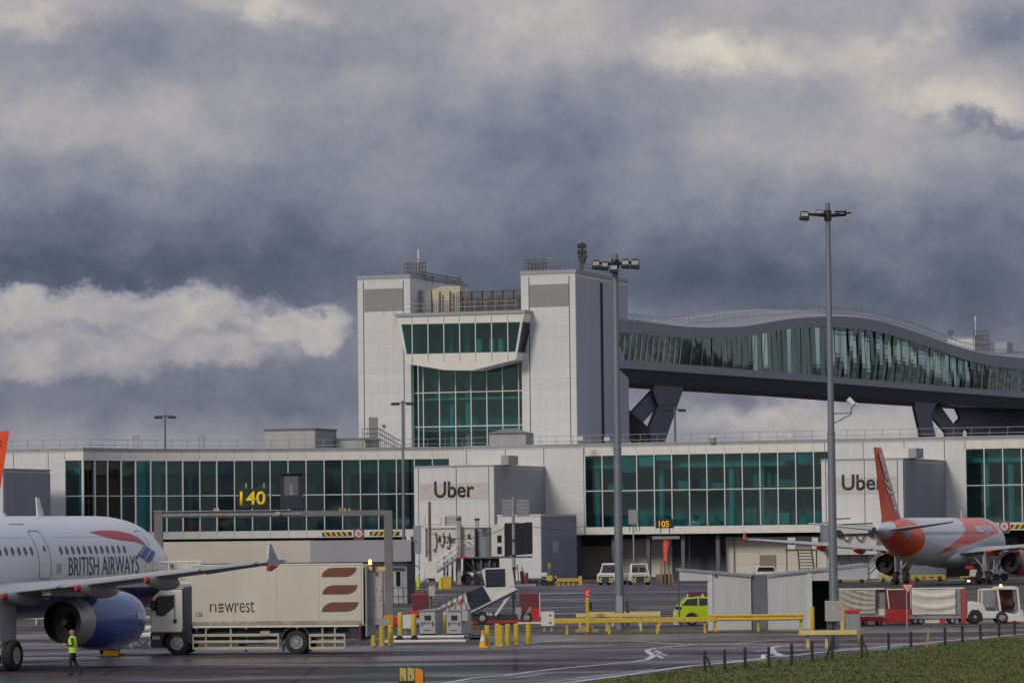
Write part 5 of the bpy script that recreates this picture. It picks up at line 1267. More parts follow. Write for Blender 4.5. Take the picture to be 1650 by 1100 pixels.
# ---- lime hatchback partly behind the shelter (rear to the left)
FK = Fr(1088, 196.5, 0); kc = thing_fr('hatchback_car', 'lime yellow hatchback with its rear to the left, half hidden by a corrugated shelter', 'car', FK)
m_lime = mat('lime_paint', (.46, .62, .012), .3, 0, .04, 1, coat=.5)
side = [(0.0, .42), (-.02, .75), (.06, 1.0), (.20, 1.08), (.52, 1.42), (1.2, 1.50), (2.0, 1.47), (2.75, 1.05), (3.6, .92), (4.1, .75), (4.2, .45), (4.1, .25), (3.75, .25)]
def arch_(xc, r=.36): return [(xc+r*math.cos(a), .30+r*math.sin(a)) for a in [PI*k/10 for k in range(11)]]
prof = side+arch_(3.35)+[(2.6, .22), (1.3, .22)]+arch_(.85)+[(.3, .28)]
def taper(z): return 0 if z < .9 else (z-.9)*.34
n_ = len(prof); vs_ = [(x, .0+taper(z), z) for x, z in prof]+[(x, 1.78-taper(z), z) for x, z in prof]
MB().add(vs_, [tuple(range(n_)), tuple(range(2*n_-1, n_-1, -1))]+[(i, i+n_, (i+1) % n_+n_, (i+1) % n_) for i in range(n_)]).build('body', m_lime, kc, bevel=.04)
def glassp(pts, name):
    q = [(x, taper(z)-.012, z) for x, z in pts]; k = len(q); MB().add(q+[(a, b+.02, c) for a, b, c in q], [tuple(range(k)), tuple(range(2*k-1, k-1, -1))]+[(i, i+k, (i+1) % k+k, (i+1) % k) for i in range(k)]).build(name, m_carglass, kc)
glassp([(.30, 1.06), (.62, 1.38), (1.15, 1.43), (1.15, 1.04)], 'rear_side_window'); glassp([(1.22, 1.04), (1.22, 1.43), (1.95, 1.41), (2.55, 1.06)], 'front_side_window')
MB().add([(.145, .2, 1.09), (.145, 1.58, 1.09), (.50, 1.45, 1.425), (.50, .33, 1.425)], [(0, 1, 2, 3)]).build('rear_window', m_carglass, kc)
MB().prism([(.38, 1.40), (.52, 1.46), (.75, 1.49), (.70, 1.44)], .28, 1.5).build('spoiler', m_lime, kc, bevel=.01)
MB().box(-.035, .28, -.012, .10, .86, 1.0).build('tail_lamp', mat('lamp_dark', (.05, .01, .012), .15), kc)
MB().box(-.05, .12, .02, 1.76, .30, .48).build('rear_bumper', m_blackm, kc, bevel=.03)
for x in (.85, 3.35):
    add_wheel(kc, x, .10, .31, .2, .68, spokes=5); add_wheel(kc, x, 1.68, .31, .2, .68)
wb = G(1092, 1006.5); t = thing('traffic_block', 'white block on the ground by the rear of the lime hatchback', 'block', wb)
MB().prism([(-.22, 0), (.30, 0), (.22, .16), (-.10, .22), (-.12, .72), (-.22, .72)], -.2, .2).build('body', m_offwhite, t, bevel=.03)

# ---- baggage tugs
def tug(fr, label, yaw=0.0, open_top=False):
    t = thing('baggage_tug', label, 'tug', fr.o, yaw, 'baggage tugs parked nose out under the pier')
    w = .95
    MB().prism([(-w, .35), (w, .35), (w, .95), (w*.86, 1.12), (-w*.86, 1.12), (-w, .95)], .0, 2.7).build('body', m_offwhite, t, bevel=.05)
    MB().box(-w*.85, w*.85, -.10, -.003, .22, .80).build('front_bumper', mat('bumper_navy', (.025, .03, .05), .6), t, bevel=.04)
    mb = MB()
    for i in range(3):
        for j in range(3):
            if (i+j) % 2 == 0:
                for s_ in (-1, 1): x = s_*(w*.62)+(i-1.5)*.14; mb.box(x, x+.14, -.125, -.103, .25+j*.14, .39+j*.14)
    mb.build('hazard_check', mat('check_yellow', (.60, .58, .16), .5), t)
    mb = MB()
    for k in range(7): mb.box(-.55+k*.15, -.46+k*.15, -.012, .0, .86, .98+.04*(k % 2))
    mb.build('fleet_marks', mat('marks_grey', (.28, .28, .29), .5), t)
    for s_ in (-1, 1): MB().box(s_*.62-.09, s_*.62+.09, -.02, .01, .84, 1.0).build('headlight', mat('lens_pale', (.45, .45, .45)), t)
    mb = MB()
    for s_ in (-1, 1): mb.bar((s_*.80, .45, 1.1), (s_*.70, .80, 1.92), .10).bar((s_*.74, 2.2, 1.1), (s_*.70, 2.2, 1.92), .09)
    mb.bar((-.74, .80, 1.92), (.74, .80, 1.92), .10); mb.build('cab_frame', m_offwhite, t)
    MB().add([(-.76, .47, 1.13), (.76, .47, 1.13), (.67, .78, 1.88), (-.67, .78, 1.88)], [(0, 1, 2, 3)]).build('windscreen', glass('windscreen_glass', (.45, .55, .55), .05, .9), t)
    MB().box(-.78, .78, .74, 2.25, 1.95, 2.02).build('roof', m_offwhite, t, bevel=.02) if not open_top else None
    MB().box(-.6, -.1, 1.5, 1.95, 1.0, 1.62).box(.1, .6, 1.5, 1.95, 1.0, 1.62).build('seat', m_black, t, bevel=.04)
    for s_ in (-1, 1):
        for y in (.55, 2.2):
            MB().loft([[(s_*.82+a*.24, y+.36*b*math.sin(2*PI*i/22), .36+.36*b*math.cos(2*PI*i/22)) for i in range(22)] for a, b in ((-.5, .5), (-.5, .9), (-.3, 1), (.3, 1), (.5, .9), (.5, .5))]).build('wheel', m_tyre, t, smooth=50)
    return t
tug(Fr(1031, 346, 0), 'white open topped tug between the tall mast and the red banner', 0.05, True)
tug(Fr(976, 347, 0), 'white roofed tug partly hidden by the tall mast', math.radians(-28))

# ---- right hand tug with its carts
def tug_side():
    F = Fr(1556, 193.5, 0); t = thing_fr('tow_tractor', 'white cab tow tractor with amber beacon at the right frame edge, pulling covered carts', 'tug', F, None); U, Z = F.U, F.Z
    MB().prism([(U(1557), Z(1557, 996)), (U(1557), Z(1557, 972)), (U(1562), Z(1560, 968)), (U(1580), Z(1580, 971)), (U(1585), Z(1585, 984)), (U(1611), Z(1611, 985)), (U(1614), Z(1614, 996))], .1, 1.6).build('body', m_offwhite, t, bevel=.04)
    MB().prism([(U(1612), Z(1612, 986)), (U(1618), Z(1618, 986)), (U(1636), Z(1636, 990)), (U(1642), Z(1642, 981)), (U(1646), Z(1646, 982)), (U(1648), Z(1648, 1001)), (U(1615), Z(1615, 1001))], .1, 1.6).build('nose', m_offwhite, t, bevel=.03)
    MB().box(U(1580), U(1612), .3, 1.5, .45, .55).box(U(1586), U(1612), .25, .35, .28, .42).build('running_board', mat('tan_step', (.35, .32, .28), .6), t)
    for y in (.12, 1.5):
        MB().bar((U(1637), y, Z(1637, 946)), (U(1640), y, Z(1640, 984)), .10).bar((U(1640), y, Z(1640, 984)), (U(1642), y, Z(1642, 990)), .08).build('windscreen_pillar', m_offwhite, t)
        mb = MB(); mb.bar((U(1579), y, Z(1579, 984)), (U(1580), y, Z(1580, 950)), .07).bar((U(1580), y, Z(1580, 949.5)), (U(1606), y, Z(1606, 948.5)), .07).bar((U(1609), y, Z(1609, 984)), (U(1605), y, Z(1605, 949)), .10).bar((U(1579), y, Z(1579, 970)), (U(1585), y, Z(1585, 984)), .07)
        mb.build('cab_frame', m_offwhite, t)
    MB().prism([(U(1602), Z(1602, 949)), (U(1604), Z(1604, 945)), (U(1634), Z(1634, 944.5)), (U(1640), Z(1640, 948)), (U(1638), Z(1638, 949.5))], .05, 1.6).build('roof', m_offwhite, t, bevel=.02)
    MB().box(U(1581), U(1606), 1.2, 1.24, Z(1590, 978), Z(1590, 951)).build('rear_window', mat('window_grey', (.26, .27, .28), .2), t)
    MB().box(U(1611), U(1634), 1.2, 1.26, Z(1620, 985), Z(1620, 950)).build('cab_back', m_maroon, t)
    MB().prism([(U(1614), Z(1614, 988)), (U(1612), Z(1612, 968)), (U(1616), Z(1616, 968)), (U(1618), Z(1618, 982)), (U(1627), Z(1627, 982)), (U(1627), Z(1627, 988))], .4, 1.1).build('seat', m_black, t, bevel=.03)
    MB().tube((U(1632), .7, Z(1632, 980)), (U(1629), .7, Z(1629, 972)), .03, n=6).tube((U(1627.5), .5, Z(1628, 970)), (U(1630.5), .9, Z(1630, 974)), .2, n=12).build('steering_wheel', m_black, t)
    MB().box(U(1612), U(1640), .15, 1.5, Z(1625, 1003), Z(1625, 998)).build('red_skirt', m_red, t)
    for px, r in ((1568, .36), (1611, .31)):
        add_wheel(t, U(px), .15, r, .28, .5, rimmat=m_grey); add_wheel(t, U(px), 1.5, r, .28, .5, rimmat=m_grey)
    MB().prism([(U(1557), Z(1557, 1000)), (U(1560), Z(1560, 985)), (U(1564), Z(1564, 981.5)), (U(1574), Z(1574, 982)), (U(1579), Z(1579, 988)), (U(1580.5), Z(1580, 1001))], .04, .14).build('wheel_cover', m_black, t)
    MB().tube((U(1612.5), .6, Z(1612, 945)), (U(1612.5), .6, Z(1612, 941)), .085, .05, 10).build('beacon', mat('beacon_amber', (.8, .35, .05)), t)
    MB().bar((U(1565), .2, Z(1565, 975)), (U(1568), .2, Z(1568, 962)), .05).build('lever', mat('lever_red', (.35, .05, .04), .5), t)
tug_side()
m_tarp = mat('tarp_white', (.62, .60, .54), .75, 0, .08, 3, bump=.2, bscale=6); m_tarpg = mat('tarp_beige', (.42, .40, .35), .8, 0, .15, 3, bump=.3, bscale=6)
def curtain(u0, u1, z0, z1, m, parent, y=.0, sag=.05, folds=5, seed=0, diag=0.0):
    r_ = random.Random(seed); NX, NZ = 36, 18; vs = []
    ph = [r_.uniform(0, 6) for _ in range(8)]
    for j in range(NZ+1):
        for i in range(NX+1):
            a, b = i/NX, j/NZ
            s_ = 4*a*(1-a)
            e = (b+.16*s_*(1-.4*b)+diag*a*(.3+b)); d = sag*(math.sin(e*folds*PI+ph[0])+.45*math.sin(e*folds*1.9*PI+ph[3]+a*2))*(.5+.5*s_)+.006*math.sin(a*23+ph[1])
            vs.append((lerp(u0, u1, a), y-abs(sag)-d, lerp(z0, z1, b)+(.03*math.sin(a*PI)*-(1 if j == NZ else 0))))
    fs = [(j*(NX+1)+i, j*(NX+1)+i+1, (j+1)*(NX+1)+i+1, (j+1)*(NX+1)+i) for j in range(NZ) for i in range(NX)]
    o = MB().add(vs, fs).build('curtain', m, parent, smooth=180); sol = o.modifiers.new('thick', 'SOLIDIFY'); sol.thickness = .012; return o
def small_wheel(parent, x, y, r=.2): return add_wheel(parent, x, y, r, .12, .5, rimmat=m_grey)
# white curtained cart
F = Fr(1466, 194.0, 0); U, Z = F.U, F.Z; t = thing_fr('baggage_cart', 'baggage cart with clean white side curtain and red end, behind the tow tractor', 'cart', F, 'covered carts in tow')
zt_, zb_ = Z(1500, 948.5), Z(1500, 990)
MB().box(U(1462), U(1555), .05, 1.5, Z(1500, 996), Z(1500, 991)).build('deck', m_grey, t)
MB().box(U(1466), U(1552), .05, 1.5, zt_, zt_+.05).build('roof', m_offwhite, t)
curtain(U(1466.5), U(1537), zb_, zt_-.01, m_tarp, t, .04, .05, 5, 4)
MB().box(U(1467), U(1537), 1.3, 1.34, zb_, zt_-.003).build('back_curtain', m_tarpg, t)
MB().box(U(1538), U(1545.5), .06, 1.4, zb_, zt_-.003).build('mesh_end', mat('mesh_grey', (.25, .24, .25), .6), t)
MB().box(U(1546), U(1554), .03, 1.45, Z(1550, 1003), zt_-.003).build('red_end', mat('end_red', (.38, .05, .05), .6), t)
MB().box(U(1487), U(1511), .15, .2, Z(1500, 1003), Z(1500, 997)).build('skirt', m_offwhite, t); MB().box(U(1511.5), U(1520), .12, .2, Z(1515, 1003), Z(1515, 996.5)).build('red_skirt', m_red, t)
for px in (1472, 1481, 1532): small_wheel(t, U(px), .12, .17); small_wheel(t, U(px), 1.4, .17)
# red container
F = Fr(1426, 194.4, 0); U, Z = F.U, F.Z; t = thing_fr('cargo_container', 'red and maroon cargo container between the two curtained carts', 'container', F)
MB().box(U(1426.5), U(1466), .04, 1.5, .0+.06, Z(1445, 981)).build('lower_body', m_red, t, bevel=.02)
MB().box(U(1428), U(1464), .06, 1.45, Z(1445, 980.6), Z(1445, 950)).build('upper_curtain', m_maroon, t)
MB().bar((U(1427), .05, Z(1427, 950)), (U(1430), .05, Z(1430, 980)), .06).bar((U(1426), .05, Z(1426, 949)), (U(1466), .05, Z(1466, 948.5)), .06).bar((U(1465), .05, Z(1465, 950)), (U(1465), .05, Z(1465, 980)), .05).build('frame', m_offwhite, t)
# beige curtained cart
F = Fr(1354, 195.5, 0); U, Z = F.U, F.Z; t = thing_fr('baggage_cart', 'baggage cart with sagging wrinkled beige curtain, just right of the tall mast', 'cart', F, 'covered carts in tow')
zt_, zb_ = Z(1380, 949.5), Z(1380, 985)
MB().box(U(1350), U(1424), .05, 1.5, Z(1380, 996), Z(1380, 991)).build('deck', m_grey, t)
MB().box(U(1350), U(1424), .05, 1.5, zt_, zt_+.05).build('roof', m_offwhite, t)
curtain(U(1350), U(1408), zb_-.1, zt_-.01, m_tarpg, t, .05, .075, 7, 9, .55)
MB().box(U(1411), U(1424.5), .3, .34, Z(1418, 980), zt_-.003).build('end_window', mat('window_grey', (.26, .27, .28)), t); MB().box(U(1412), U(1424.5), .25, .34, Z(1418, 995), Z(1418, 980.5)).build('end_panel', m_offwhite, t)
MB().bar((U(1409), .1, zb_), (U(1409), .1, zt_), .06).build('corner_post', m_dkgrey, t)
MB().box(U(1358), U(1410), .02, .3, Z(1385, 990.5), Z(1385, 985.5)).build('bag_strip', m_offwhite, t, bevel=.03)
for px in (1360, 1415): small_wheel(t, U(px), .2, .2); small_wheel(t, U(px), 1.4, .2)
F = Fr(1383, 192.5, 0); U, Z = F.U, F.Z; t = thing_fr('dolly', 'low red dolly under the beige curtained cart', 'dolly', F)
MB().prism([(U(1384), Z(1384, 1001)), (U(1384), Z(1384, 993)), (U(1421), Z(1421, 993)), (U(1425), Z(1425, 998)), (U(1421), Z(1421, 1001))], 0, 1.0).build('deck', m_red, t, bevel=.02)
for px in (1391, 1414): small_wheel(t, U(px), .1, .13); small_wheel(t, U(px), .9, .13)
# white van behind the shelters
F = Fr(1234, 352, 0); U, Z = F.U, F.Z; t = thing_fr('parked_van', 'white van with orange marks, only its roof showing over the corrugated shelters', 'van', F)
MB().prism([(-.95, .3), (.95, .3), (.98, 1.0), (.80, Z(1234, 912)), (-.80, Z(1234, 912)), (-.98, 1.0)], 0, 4.6).build('body', m_offwhite, t, bevel=.06)
MB().prism([(-.83, 1.05), (.83, 1.05), (.72, 1.45), (-.72, 1.45)], -.02, .01).build('windscreen', m_carglass, t)
mb = MB()
for k in range(6): mb.box(-.42+k*.14, -.33+k*.14, -.03, .0, 1.55, 1.66+.04*(k % 3 == 0))
mb.build('orange_marks', m_orange, t)
for s_ in (-1, 1):
    for y in (.9, 3.7): MB().loft([[(s_*.84+a*.2, y+.33*b*math.sin(2*PI*i/20), .33+.33*b*math.cos(2*PI*i/20)) for i in range(20)] for a, b in ((-.5, .5), (-.5, .9), (-.3, 1), (.3, 1), (.5, .9), (.5, .5))]).build('wheel', m_tyre, t, smooth=50)
# ================================================================== MASTS
def mast(px, py_base, Y, py_top, r0, r1, label, lamps, px_top=None):
    F = Fr(px, Y, 0, py_base); t = thing_fr('light_mast', label, 'light mast', F, 'floodlight masts'); h = F.Z(px, py_top)
    zj = h*.48
    MB().tube((0, 0, 0), (0, 0, zj), r0, lerp(r0, r1, .42), 16).tube((0, 0, zj), (0, 0, h), lerp(r0, r1, .5)*.93, r1, 16).tube((0, 0, zj-.05), (0, 0, zj+.05), lerp(r0, r1, .42)*1.08, n=16).build('pole', m_pole, t, smooth=40)
    mb = MB(); k = 0
    for (dx, dz, w, hh, dy) in lamps:
        ax = dx*.9; mb.tube((0, 0, h-.55), (ax, dy*.8, h-.42-abs(dx)*.05), .06, n=6)
    mb.tube((0, 0, h-.75), (0, 0, h-.3), r1*1.5, n=12); mb.build('lamp_arm', m_blackm, t)
    for (dx, dz, w, hh, dy) in lamps:
        mb = MB().prism([(dx-w/2, h+dz-hh*.5), (dx+w/2, h+dz-hh*.6), (dx+w/2*.85, h+dz+hh*.45), (dx-w/2*.6, h+dz+hh*.5)], dy-.28, dy+.28)
        o = mb.build('floodlight', m_blackm, t, bevel=.03)
        MB().prism([(dx-w*.36, h+dz-hh*.15), (dx+w*.36, h+dz-hh*.15), (dx+w*.36, h+dz+hh*.28), (dx-w*.3, h+dz+hh*.30)], dy-.31, dy-.285).build('lens', mat('lamp_lens', (.42, .45, .47), .15), o)
    return t, F, h
s1 = 158.7/6000; s2 = 190/6000
M1, F1, h1 = mast(1344.5, 1040, 158.7, 327.5, .20, .105, 'tallest grey floodlight mast, right of the corrugated shelters, carrying a camera',
    [(-1.05, -.55, .42, .36, -.4), (-.40, -.42, .36, .24, -.2), (.55, -.32, .5, .07, .3), (.9, -.36, .3, .06, .5)])
M2, F2, h2 = mast(998.5, 1012, 190, 409, .235, .145, 'tall grey floodlight mast standing in yellow railings in front of the tower',
    [(-1.0, -.55, .46, .44, -.3), (-.55, -.60, .44, .42, -.1), (-.1, -.78, .46, .42, -.5), (.50, -.52, .46, .46, -.3), (.98, -.55, .50, .48, -.5)])
# camera bracket on the tallest mast
mb = MB(); U, Z = F1.U, F1.Z
mb.tube((0, 0, Z(1345, 666)), (U(1374), 0, Z(1374, 665)), .03, n=6).tube((0, 0, Z(1345, 684)), (U(1374), 0, Z(1374, 667)), .03, n=6).tube((U(1374), 0, Z(1374, 667)), (U(1374), 0, Z(1374, 655)), .04, n=6)
mb.build('camera_bracket', m_galv, M1)
MB().tube((U(1369), -.1, Z(1369, 643)), (U(1378), -.2, Z(1378, 652)), .13, .11, 12).tube((U(1374), 0, Z(1374, 656)), (U(1374), 0, Z(1374, 645)), .11, n=10).tube((U(1376), -.15, Z(1376, 650)), (U(1383), -.2, Z(1383, 651)), .05, n=8).build('security_camera', m_offwhite, M1, smooth=40)
# cabinet strapped to the mast and door plate
MB().box(U(1325.5), U(1352.5), -.62, -.24, Z(1340, 1000), Z(1340, 967)).build('cabinet', mat('cabinet_beige', (.36, .35, .32), .5, 0, .06), M1, bevel=.02)
MB().tube((U(1338), -.622, Z(1338, 979)), (U(1338), -.65, Z(1338, 979)), .035, n=10).build('cabinet_badge', mat('badge_white', (.8, .8, .8), .3), M1)
MB().box(U(1328), U(1331), -.5, -.3, 0, Z(1340, 1000)).box(U(1333), U(1335), -.5, -.3, 0, Z(1340, 1000)).build('conduit', m_dkgrey, M1)
U, Z = F2.U, F2.Z
MB().box(-.16, .16, -.36, -.20, Z(998, 1000), Z(998, 960)).build('door_plate', mat('mast_plate', (.30, .33, .36), .5), M2, bevel=.03)
MB().box(.36, .52, .1, .5, 0, Z(1010, 948)).build('side_cabinet', mat('cabinet_brown', (.13, .12, .13), .6), M2)
def roof_mast(px, py_top, py_base, Y, zbase, label, big=True):
    F = Fr(px, Y, 0, py_base); t = thing('light_mast', label, 'light mast', (F.o.x, Y, zbase), 0, 'floodlight masts'); h = F.Z(px, py_top)-zbase
    MB().tube((0, 0, 0), (0, 0, h), .19, .12, 12).build('pole', m_pole, t, smooth=40)
    mb = MB().tube((-1.0, 0, h-.25), (1.0, 0, h-.25), .06, n=6); mb.build('lamp_arm', m_blackm, t)
    for dx in (-1.0, -.55, .6, 1.05): MB().prism([(dx-.24, h-.48), (dx+.24, h-.52), (dx+.2, h-.25), (dx-.15, h-.22)], -.3, .3).build('floodlight', m_blackm, t, bevel=.03)
roof_mast(650.5, 645, 866, 392, 0, 'slim floodlight mast in front of the tower left block')
roof_mast(266, 667, 722, 425, 0, 'floodlight mast rising behind the long left glazing')
roof_mast(1088, 656, 714, 425, 0, 'floodlight mast under the footbridge beside its left legs')

# ================================================================== GANTRY WITH STAND NUMBER
F = Fr(255, 213, 0); U, Z = F.U, F.Z; t = thing_fr('stand_gantry', 'grey steel gantry carrying the stand number 140 and a dark docking display', 'gantry', F)
m_gan = mat('gantry_grey', (.17, .17, .17), .55, .1, .15, 2)
for a, b in ((248.5, 262), (618.5, 632)): MB().box(U(a), U(b), -.2, .25, 0, Z(a, 822)).build('post', m_gan, t, bevel=.02)
MB().box(U(262)+.003, U(618.5)-.003, -.14, .2, Z(440, 832), Z(440, 823)).build('beam', m_gan, t)
MB().box(U(248), U(470), -.25, .25, Z(440, 822.4), Z(440, 821)).box(U(262)+.01, U(486), -.22, -.16, Z(440, 829.5), Z(440, 826.5)).build('cable_tray', m_galv, t)
MB().box(U(384.5), U(431), -.18, .12, Z(407, 818), Z(407, 786.5)).build('number_board', m_blackm, t, bevel=.02)
lettering('140', U(387), U(428.5), Z(407, 813.5), Z(407, 791), -.19, mat('number_yellow', (.80, .62, .02), .4, emit=((1.0, .75, .02), .06)), t, 'stand_number', .02, .02)
for px in (396, 425): MB().box(U(px)-.03, U(px+2), -.05, .05, Z(px, 786), Z(px, 778)).build('board_hook', m_galv, t)
MB().box(U(452), U(488), -.12, .30, Z(470, 819), Z(470, 763.5)).build('display_housing', mat('display_navy', (.022, .025, .045), .5, 0, .1), t, bevel=.03)
MB().box(U(451), U(489), -.32, .32, Z(470, 763.4), Z(470, 762)).build('display_hood', m_blackm, t)
dp = MB().box(U(458), U(481), -.135, -.122, Z(470, 798), Z(470, 766)).build('display_panel', mat('display_grey', (.13, .12, .13), .4), t)
MB().box(U(467), U(472.5), -.150, -.137, Z(470, 797), Z(470, 781)).box(U(459), U(480), -.150, -.137, Z(470, 781), Z(470, 780)).build('display_bar', mat('display_bar_grey', (.25, .24, .24), .4), t)
for px in (346, 352, 548, 556, 563): MB().tube((U(px), -.1, Z(px, 823)), (U(px), -.1, Z(px, 818.5)), .05, n=6).build('small_lamp', m_cream, t)
MB().tube((U(448), -.2, Z(448, 831)), (U(448), -.45, Z(448, 827)), .14, n=10).box(U(440), U(452), -.3, -.16, Z(448, 831), Z(448, 828)).build('camera', m_galv, t)
MB().box(U(250), U(265), -.24, -.205, Z(255, 905), Z(255, 888)).build('red_board', mat('board_red', (.42, .06, .05), .6), t)
MB().box(U(612), U(640), -.35, .35, 0, .25).build('footing', m_yellow, t, bevel=.04)

# ================================================================== SERVICE BUILDING UNDER THE PIER
F = Fr(250, 268, 0); U, Z = F.U, F.Z; t = thing_fr('service_building', 'low flat roofed service building with cream and grey fascia behind the lorry', 'building', F)
zf0, zf1 = Z(500, 905.5), Z(500, 870.5)
MB().box(U(240), U(500), -.6, 6, zf0, zf1).build('cream_fascia', mat('fascia_cream', (.56, .52, .44), .55, 0, .06, .4), t)
MB().box(U(500)+.003, U(662), -.6, 6, zf0, zf1-.02).build('grey_fascia', mat('fascia_grey', (.33, .33, .36), .55, 0, .06, .4), t)
MB().box(U(240), U(655), 0, 5.8, 0, zf0-.003).build('wall', mat('service_wall', (.36, .36, .38), .6, 0, .08, .5), t)
MB().box(U(240), U(600), -.03, .01, Z(400, 940), zf0-.25).build('wall_panels', cladding('panel_tan', (.36, .34, .29), 1.0, .05, 0, .6, .7), t)
MB().box(U(634.5), U(646.5), -.05, .02, Z(640, 962), Z(640, 917)).build('door', mat('door_pale', (.42, .43, .46), .5), t)
MB().box(U(637), U(644), -.07, -.053, Z(640, 944), Z(640, 920)).build('door_window', m_carglass, t)
MB().box(U(630), U(649), -.3, .02, Z(640, 915.6), Z(640, 914)).build('door_canopy', m_dkgrey, t)
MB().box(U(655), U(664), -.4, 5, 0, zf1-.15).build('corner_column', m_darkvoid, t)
# ramp with railing in front of the door
F = Fr(632, 255, 0); U, Z = F.U, F.Z; t = thing_fr('ramp_railing', 'thin dark railing of the ramp in front of the service door', 'railing', F)
mb = MB(); z0, z1 = Z(660, 978), Z(660, 946)
for z in (z1, (z0+z1)/2+.1): mb.tube((U(632), 0, z), (U(692), 0, z), .025, n=5)
mb.build('rail', m_blackm, t); mb = MB()
for k in range(8): px = 632+k*8.4; MB().tube((U(px), 0, 0), (U(px), 0, z1), .025, n=5).build('post', m_blackm, t)
MB().box(U(632), U(700), .2, 1.6, 0, z0+.1).build('ramp', mat('ramp_slate', (.07, .085, .10), .7), t)

# ================================================================== CORRUGATED SHELTERS
m_corr = cladding('corrugated_grey', (.58, .59, .60), .085, .02, 0, .5, .62, .08, .2, .02)
def shelter(px0, px1, th_, label, roof, canopy, side, opening=None):
    F = Fr(px0, 187, 0); U, Z = F.U, F.Z; t = thing_fr('shelter', label, 'shelter', F, 'corrugated shelters')
    MB().prism([(U(px0), 0), (U(px1), 0), (U(px1), Z(px1, roof[1])-.02), (U(px0), Z(px0, roof[0])-.02)], 0, .08).build('front_wall', m_corr, t)
    return t, F
t, F = shelter(1138.5, 1208, 0, 'left corrugated metal shelter with canopy, hiding the lime hatchback', (920, 925), None, None); U, Z = F.U, F.Z
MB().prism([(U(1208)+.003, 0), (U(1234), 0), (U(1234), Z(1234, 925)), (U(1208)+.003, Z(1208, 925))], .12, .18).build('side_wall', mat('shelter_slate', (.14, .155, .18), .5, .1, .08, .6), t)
MB().prism([(U(1091), Z(1091, 919.5)), (U(1209), Z(1209, 929)), (U(1209), Z(1209, 924.5)), (U(1091), Z(1091, 915.5))], -.12, 3.2).build('roof', m_galv, t)
MB().prism([(U(1093), Z(1093, 935)), (U(1138), Z(1138, 935)), (U(1138), Z(1138, 921.8)), (U(1093), Z(1093, 920))], -.05, .02).build('canopy_fascia', m_corr, t)
MB().box(U(1091), U(1141), -.06, .0, Z(1115, 936.5), Z(1115, 935.2)).build('canopy_edge', m_dkgrey, t)
MB().box(U(1138), U(1146), -.06, -.003, 0, Z(1140, 924)).build('corner_trim', mat('shelter_trim', (.55, .56, .57), .5), t)
MB().box(U(1150), U(1153), -.1, -.003, Z(1150, 929), Z(1150, 926.5)).build('lamp', m_blackm, t)
MB().box(U(1094), U(1208), 3.0, 3.1, Z(1150, 935), Z(1208, 929)).build('back_beam', m_dkgrey, t)
for px in (1095,): MB().box(U(px), U(px)+.08, 3.0, 3.1, 0, Z(1115, 935)).build('canopy_post', m_dkgrey, t)
t, F = shelter(1234.5, 1306, 0, 'right corrugated metal shelter with dark opening, beside the tallest mast', (929, 919), None, None); U, Z = F.U, F.Z
MB().prism([(U(1233.5), Z(1233.5, 929)), (U(1396), Z(1396, 911.5)), (U(1396), Z(1396, 907.5)), (U(1233.5), Z(1233.5, 925.5))], -.12, 3.2).build('roof', m_galv, t)
MB().prism([(U(1306)+.003, Z(1306, 935)), (U(1340), Z(1340, 935)), (U(1340), Z(1340, 919)), (U(1306)+.003, Z(1306, 920))], 0, .08).build('lintel', m_corr, t)
MB().prism([(U(1345), Z(1345, 932.5)), (U(1396), Z(1396, 932.5)), (U(1396), Z(1396, 912.5)), (U(1345), Z(1345, 917))], -.06, .02).build('canopy_fascia', mat('fascia_slate', (.40, .42, .46), .5), t)
MB().box(U(1306)-.25, U(1306), -.06, -.003, 0, Z(1306, 922)).build('corner_trim', mat('shelter_trim', (.55, .56, .57)), t)
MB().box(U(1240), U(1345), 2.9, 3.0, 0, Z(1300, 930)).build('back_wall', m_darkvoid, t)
MB().box(U(1340), U(1344), 0, 2.8, 0, Z(1340, 922)).build('end_wall', m_grey, t)

# ================================================================== YELLOW BARRIERS, BOLLARDS, POSTS
def barrier(label, Y, x0, x1, py0, py1, posts, py_post, m=m_yellow, beam=False, th=0.0, depth=.12):
    F = Fr(x0, Y, th); U, Z = F.U, F.Z; t = thing_fr('barrier', label, 'barrier', F, 'yellow steel barriers'); u1 = U(x1)
    xm = (x0+x1)/2
    if beam:
        z0, z1 = Z(xm, py1), Z(xm, py0); h = z1-z0
        MB().prism([(0, z0), (-.05, z0+h*.2), (0, z0+h*.45), (0, z0+h*.55), (-.05, z0+h*.8), (0, z1), (.05, z1), (.05, z0)], 0, u1, 'x').build('rail', m, t)
    else: MB().box(0, u1, 0, depth, Z(xm, py1), Z(xm, py0)).build('rail', m, t, bevel=.02)
    zt = Z(xm, py0)-.03; pp = None
    for px in posts:
        if pp is None: pp = MB().box(-.055, .055, depth+.003, depth+.12, 0, zt).build('post', m, t); c = pp
        else: c = inst(pp, t)
        c.location = (U(px), 0, 0)
    return t, F
barrier('long low yellow barrier rail from the white cabinet to the shelters', 181.5, 892, 1150, 994.5, 1002.5, (911, 979, 1056, 1133), 1018)
barrier('deep yellow barrier rail in front of the corrugated shelters', 183.5, 1140, 1292, 989, 999.5, (1150, 1219, 1288), 1016, beam=True)
barrier('yellow rail close around the second mast, in front of its base', 186.5, 927, 1062, 987.5, 993.5, (932, 975, 1030, 1058), 1010, m=m_cream)
barrier('short raised yellow rail behind the base of the second mast', 196, 943, 1062, 985, 989.5, (945, 985, 1028, 1060), 1008, m=m_cream)
tb, Fb_ = barrier('faded yellow barrier around the foot of the tallest mast', 156.8, 1286, 1378, 1015, 1022.5, (1299, 1329), 1040, m=m_cream, depth=.25)
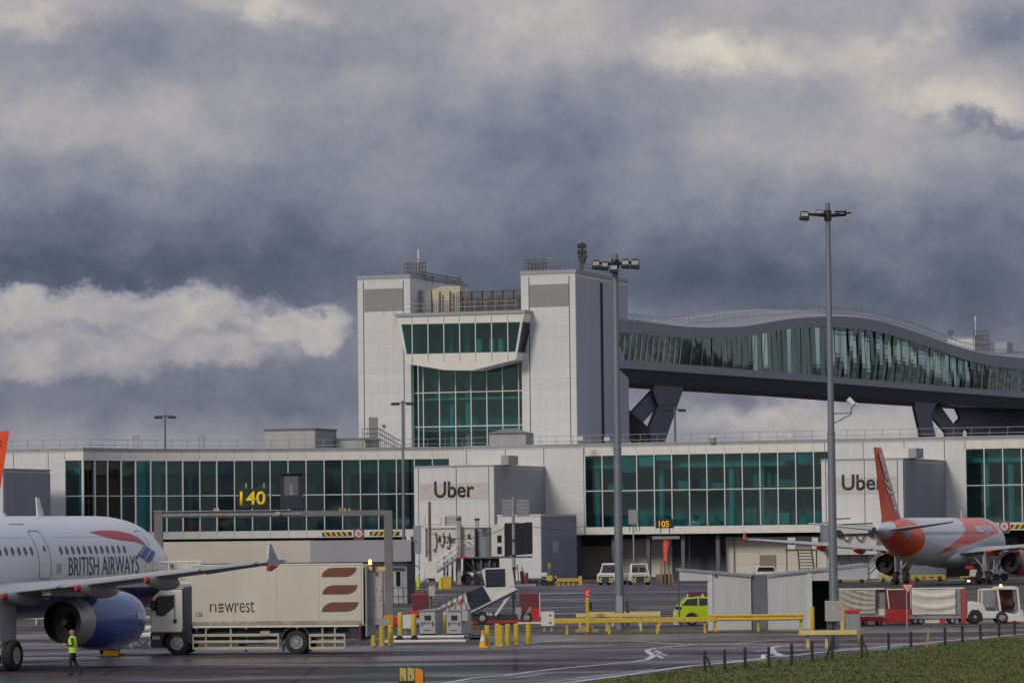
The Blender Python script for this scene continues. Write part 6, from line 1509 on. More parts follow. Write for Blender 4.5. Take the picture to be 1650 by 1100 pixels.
# its return leg
MB().add([(Fb_.U(1378), 0, Fb_.Z(1378, 1022)), (Fb_.U(1394), 1.6, Fb_.Z(1378, 1021)), (Fb_.U(1394), 1.6, Fb_.Z(1378, 1014.5)), (Fb_.U(1378), 0, Fb_.Z(1378, 1014.5)), (Fb_.U(1378), .2, Fb_.Z(1378, 1022)), (Fb_.U(1394), 1.8, Fb_.Z(1378, 1021)), (Fb_.U(1394), 1.8, Fb_.Z(1378, 1014.5)), (Fb_.U(1378), .2, Fb_.Z(1378, 1014.5))],
         [(0, 1, 2, 3), (7, 6, 5, 4), (0, 4, 5, 1), (1, 5, 6, 2), (2, 6, 7, 3), (3, 7, 4, 0)]).build('return_rail', m_cream, tb)
MB().bar((Fb_.U(1386), .9, .02), (Fb_.U(1383), .7, Fb_.Z(1378, 1020)), .10).build('bent_post', m_cream, tb)
def bollard(px, py, h, lb, r=.125, m=m_yellow, worn=False):
    q = G(px, py); t = thing('bollard', lb, 'bollard', q, 0, 'yellow steel bollards')
    MB().tube((0, 0, 0), (0, 0, h-.04), r, n=16).tube((0, 0, h-.04), (0, 0, h), r, r*.75, 16).build('post', m, t, smooth=40)
    MB().tube((0, 0, .0), (0, 0, .03), r*1.5, n=16).build('base_plate', m_galv, t)
for px, py, h, lb in ((785.5, 1042, .95, 'yellow bollard right beside the traffic cone'), (802, 1040, .98, 'yellow bollard overlapping its neighbour, left of the pair'), (807.5, 1041.3, .92, 'yellow bollard overlapping its neighbour, right of the pair'),
                      (818.5, 1040, .96, 'worn yellow bollard in the middle of the row right of the cone'), (832.5, 1038.5, .95, 'yellow bollard second from the right end of the row'), (852, 1037, .97, 'yellow bollard at the right end of the row, set apart'),
                      (615.5, 1040, .9, 'yellow bollard left of the white pipe end behind the lorry'), (629.5, 1039, .9, 'yellow bollard in front of the gantry post'), (645, 1026, 1.2, 'taller yellow bollard between gantry post and white cabinet'), (667, 1027, 1.15, 'yellow bollard between white cabinet and grey power unit'),
                      (758, 1021, .62, 'short yellow bollard behind the right power unit'), (716, 1021, 1.0, 'yellow bollard half hidden between the two power units'), (602, 1040, .75, 'dark yellow bollard nearest the lorry tail')):
    bollard(px, py, h, lb)
for px, py, h, lb in ((1309, 0, 1.25, 'tall yellow post in front of the dark shelter opening'), (1358, 0, 1.2, 'faded tall yellow post right of the mast cabinet')):
    q = W(px, 1010, 178); bollard(px, 825+0, h, lb, .11) if False else None
    t = thing('bollard', lb, 'bollard', (q.x, 178, 0), 0, 'yellow steel bollards'); MB().tube((0, 0, 0), (0, 0, Fr(px, 178).Z(px, 977)), .11, n=14).build('post', m_yellow if px < 1320 else m_cream, t, smooth=40); MB().tube((0, 0, 0), (0, 0, .03), .17, n=14).build('base_plate', m_galv, t)
for px, py, lb in ((661.5, 947, 'left small yellow post by the far white column'), (674, 946, 'small yellow post right of the far white column'), (710, 948, 'single yellow post under the boarding bridge stairs')):
    F = Fr(px, 335, 0, py); t = thing_fr('bollard', lb, 'bollard', F, 'far yellow posts'); MB().tube((0, 0, 0), (0, 0, F.Z(px, py-18)), .16, n=12).build('post', mat('bright_yellow', (.70, .62, .02), .5), t)
for px, lb in ((716, 'yellow caged block under the boarding bridge, left one'), (723, 'yellow caged block under the boarding bridge, right one')):
    F = Fr(px, 335, 0, 946); t = thing_fr('wheel_block', lb, 'block', F, 'yellow blocks under the bridge'); MB().box(-.22, .22, 0, .5, 0, F.Z(px, 928)).build('body', m_yellow, t, bevel=.03)
# traffic cone
q = G(778, 1042.5); t = thing('traffic_cone', 'orange yellow traffic cone with white sleeve at the bollard row', 'cone', q)
MB().box(-.20, .20, -.2, .2, 0, .05).tube((0, 0, .05), (0, 0, .28), .17, .12, 18).tube((0, 0, .50), (0, 0, .76), .075, .03, 18).build('cone', mat('cone_amber', (.75, .42, .02), .5), t, smooth=40)
MB().tube((0, 0, .281), (0, 0, .499), .12, .075, 18).build('sleeve', mat('sleeve_white', (.72, .70, .62), .4), t, smooth=40)
# emergency telephone post
F = Fr(945.5, 185.5, 0); U, Z = F.U, F.Z; t = thing_fr('telephone_post', 'yellow post with red telephone sign standing in the yellow railings', 'sign', F)
MB().box(-.08, .08, 0, .14, 0, Z(946, 961)).build('post', m_yellow, t, bevel=.02)
MB().box(-.19, .19, -.03, -.003, Z(946, 961), Z(946, 948.5)).build('sign_plate', mat('sign_red', (.60, .03, .06), .4), t)
mb = MB(); c = Z(946, 955)
for k in range(8): a0, a1 = math.radians(110+k*20), math.radians(130+k*20); mb.prism([(.11*math.cos(a0)+.03, c+.11*math.sin(a0)), (.065*math.cos(a0)+.03, c+.065*math.sin(a0)), (.065*math.cos(a1)+.03, c+.065*math.sin(a1)), (.11*math.cos(a1)+.03, c+.11*math.sin(a1))], -.045, -.031)
mb.box(.0, .09, -.045, -.031, c+.055, c+.12).box(.0, .09, -.045, -.031, c-.12, c-.055); mb.build('handset_mark', m_offwhite, t)
MB().box(.09, .24, -.05, .1, Z(946, 982), Z(946, 969)).build('phone_box', m_blackm, t, bevel=.02)
MB().box(-.6, .55, .2, .9, 0, .14).box(-.35, .3, .2, .6, .14, .3).build('plinth', mat('plinth_yellow_grey', (.34, .28, .12), .7, 0, .3, 6), t)
# fence posts on the verge
fp = None
for k, (px, pt, pb) in enumerate(((1136, 1047, 1086), (1168, 1046, 1084), (1201, 1042, 1082), (1239, 1041, 1078), (1276, 1036, 1074), (1309, 1033, 1069), (1389, 1023, 1064), (1432, 1019, 1045), (1468, 1017, 1044), (1523, 1010, 1043), (1551, 1007, 1039), (1580, 1005, 1029), (1610, 1002, 1026), (1635, 999, 1022), (1341, 1032, 1066))):
    q = G(px, pb); s = q.y/6000; F = Fr(px, q.y, 0, pb); h = F.Z(px, pt)
    rank = sorted((1136, 1168, 1201, 1239, 1276, 1309, 1341, 1389, 1432, 1468, 1523, 1551, 1580, 1610, 1635)).index(px)
    od = ('first', 'second', 'third', 'fourth', 'fifth', 'sixth', 'seventh', 'eighth', 'ninth', 'tenth', 'eleventh', 'twelfth', 'thirteenth', 'fourteenth', 'last')[rank]
    t = thing('fence_post', od+' slim dark post counted from the left along the grass edge', 'fence post', q, 0, 'dark fence posts along the verge')
    MB().box(-.055, .055, -.05, .05, 0, h).build('post', m_blackm, t, bevel=.01)
    if k in (0, 6, 14): MB().bar((.06 if k != 14 else -.06, 0, h*.75), (.30 if k != 14 else -.30, -.1, 0), .07).build('brace', m_blackm, t)
    if k in (0, 6): t['label'] = 'dark braced fence post at the left end of the line' if k == 0 else 'dark braced fence post right of the tallest mast'
    elif k == 14: t['label'] = 'dark fence post with a left brace in front of the tallest mast'
q = G(1494.5, 1046); t = thing('fence_post', 'pale leaning wooden post among the dark fence posts', 'fence post', q); F = Fr(1494.5, q.y, 0, 1046)
MB().bar((-.03, 0, 0), (.06, 0, F.Z(1497, 1012)), .08).bar((-.08, .0, F.Z(1497, 1013)), (.09, 0, F.Z(1497, 1012)), .06).build('post', mat('pale_wood', (.33, .26, .14), .8), t)
q = G(1230, 1060); t = thing('marker_block', 'small pale block lying at the road edge by the right arrow marking', 'block', q); MB().prism([(-.10, 0), (.10, 0), (.07, .15), (-.07, .15)], -.1, .1).build('body', m_offwhite, t, bevel=.02)

# ================================================================== POWER UNITS, PIPES, POLES
m_unit = mat('unit_grey', (.42, .44, .45), .5, .1, .06, 1)
def unit(px0, px1, side, py0, py1, lb, extra):
    F = Fr(px0, 183, 0); U, Z = F.U, F.Z; t = thing_fr('power_unit', lb, 'power unit', F, 'grey ground power units'); w = U(px1); w2 = U(side)
    z0, z1 = Z(px0, py1), Z(px0, py0)
    A_ = math.atan2(.9, w2-w)
    MB().add([(0, 0, z0), (w, 0, z0), (w2, .9, z0), (w2-w, .9, z0), (0, 0, z1), (w, 0, z1), (w2, .9, z1), (w2-w, .9, z1)], [(0, 3, 2, 1), (4, 5, 6, 7), (0, 1, 5, 4), (1, 2, 6, 5), (2, 3, 7, 6), (3, 0, 4, 7)]).build('cabinet', m_unit, t, bevel=.015)
    MB().add([(-.04, -.05, z1+.003), (w+.02, -.05, z1+.003), (w2+.04, .92, z1+.003), (w2-w, .92, z1+.003), (-.04, -.05, z1+.06), (w+.02, -.05, z1+.06), (w2+.04, .92, z1+.10), (w2-w, .92, z1+.10)], [(0, 3, 2, 1), (4, 5, 6, 7), (0, 1, 5, 4), (1, 2, 6, 5), (2, 3, 7, 6), (3, 0, 4, 7)]).build('lid', m_galv, t)
    MB().box(w*.32, w*.74, -.02, -.003, z0+(z1-z0)*.60, z0+(z1-z0)*.82).build('screen', m_blackm, t)
    mb = MB()
    for k in range(4): mb.box(w*(.28+.13*k), w*(.33+.13*k), -.02, -.003, z0+(z1-z0)*(.42+.03*(k % 2)), z0+(z1-z0)*.52)
    mb.box(w*.80, w*.88, -.04, -.003, z0+(z1-z0)*.36, z0+(z1-z0)*.52).box(w*.12, w*.18, -.04, -.003, z0+(z1-z0)*.36, z0+(z1-z0)*.52)
    for k in range(6): mb.box(w*(.26+.08*k), w*(.32+.08*k), -.012, -.003, z0+(z1-z0)*.14, z0+(z1-z0)*.18)
    mb.build('switches', m_text, t)
    MB().box(0, w2*.9, .1, .8, 0, z0-.003).build('plinth', m_dkgrey, t)
    return t, F
unit(675, 699, 712, 984.5, 1020.5, 'grey power unit with black screen, left of the pair, below the wooden pole', None)
t, F = unit(718.5, 741, 757, 984.5, 1020.5, 'grey power unit with a pale box on its right side, right of the pair', None)
MB().box(F.U(742.5), F.U(752), -.02, .3, F.Z(745, 1000), F.Z(745, 983.5)).build('side_box', m_unit, t, bevel=.02)
F = Fr(648, 184, 0); U, Z = F.U, F.Z; t = thing_fr('cabinet', 'small white cabinet on legs left of the grey power units', 'cabinet', F)
MB().box(0, U(666), 0, .4, Z(655, 1012), Z(655, 990)).build('body', m_offwhite, t, bevel=.015); MB().box(.08, .14, .1, .2, 0, Z(655, 1012)).box(U(666)-.14, U(666)-.08, .1, .2, 0, Z(655, 1012)).build('leg', m_grey, t)
# white tow bars with small wheels
F = Fr(614, 172, 0); U, Z = F.U, F.Z
for k, (py, a, b) in enumerate(((1025.5, 630, 745), (1032.0, 614, 748))):
    t = thing('tow_bar', ('upper' if k == 0 else 'lower')+' of two long white tow bars lying in front of the power units', 'tow bar', F.p(0, -.5*k, 0), 0, 'white tow bars')
    MB().tube((U(a), 0, Z(700, py)), (U(b), 0, Z(700, py)), .075, n=12).build('tube', m_offwhite, t, smooth=50)
    MB().tube((U(b), 0, Z(700, py)), (U(b+7), 0, Z(700, py)), .10, n=12).box(U(b+4), U(b+30), -.05, .05, Z(700, py+1.2), Z(700, py-1.2)).build('coupling', m_dkgrey, t)
    for px in ((a+28, a+52) if k else (b+14, b+24)):
        w_ = MB().loft([[(U(px)+.17*b_*math.sin(2*PI*i/20), a_*.12+.12, .17+.17*b_*math.cos(2*PI*i/20)) for i in range(20)] for a_, b_ in ((-.5, .5), (-.5, 1), (.5, 1), (.5, .5))]).build('wheel', m_tyre, t, smooth=50)
        MB().bar((U(px), .12, .17), (U(px)-.1, .05, Z(700, py)), .05).build('wheel_leg', m_offwhite, t)
# poles with boxes
def pole_(px, py_base, py_top, Y, r, m, lb, name='utility_pole'):
    F = Fr(px, Y, 0, py_base); t = thing_fr(name, lb, 'pole', F); MB().tube((0, 0, 0), (F.U(px-1.5, 0, py_top)*0, 0, F.Z(px, py_top)), r, r*.85, 10).build('pole', m, t, smooth=50); return t, F
m_wood = mat('weathered_wood', (.15, .125, .10), .85, 0, .3, 3, streak=(4, 4, .5), bump=.3)
t, F = pole_(694, 1010, 808, 192, .085, m_wood, 'weathered brown pole with a white box, in front of the boarding bridge'); U, Z = F.U, F.Z
MB().box(U(684), U(703.5), -.35, -.10, Z(694, 931), Z(694, 904)).build('white_box', m_offwhite, t, bevel=.015)
MB().box(U(689.5), U(699.5), -.28, -.10, Z(694, 960), Z(694, 944)).build('lower_box', mat('box_stone', (.44, .42, .39), .5), t, bevel=.015)
MB().box(U(689), U(700), -.14, .14, Z(694, 944), Z(694, 931.5)).build('clamp', mat('clamp_brown', (.16, .14, .12), .7), t)
for py in (884, 890, 872): MB().tube((0, 0, Z(694, py)), (U(686), -.1, Z(694, py+6)), .03, n=5).build('insulator', m_wood, t) if py == 884 else None
t2, F2_ = pole_(829, 1003, 800, 205, .10, m_galv, 'grey steel pole with a ribbed grey panel at its top'); U, Z = F2_.U, F2_.Z
mb = MB().box(U(809), U(826), -.05, .03, Z(829, 832), Z(829, 804)).box(U(832), U(852.5), -.05, .03, Z(829, 832), Z(829, 804)); mb.build('ribbed_panel', cladding('panel_ribbed', (.25, .26, .29), .20, .05, 2, .5, .6), t2)
for py in (870, 895, 915): MB().tube((0, 0, Z(829, py)-.06), (0, 0, Z(829, py)+.06), .135, n=12).build('band', m_blackm, t2)
MB().bar((0, .1, .4), (-.45, -.1, .05), .06).build('brace', m_galv, t2)
# slack cable between the poles
a = F.p(0, 0, F.Z(694, 858)); b = F2_.p(0, 0, F2_.Z(829, 842)); mb = MB(); pts = []
for k in range(17): s_ = k/16; p = a.lerp(b, s_); p.z -= .55*4*s_*(1-s_); pts.append(p-a)
o = MB().path(pts, .018, 5).build('cable', m_black); o.location = a; tag(o, 'thin black cable slung between the brown pole and the grey steel pole', 'cable')
c = F2_.p(0, 0, F2_.Z(829, 841)); d = W(945, 846, 330)
pts = []
for k in range(13): s_ = k/12; p = c.lerp(d, s_); p.z -= .35*4*s_*(1-s_); pts.append(p-c)
o = MB().path(pts, .02, 5).build('cable', m_black); o.location = c; tag(o, 'thin black cable running right from the grey steel pole to the pier', 'cable')

# ================================================================== BOARDING BRIDGE, LEFT
F = Fr(655, 362, 8); U, Z = F.U, F.Z; jb = thing_fr('boarding_bridge', 'white boarding bridge with grey drum, dark bellows and stairs below the sign block', 'boarding bridge', F)
m_jb = mat('bridge_white', (.58, .57, .53), .45, 0, .08, 1); m_bel = mat('bellows_dark', (.035, .037, .042), .7, 0, .2, 4)
MB().box(U(681), U(762), .6, 3.6, Z(720, 897), Z(720, 850)).build('tunnel', m_jb, jb)
MB().prism([(U(681), Z(681, 851)), (U(735), Z(735, 850)), (U(762), Z(762, 850)), (U(735), Z(735, 846)), (U(690), Z(690, 847))], .4, 3.7).build('tunnel_roof', m_offwhite, jb)
MB().box(U(664.5), U(677), .3, 3.0, Z(670, 892), Z(670, 847)).build('grey_leaf', m_shade_grey, jb); MB().box(U(677.5), U(684), .2, 3.2, Z(680, 897), Z(680, 848)).build('white_column', m_offwhite, jb)
MB().box(U(678), U(712), 1.6, 4.4, Z(700, 848), Z(700, 832)).build('roof_unit', m_jb, jb); MB().box(U(712)+.01, U(732), 1.8, 4.3, Z(720, 848), Z(720, 831)).build('roof_unit_side', m_grey, jb)
mb = MB()
for px in (680, 706): mb.box(U(px)-.03, U(px)+.03, 1.57, 1.6, Z(px, 847), Z(px, 833))
mb.box(U(680), U(706), 1.57, 1.6, Z(690, 845), Z(690, 844)); mb.build('unit_frame', m_grey, jb)
for px in (738.5, 768):
    MB().box(U(px)-.17, U(px)+.17, -.1, .25, (Z(px, 945) if px < 740 else Z(px, 850)), Z(px, 838)).build('lift_column', mat('column_stone', (.36, .34, .31), .5), jb); MB().box(U(px)-.22, U(px)+.22, -.15, .3, Z(px, 838)+.003, Z(px, 834.5)).build('column_cap', m_blackm, jb)
lettering('Uber', U(714.5), U(733), Z(723, 875), Z(723, 863), .59, m_text, jb, 'sign_lettering', .01, .03)
mb = MB()
for px, a, b in ((700, 857, 892), (712, 858, 884), (722, 858, 888)): mb.path([(U(px), .5, Z(px, a)), (U(px+2), .45, Z(px, (a+b)/2)), (U(px-1), .45, Z(px, b-3)), (U(px-4), .5, Z(px, b-8))], .05, 5)
mb.build('hanging_cable', m_black, jb)
MB().box(U(704), U(708), .5, .6, Z(706, 873), Z(706, 864)).box(U(752), U(755.5), .5, .6, Z(754, 868), Z(754, 861)).build('dark_panel', m_blackm, jb)
mb = MB(); rd = random.Random(5)
for k in range(22): px = rd.uniform(741, 760); py = rd.uniform(856, 878); mb.box(U(px), U(px+rd.uniform(.8, 2.2)), .57, .598, Z(px, py+rd.uniform(.8, 3)), Z(px, py))
mb.build('small_fittings', m_dkgrey, jb)
xc = U(776); rdm = U(790)-U(776)
MB().tube((xc, 2.0, Z(776, 896)), (xc, 2.0, Z(776, 851)), rdm, n=28).build('rotunda', mat('drum_slate', (.22, .24, .27), .5, .1, .06), jb, smooth=50)
MB().tube((xc, 2.0, Z(776, 850.9)), (xc, 2.0, Z(776, 849.5)), rdm*1.04, n=28).build('rotunda_roof', m_dkgrey, jb)
mb = MB(); n_ = 9
for k in range(n_): mb.tube((lerp(U(742), U(762), k/(n_-1)), .3, Z(750, 893)), (lerp(U(742), U(762), k/(n_-1)), .3, Z(750, 880)), .03, n=4)
mb.tube((U(742), .3, Z(750, 880)), (U(762), .3, Z(750, 880)), .04, n=5); mb.build('gallery_rail', m_grey, jb)
MB().box(U(790), U(811), .4, 4.0, Z(800, 896), Z(800, 846)).build('cab', m_jb, jb); MB().prism([(U(790), Z(790, 846)+.01), (U(811), Z(811, 846)+.01), (U(812), Z(812, 842.5)), (U(800), Z(800, 844))], .4, 4.0).build('cab_roof', m_offwhite, jb)
for a, b in ((862, 873.5), (880, 892)): MB().box(U(799.5), U(806.5), .36, .41, Z(803, b), Z(803, a)).build('cab_window', m_carglass, jb)
for k in range(10):
    x0 = lerp(U(811.5), U(848), k/10); x1 = lerp(U(811.5), U(848), (k+1)/10); z0, z1 = Z(830, 895-(k*.25)), Z(830, 842+(0 if k < 9 else -1)); xm = (x0+x1)/2
    MB().prism([(x0, .5), (xm, .38), (x1, .5), (x1, 4.2), (x0, 4.2)], z0, z1, 'z').build('bellows_fold', m_bel, jb)
MB().box(U(735), U(848), .5, 3.8, Z(790, 899), Z(790, 896.3)).build('floor_beam', m_dkgrey, jb)
MB().box(U(742), U(795), 1.2, 3.6, Z(770, 921), Z(770, 899.5)).build('machinery', mat('machinery_dark', (.045, .048, .06), .7, 0, .4, 2), jb)
mb = MB()
for px in (745, 758, 772, 786): mb.bar((U(px), .9, Z(px, 899)), (U(px+rd.uniform(-6, 6)), .9, Z(px, 940)), .18)
mb.bar((U(742), .8, Z(742, 922)), (U(795), .8, Z(795, 918)), .16).bar((U(748), .7, Z(748, 905)), (U(780), .7, Z(780, 938)), .12); mb.build('undercarriage', mat('frame_slate', (.10, .11, .13), .5, .2), jb)
for px in (748, 766, 781):
    MB().loft([[(U(px)+.55*b_*math.sin(2*PI*i/22), 1.0+a_*.4, .55+.55*b_*math.cos(2*PI*i/22)) for i in range(22)] for a_, b_ in ((-.5, .5), (-.5, .9), (-.3, 1), (.3, 1), (.5, .9), (.5, .5))]).build('wheel', m_tyre, jb, smooth=50)
# access stairs of the bridge
mb = MB(); mr = MB()
for k in range(12): t_ = k/11; x, z = lerp(U(676), U(738), t_), lerp(.15, Z(738, 897), t_); mb.box(x-.25, x+.25, -1.3, -.2, z-.05, z)
for v in (-1.3, -.2):
    mb.bar((U(674), v, 0), (U(738), v, Z(738, 898)), .16)
    for h in (.55, 1.1): mr.tube((U(676), v, h), (U(738), v, Z(738, 897)+h), .04, n=5)
    for k in range(7): t_ = k/6; x, z = lerp(U(676), U(738), t_), lerp(0, Z(738, 897), t_); mr.tube((x, v, z), (x, v, z+1.1), .035, n=4)
mb.build('stairs', m_galv, jb); mr.build('stair_rail', m_galv, jb)
MB().box(U(735), U(750), -1.2, .3, Z(742, 900), Z(742, 897)).build('red_step', m_red, jb)
for px in (713, 718, 726, 733): MB().box(U(px)-.09, U(px)+.09, .6, .8, 0, Z(px, 897)).build('support_leg', mat('leg_blue_grey', (.16, .18, .22), .5), jb)
for k, (px, py) in enumerate(((659, 868), (663, 909))):
    q = W(px, py, 355); t = thing('ball_camera', 'small white camera on the '+('upper' if k == 0 else 'lower')+' arm left of the boarding bridge', 'camera', q, 0)
    MB().tube((-.25, 0, .05), (.15, 0, -.05), .22, n=12).build('housing', m_offwhite, t, smooth=50); MB().tube((-.27, -.02, .055), (-.252, -.02, .05), .12, n=10).build('lens', m_black, t); MB().bar((.15, 0, 0), (.8, .3, -.3), .08).build('arm', m_dkgrey, t)

# ================================================================== MOBILE PASSENGER STAIRS
F = Fr(690, 204, 0); U, Z = F.U, F.Z; ps = thing_fr('passenger_stairs', 'mobile covered passenger stairs with white and navy canopy panels on a red chassis', 'stairs', F)
m_nav = cladding('canopy_navy', (.022, .028, .05), .28, .04, 2, .35, 1.6, .15)
def pp_(pts): return [(U(a), Z(a, b)) for a, b in pts]
MB().prism(pp_([(702, 980), (748.5, 955.5), (757, 985.5), (712, 989)]), .0, 1.9).build('canopy_white', m_offwhite, ps)
MB().prism(pp_([(748.6, 955), (776, 943.5), (789.5, 967.5), (757.2, 985.5)]), -.02, 1.92).build('canopy_navy', m_nav, ps)
MB().prism(pp_([(777, 944), (829, 945), (828, 951), (790, 967.5)]), .0, 1.9).build('canopy_upper', m_offwhite, ps)
MB().prism(pp_([(774.5, 919), (779, 915.5), (824, 914), (828, 944), (781, 946)]), .0, 1.95).build('top_landing', m_offwhite, ps)
MB().prism(pp_([(780.5, 917), (812, 915.8), (812.5, 944), (781.5, 944.6)]), -.05, -.003).build('landing_window', m_nav, ps)
MB().prism(pp_([(757, 988), (829, 951.5), (829, 955), (762, 989)]), -.04, 1.9).build('stringer', m_navys := mat('stringer_slate', (.06, .065, .09), .5, .1), ps)
MB().bar(pp_([(757, 985)])[0][:1]+(-.06,)+pp_([(757, 985)])[0][1:], pp_([(832, 948)])[0][:1]+(-.06,)+pp_([(832, 948)])[0][1:], .06).build('hand_rail', m_offwhite, ps)
o = lettering('Passengers', 0, U(738)-U(712), 0, .20, -.012, mat('text_navy', (.03, .035, .08), .5), ps, 'lettering', .01, .01); o.location = (U(711), -.003, Z(711, 985)); o.rotation_euler = (0, -math.atan2(Z(738, 972)-Z(711, 985.5), U(738)-U(711)), 0)
MB().prism(pp_([(738.5, 974), (743, 972), (744.5, 963), (739.5, 966)]), -.015, -.003).build('red_mark', m_red, ps)
mb = MB()
for k in range(6): a = 704+k*9; mb.bar((U(a), -.10, Z(a, 984)), (U(a+5), -.10, Z(a+5, 965-k*3)), .03)
for k in range(5): a = 706+k*9; mb.bar((U(a), -.10, Z(a, 968-k*3)), (U(a+9), -.10, Z(a+9, 986)), .025)
mb.build('lattice_rail', m_blackm, ps)
# top guard with red and white frame
for a, b, c_, d in ((825, 914, 832, 950), (838, 908, 847, 942), (832, 909, 835, 945)): MB().bar((U(a), .2, Z(a, b)), (U(c_), .2, Z(c_, d)), .06).build('guard_bar', m_dkgrey, ps)
MB().prism(pp_([(836, 920), (843, 919), (847, 940), (838, 941)]), .6, .7).build('red_guard', m_maroon, ps)
MB().box(U(828), U(862), .1, 1.9, Z(845, 944.5), Z(845, 941)).build('bridge_plate', m_galv, ps)
MB().box(U(834), U(842), .0, .1, Z(838, 913), Z(838, 907)).build('guard_lamp', m_offwhite, ps)
# chassis
MB().box(U(757), U(872), .1, 1.9, Z(810, 1004), Z(810, 998.5)).build('chassis_red', mat('chassis_red', (.26, .03, .03), .6, 0, .2, 2), ps, bevel=.02)
MB().box(U(756), U(830), .15, 1.8, Z(810, 998), Z(810, 989)).build('chassis_deck', mat('chassis_dark', (.035, .037, .045)), ps)
MB().bar((U(796), .05, Z(796, 991)), (U(820), .05, Z(820, 957)), .13).build('ram', m_offwhite, ps)
mb = MB()
for k in range(10): px = 768+k*2.4; mb.box(U(px), U(px+1.6), .12, .148, Z(px, 991), Z(px, 986+2*(k % 2)))
mb.build('pale_marks', m_offwhite, ps)
MB().box(U(828), U(838), .3, 1.0, Z(833, 998), Z(833, 978)).build('engine_box', mat('engine_grey', (.33, .33, .34), .5), ps)
MB().bar((U(842), .1, Z(842, 995)), (U(852), .1, Z(852, 977)), .07).bar((U(848), .1, Z(848, 990)), (U(854), .1, Z(854, 978)), .05).build('jack', m_galv, ps)
MB().box(U(832), U(871), -.05, .1, Z(850, 1009), Z(850, 1001.5)).build('bumper', m_offwhite, ps, bevel=.02)
for px in (775, 846):
    for y in (.2, 1.6): add_wheel(ps, U(px), y, .33, .25, .5)
# items around the stairs
F = Fr(836, 212, 0); U, Z = F.U, F.Z; t = thing_fr('cargo_container', 'dark maroon container with bright red corner behind the passenger stairs', 'container', F)
MB().box(U(835), U(868), 0, 1.5, .1, Z(850, 955.5)).build('body', m_maroon, t, bevel=.02); MB().box(U(849), U(867.5), -.03, -.003, Z(858, 999), Z(858, 979)).build('red_panel', m_red, t); MB().bar((U(868), -.02, .2), (U(867.5), -.02, Z(868, 955.5)), .05).build('edge', m_offwhite, t)
F = Fr(871, 187, 0); U, Z = F.U, F.Z; t = thing_fr('cabinet', 'pale cabinet with two dark studs at the left end of the yellow barrier', 'cabinet', F)
MB().box(0, U(891), 0, .5, Z(880, 1008), Z(880, 985)).build('body', m_offwhite, t, bevel=.02); MB().box(U(883), U(886), -.02, -.003, Z(885, 992), Z(885, 989.5)).box(U(883), U(886), -.02, -.003, Z(885, 1004), Z(885, 1001.5)).build('stud', m_blackm, t); MB().box(.1, .2, .1, .4, 0, Z(880, 1008)).box(U(891)-.2, U(891)-.1, .1, .4, 0, Z(880, 1008)).build('foot', m_grey, t)
F = Fr(656, 228, 0); U, Z = F.U, F.Z; t = thing_fr('cargo_container', 'maroon container behind the ramp railing', 'container', F); MB().prism(pp_([(660, 957), (688, 956), (688, 986), (664, 986)]), 0, 1.5).build('body', m_maroon, t, bevel=.02); MB().box(U(661), U(688), -.02, -.003, Z(670, 958.5), Z(670, 956.5)).build('top_edge', m_red, t)
for px0, px1, py0, py1, Y, m, lb in ((632, 648, 993, 1006, 188, m_red, 'red box between the gantry post and the white cabinet'), (657, 675, 984, 992, 192, m_red, 'red box behind the white cabinet')):
    F = Fr(px0, Y, 0); t = thing_fr('equipment_box', lb, 'box', F); MB().box(0, F.U(px1), 0, .5, F.Z(px0, py1), F.Z(px0, py0)).build('body', m, t, bevel=.02); MB().box(.05, F.U(px1)-.05, .1, .4, 0, F.Z(px0, py1)-.003).build('stand', m_dkgrey, t)
F = Fr(612, 190, 0); U, Z = F.U, F.Z; t = thing_fr('equipment_box', 'orange yellow box with white label at the foot of the gantry post', 'box', F); MB().box(U(617), U(632), 0, .4, Z(620, 1008), Z(620, 991)).build('body', mat('box_amber', (.52, .28, .02), .5), t, bevel=.02); MB().box(U(618), U(624), -.02, -.003, Z(620, 1003), Z(620, 998)).build('label_plate', m_offwhite, t); MB().box(U(619), U(630), .1, .3, 0, Z(620, 1008)).build('stand', m_dkgrey, t)
mbx = thing_fr('hose_reel', 'row of silver drums lying behind the yellow bollards at the lorry tail', 'hose drum', F, None)
for px in (606, 637, 660, 672): MB().tube((U(px)-.12, .5, .45), (U(px)+.12, .5, .45), .22, n=16).build('drum', m_galv, mbx, smooth=50)
MB().box(U(600), U(676), .4, .6, .1, .2).build('frame', m_dkgrey, mbx)

# ================================================================== FAR EQUIPMENT UNDER THE PIER
F = Fr(880, 346, 0); U, Z = F.U, F.Z; t = thing_fr('tow_bar_rack', 'long yellow rack under the blue grey wing wall left of the tugs', 'rack', F)
MB().box(U(893), U(934), 0, .5, Z(910, 936.5), Z(910, 931)).build('beam', mat('rack_yellow', (.44, .34, .04), .55), t); MB().box(U(931), U(936), -.05, .6, Z(933, 942), Z(933, 927.5)).box(U(893), U(895), 0, .5, .2, Z(893, 927)).build('end_frame', m_yellow, t)
for px in (897, 905, 913, 921): MB().box(U(px), U(px+2.5), .1, .5, 0, Z(px, 936.5)).build('leg', m_yellow, t)
F = Fr(881, 347, 0); U, Z = F.U, F.Z; t = thing_fr('yellow_hydrant_cart', 'small yellow machine with a tall rod before the wing wall', 'machine', F); MB().box(U(879), U(889), 0, .8, .35, Z(884, 927)).build('body', m_yellow, t, bevel=.05); MB().tube((U(883.5), .3, .4), (U(883.5), .3, Z(884, 906)), .05, n=6).box(U(881), U(886.5), .2, .4, Z(884, 915), Z(884, 907)).build('rod', mat('lime_dark', (.22, .26, .03), .6), t)
for px in (880, 888): MB().tube((U(px), -.1, .25), (U(px), .1, .25), .25, n=14).build('wheel', m_tyre, t)
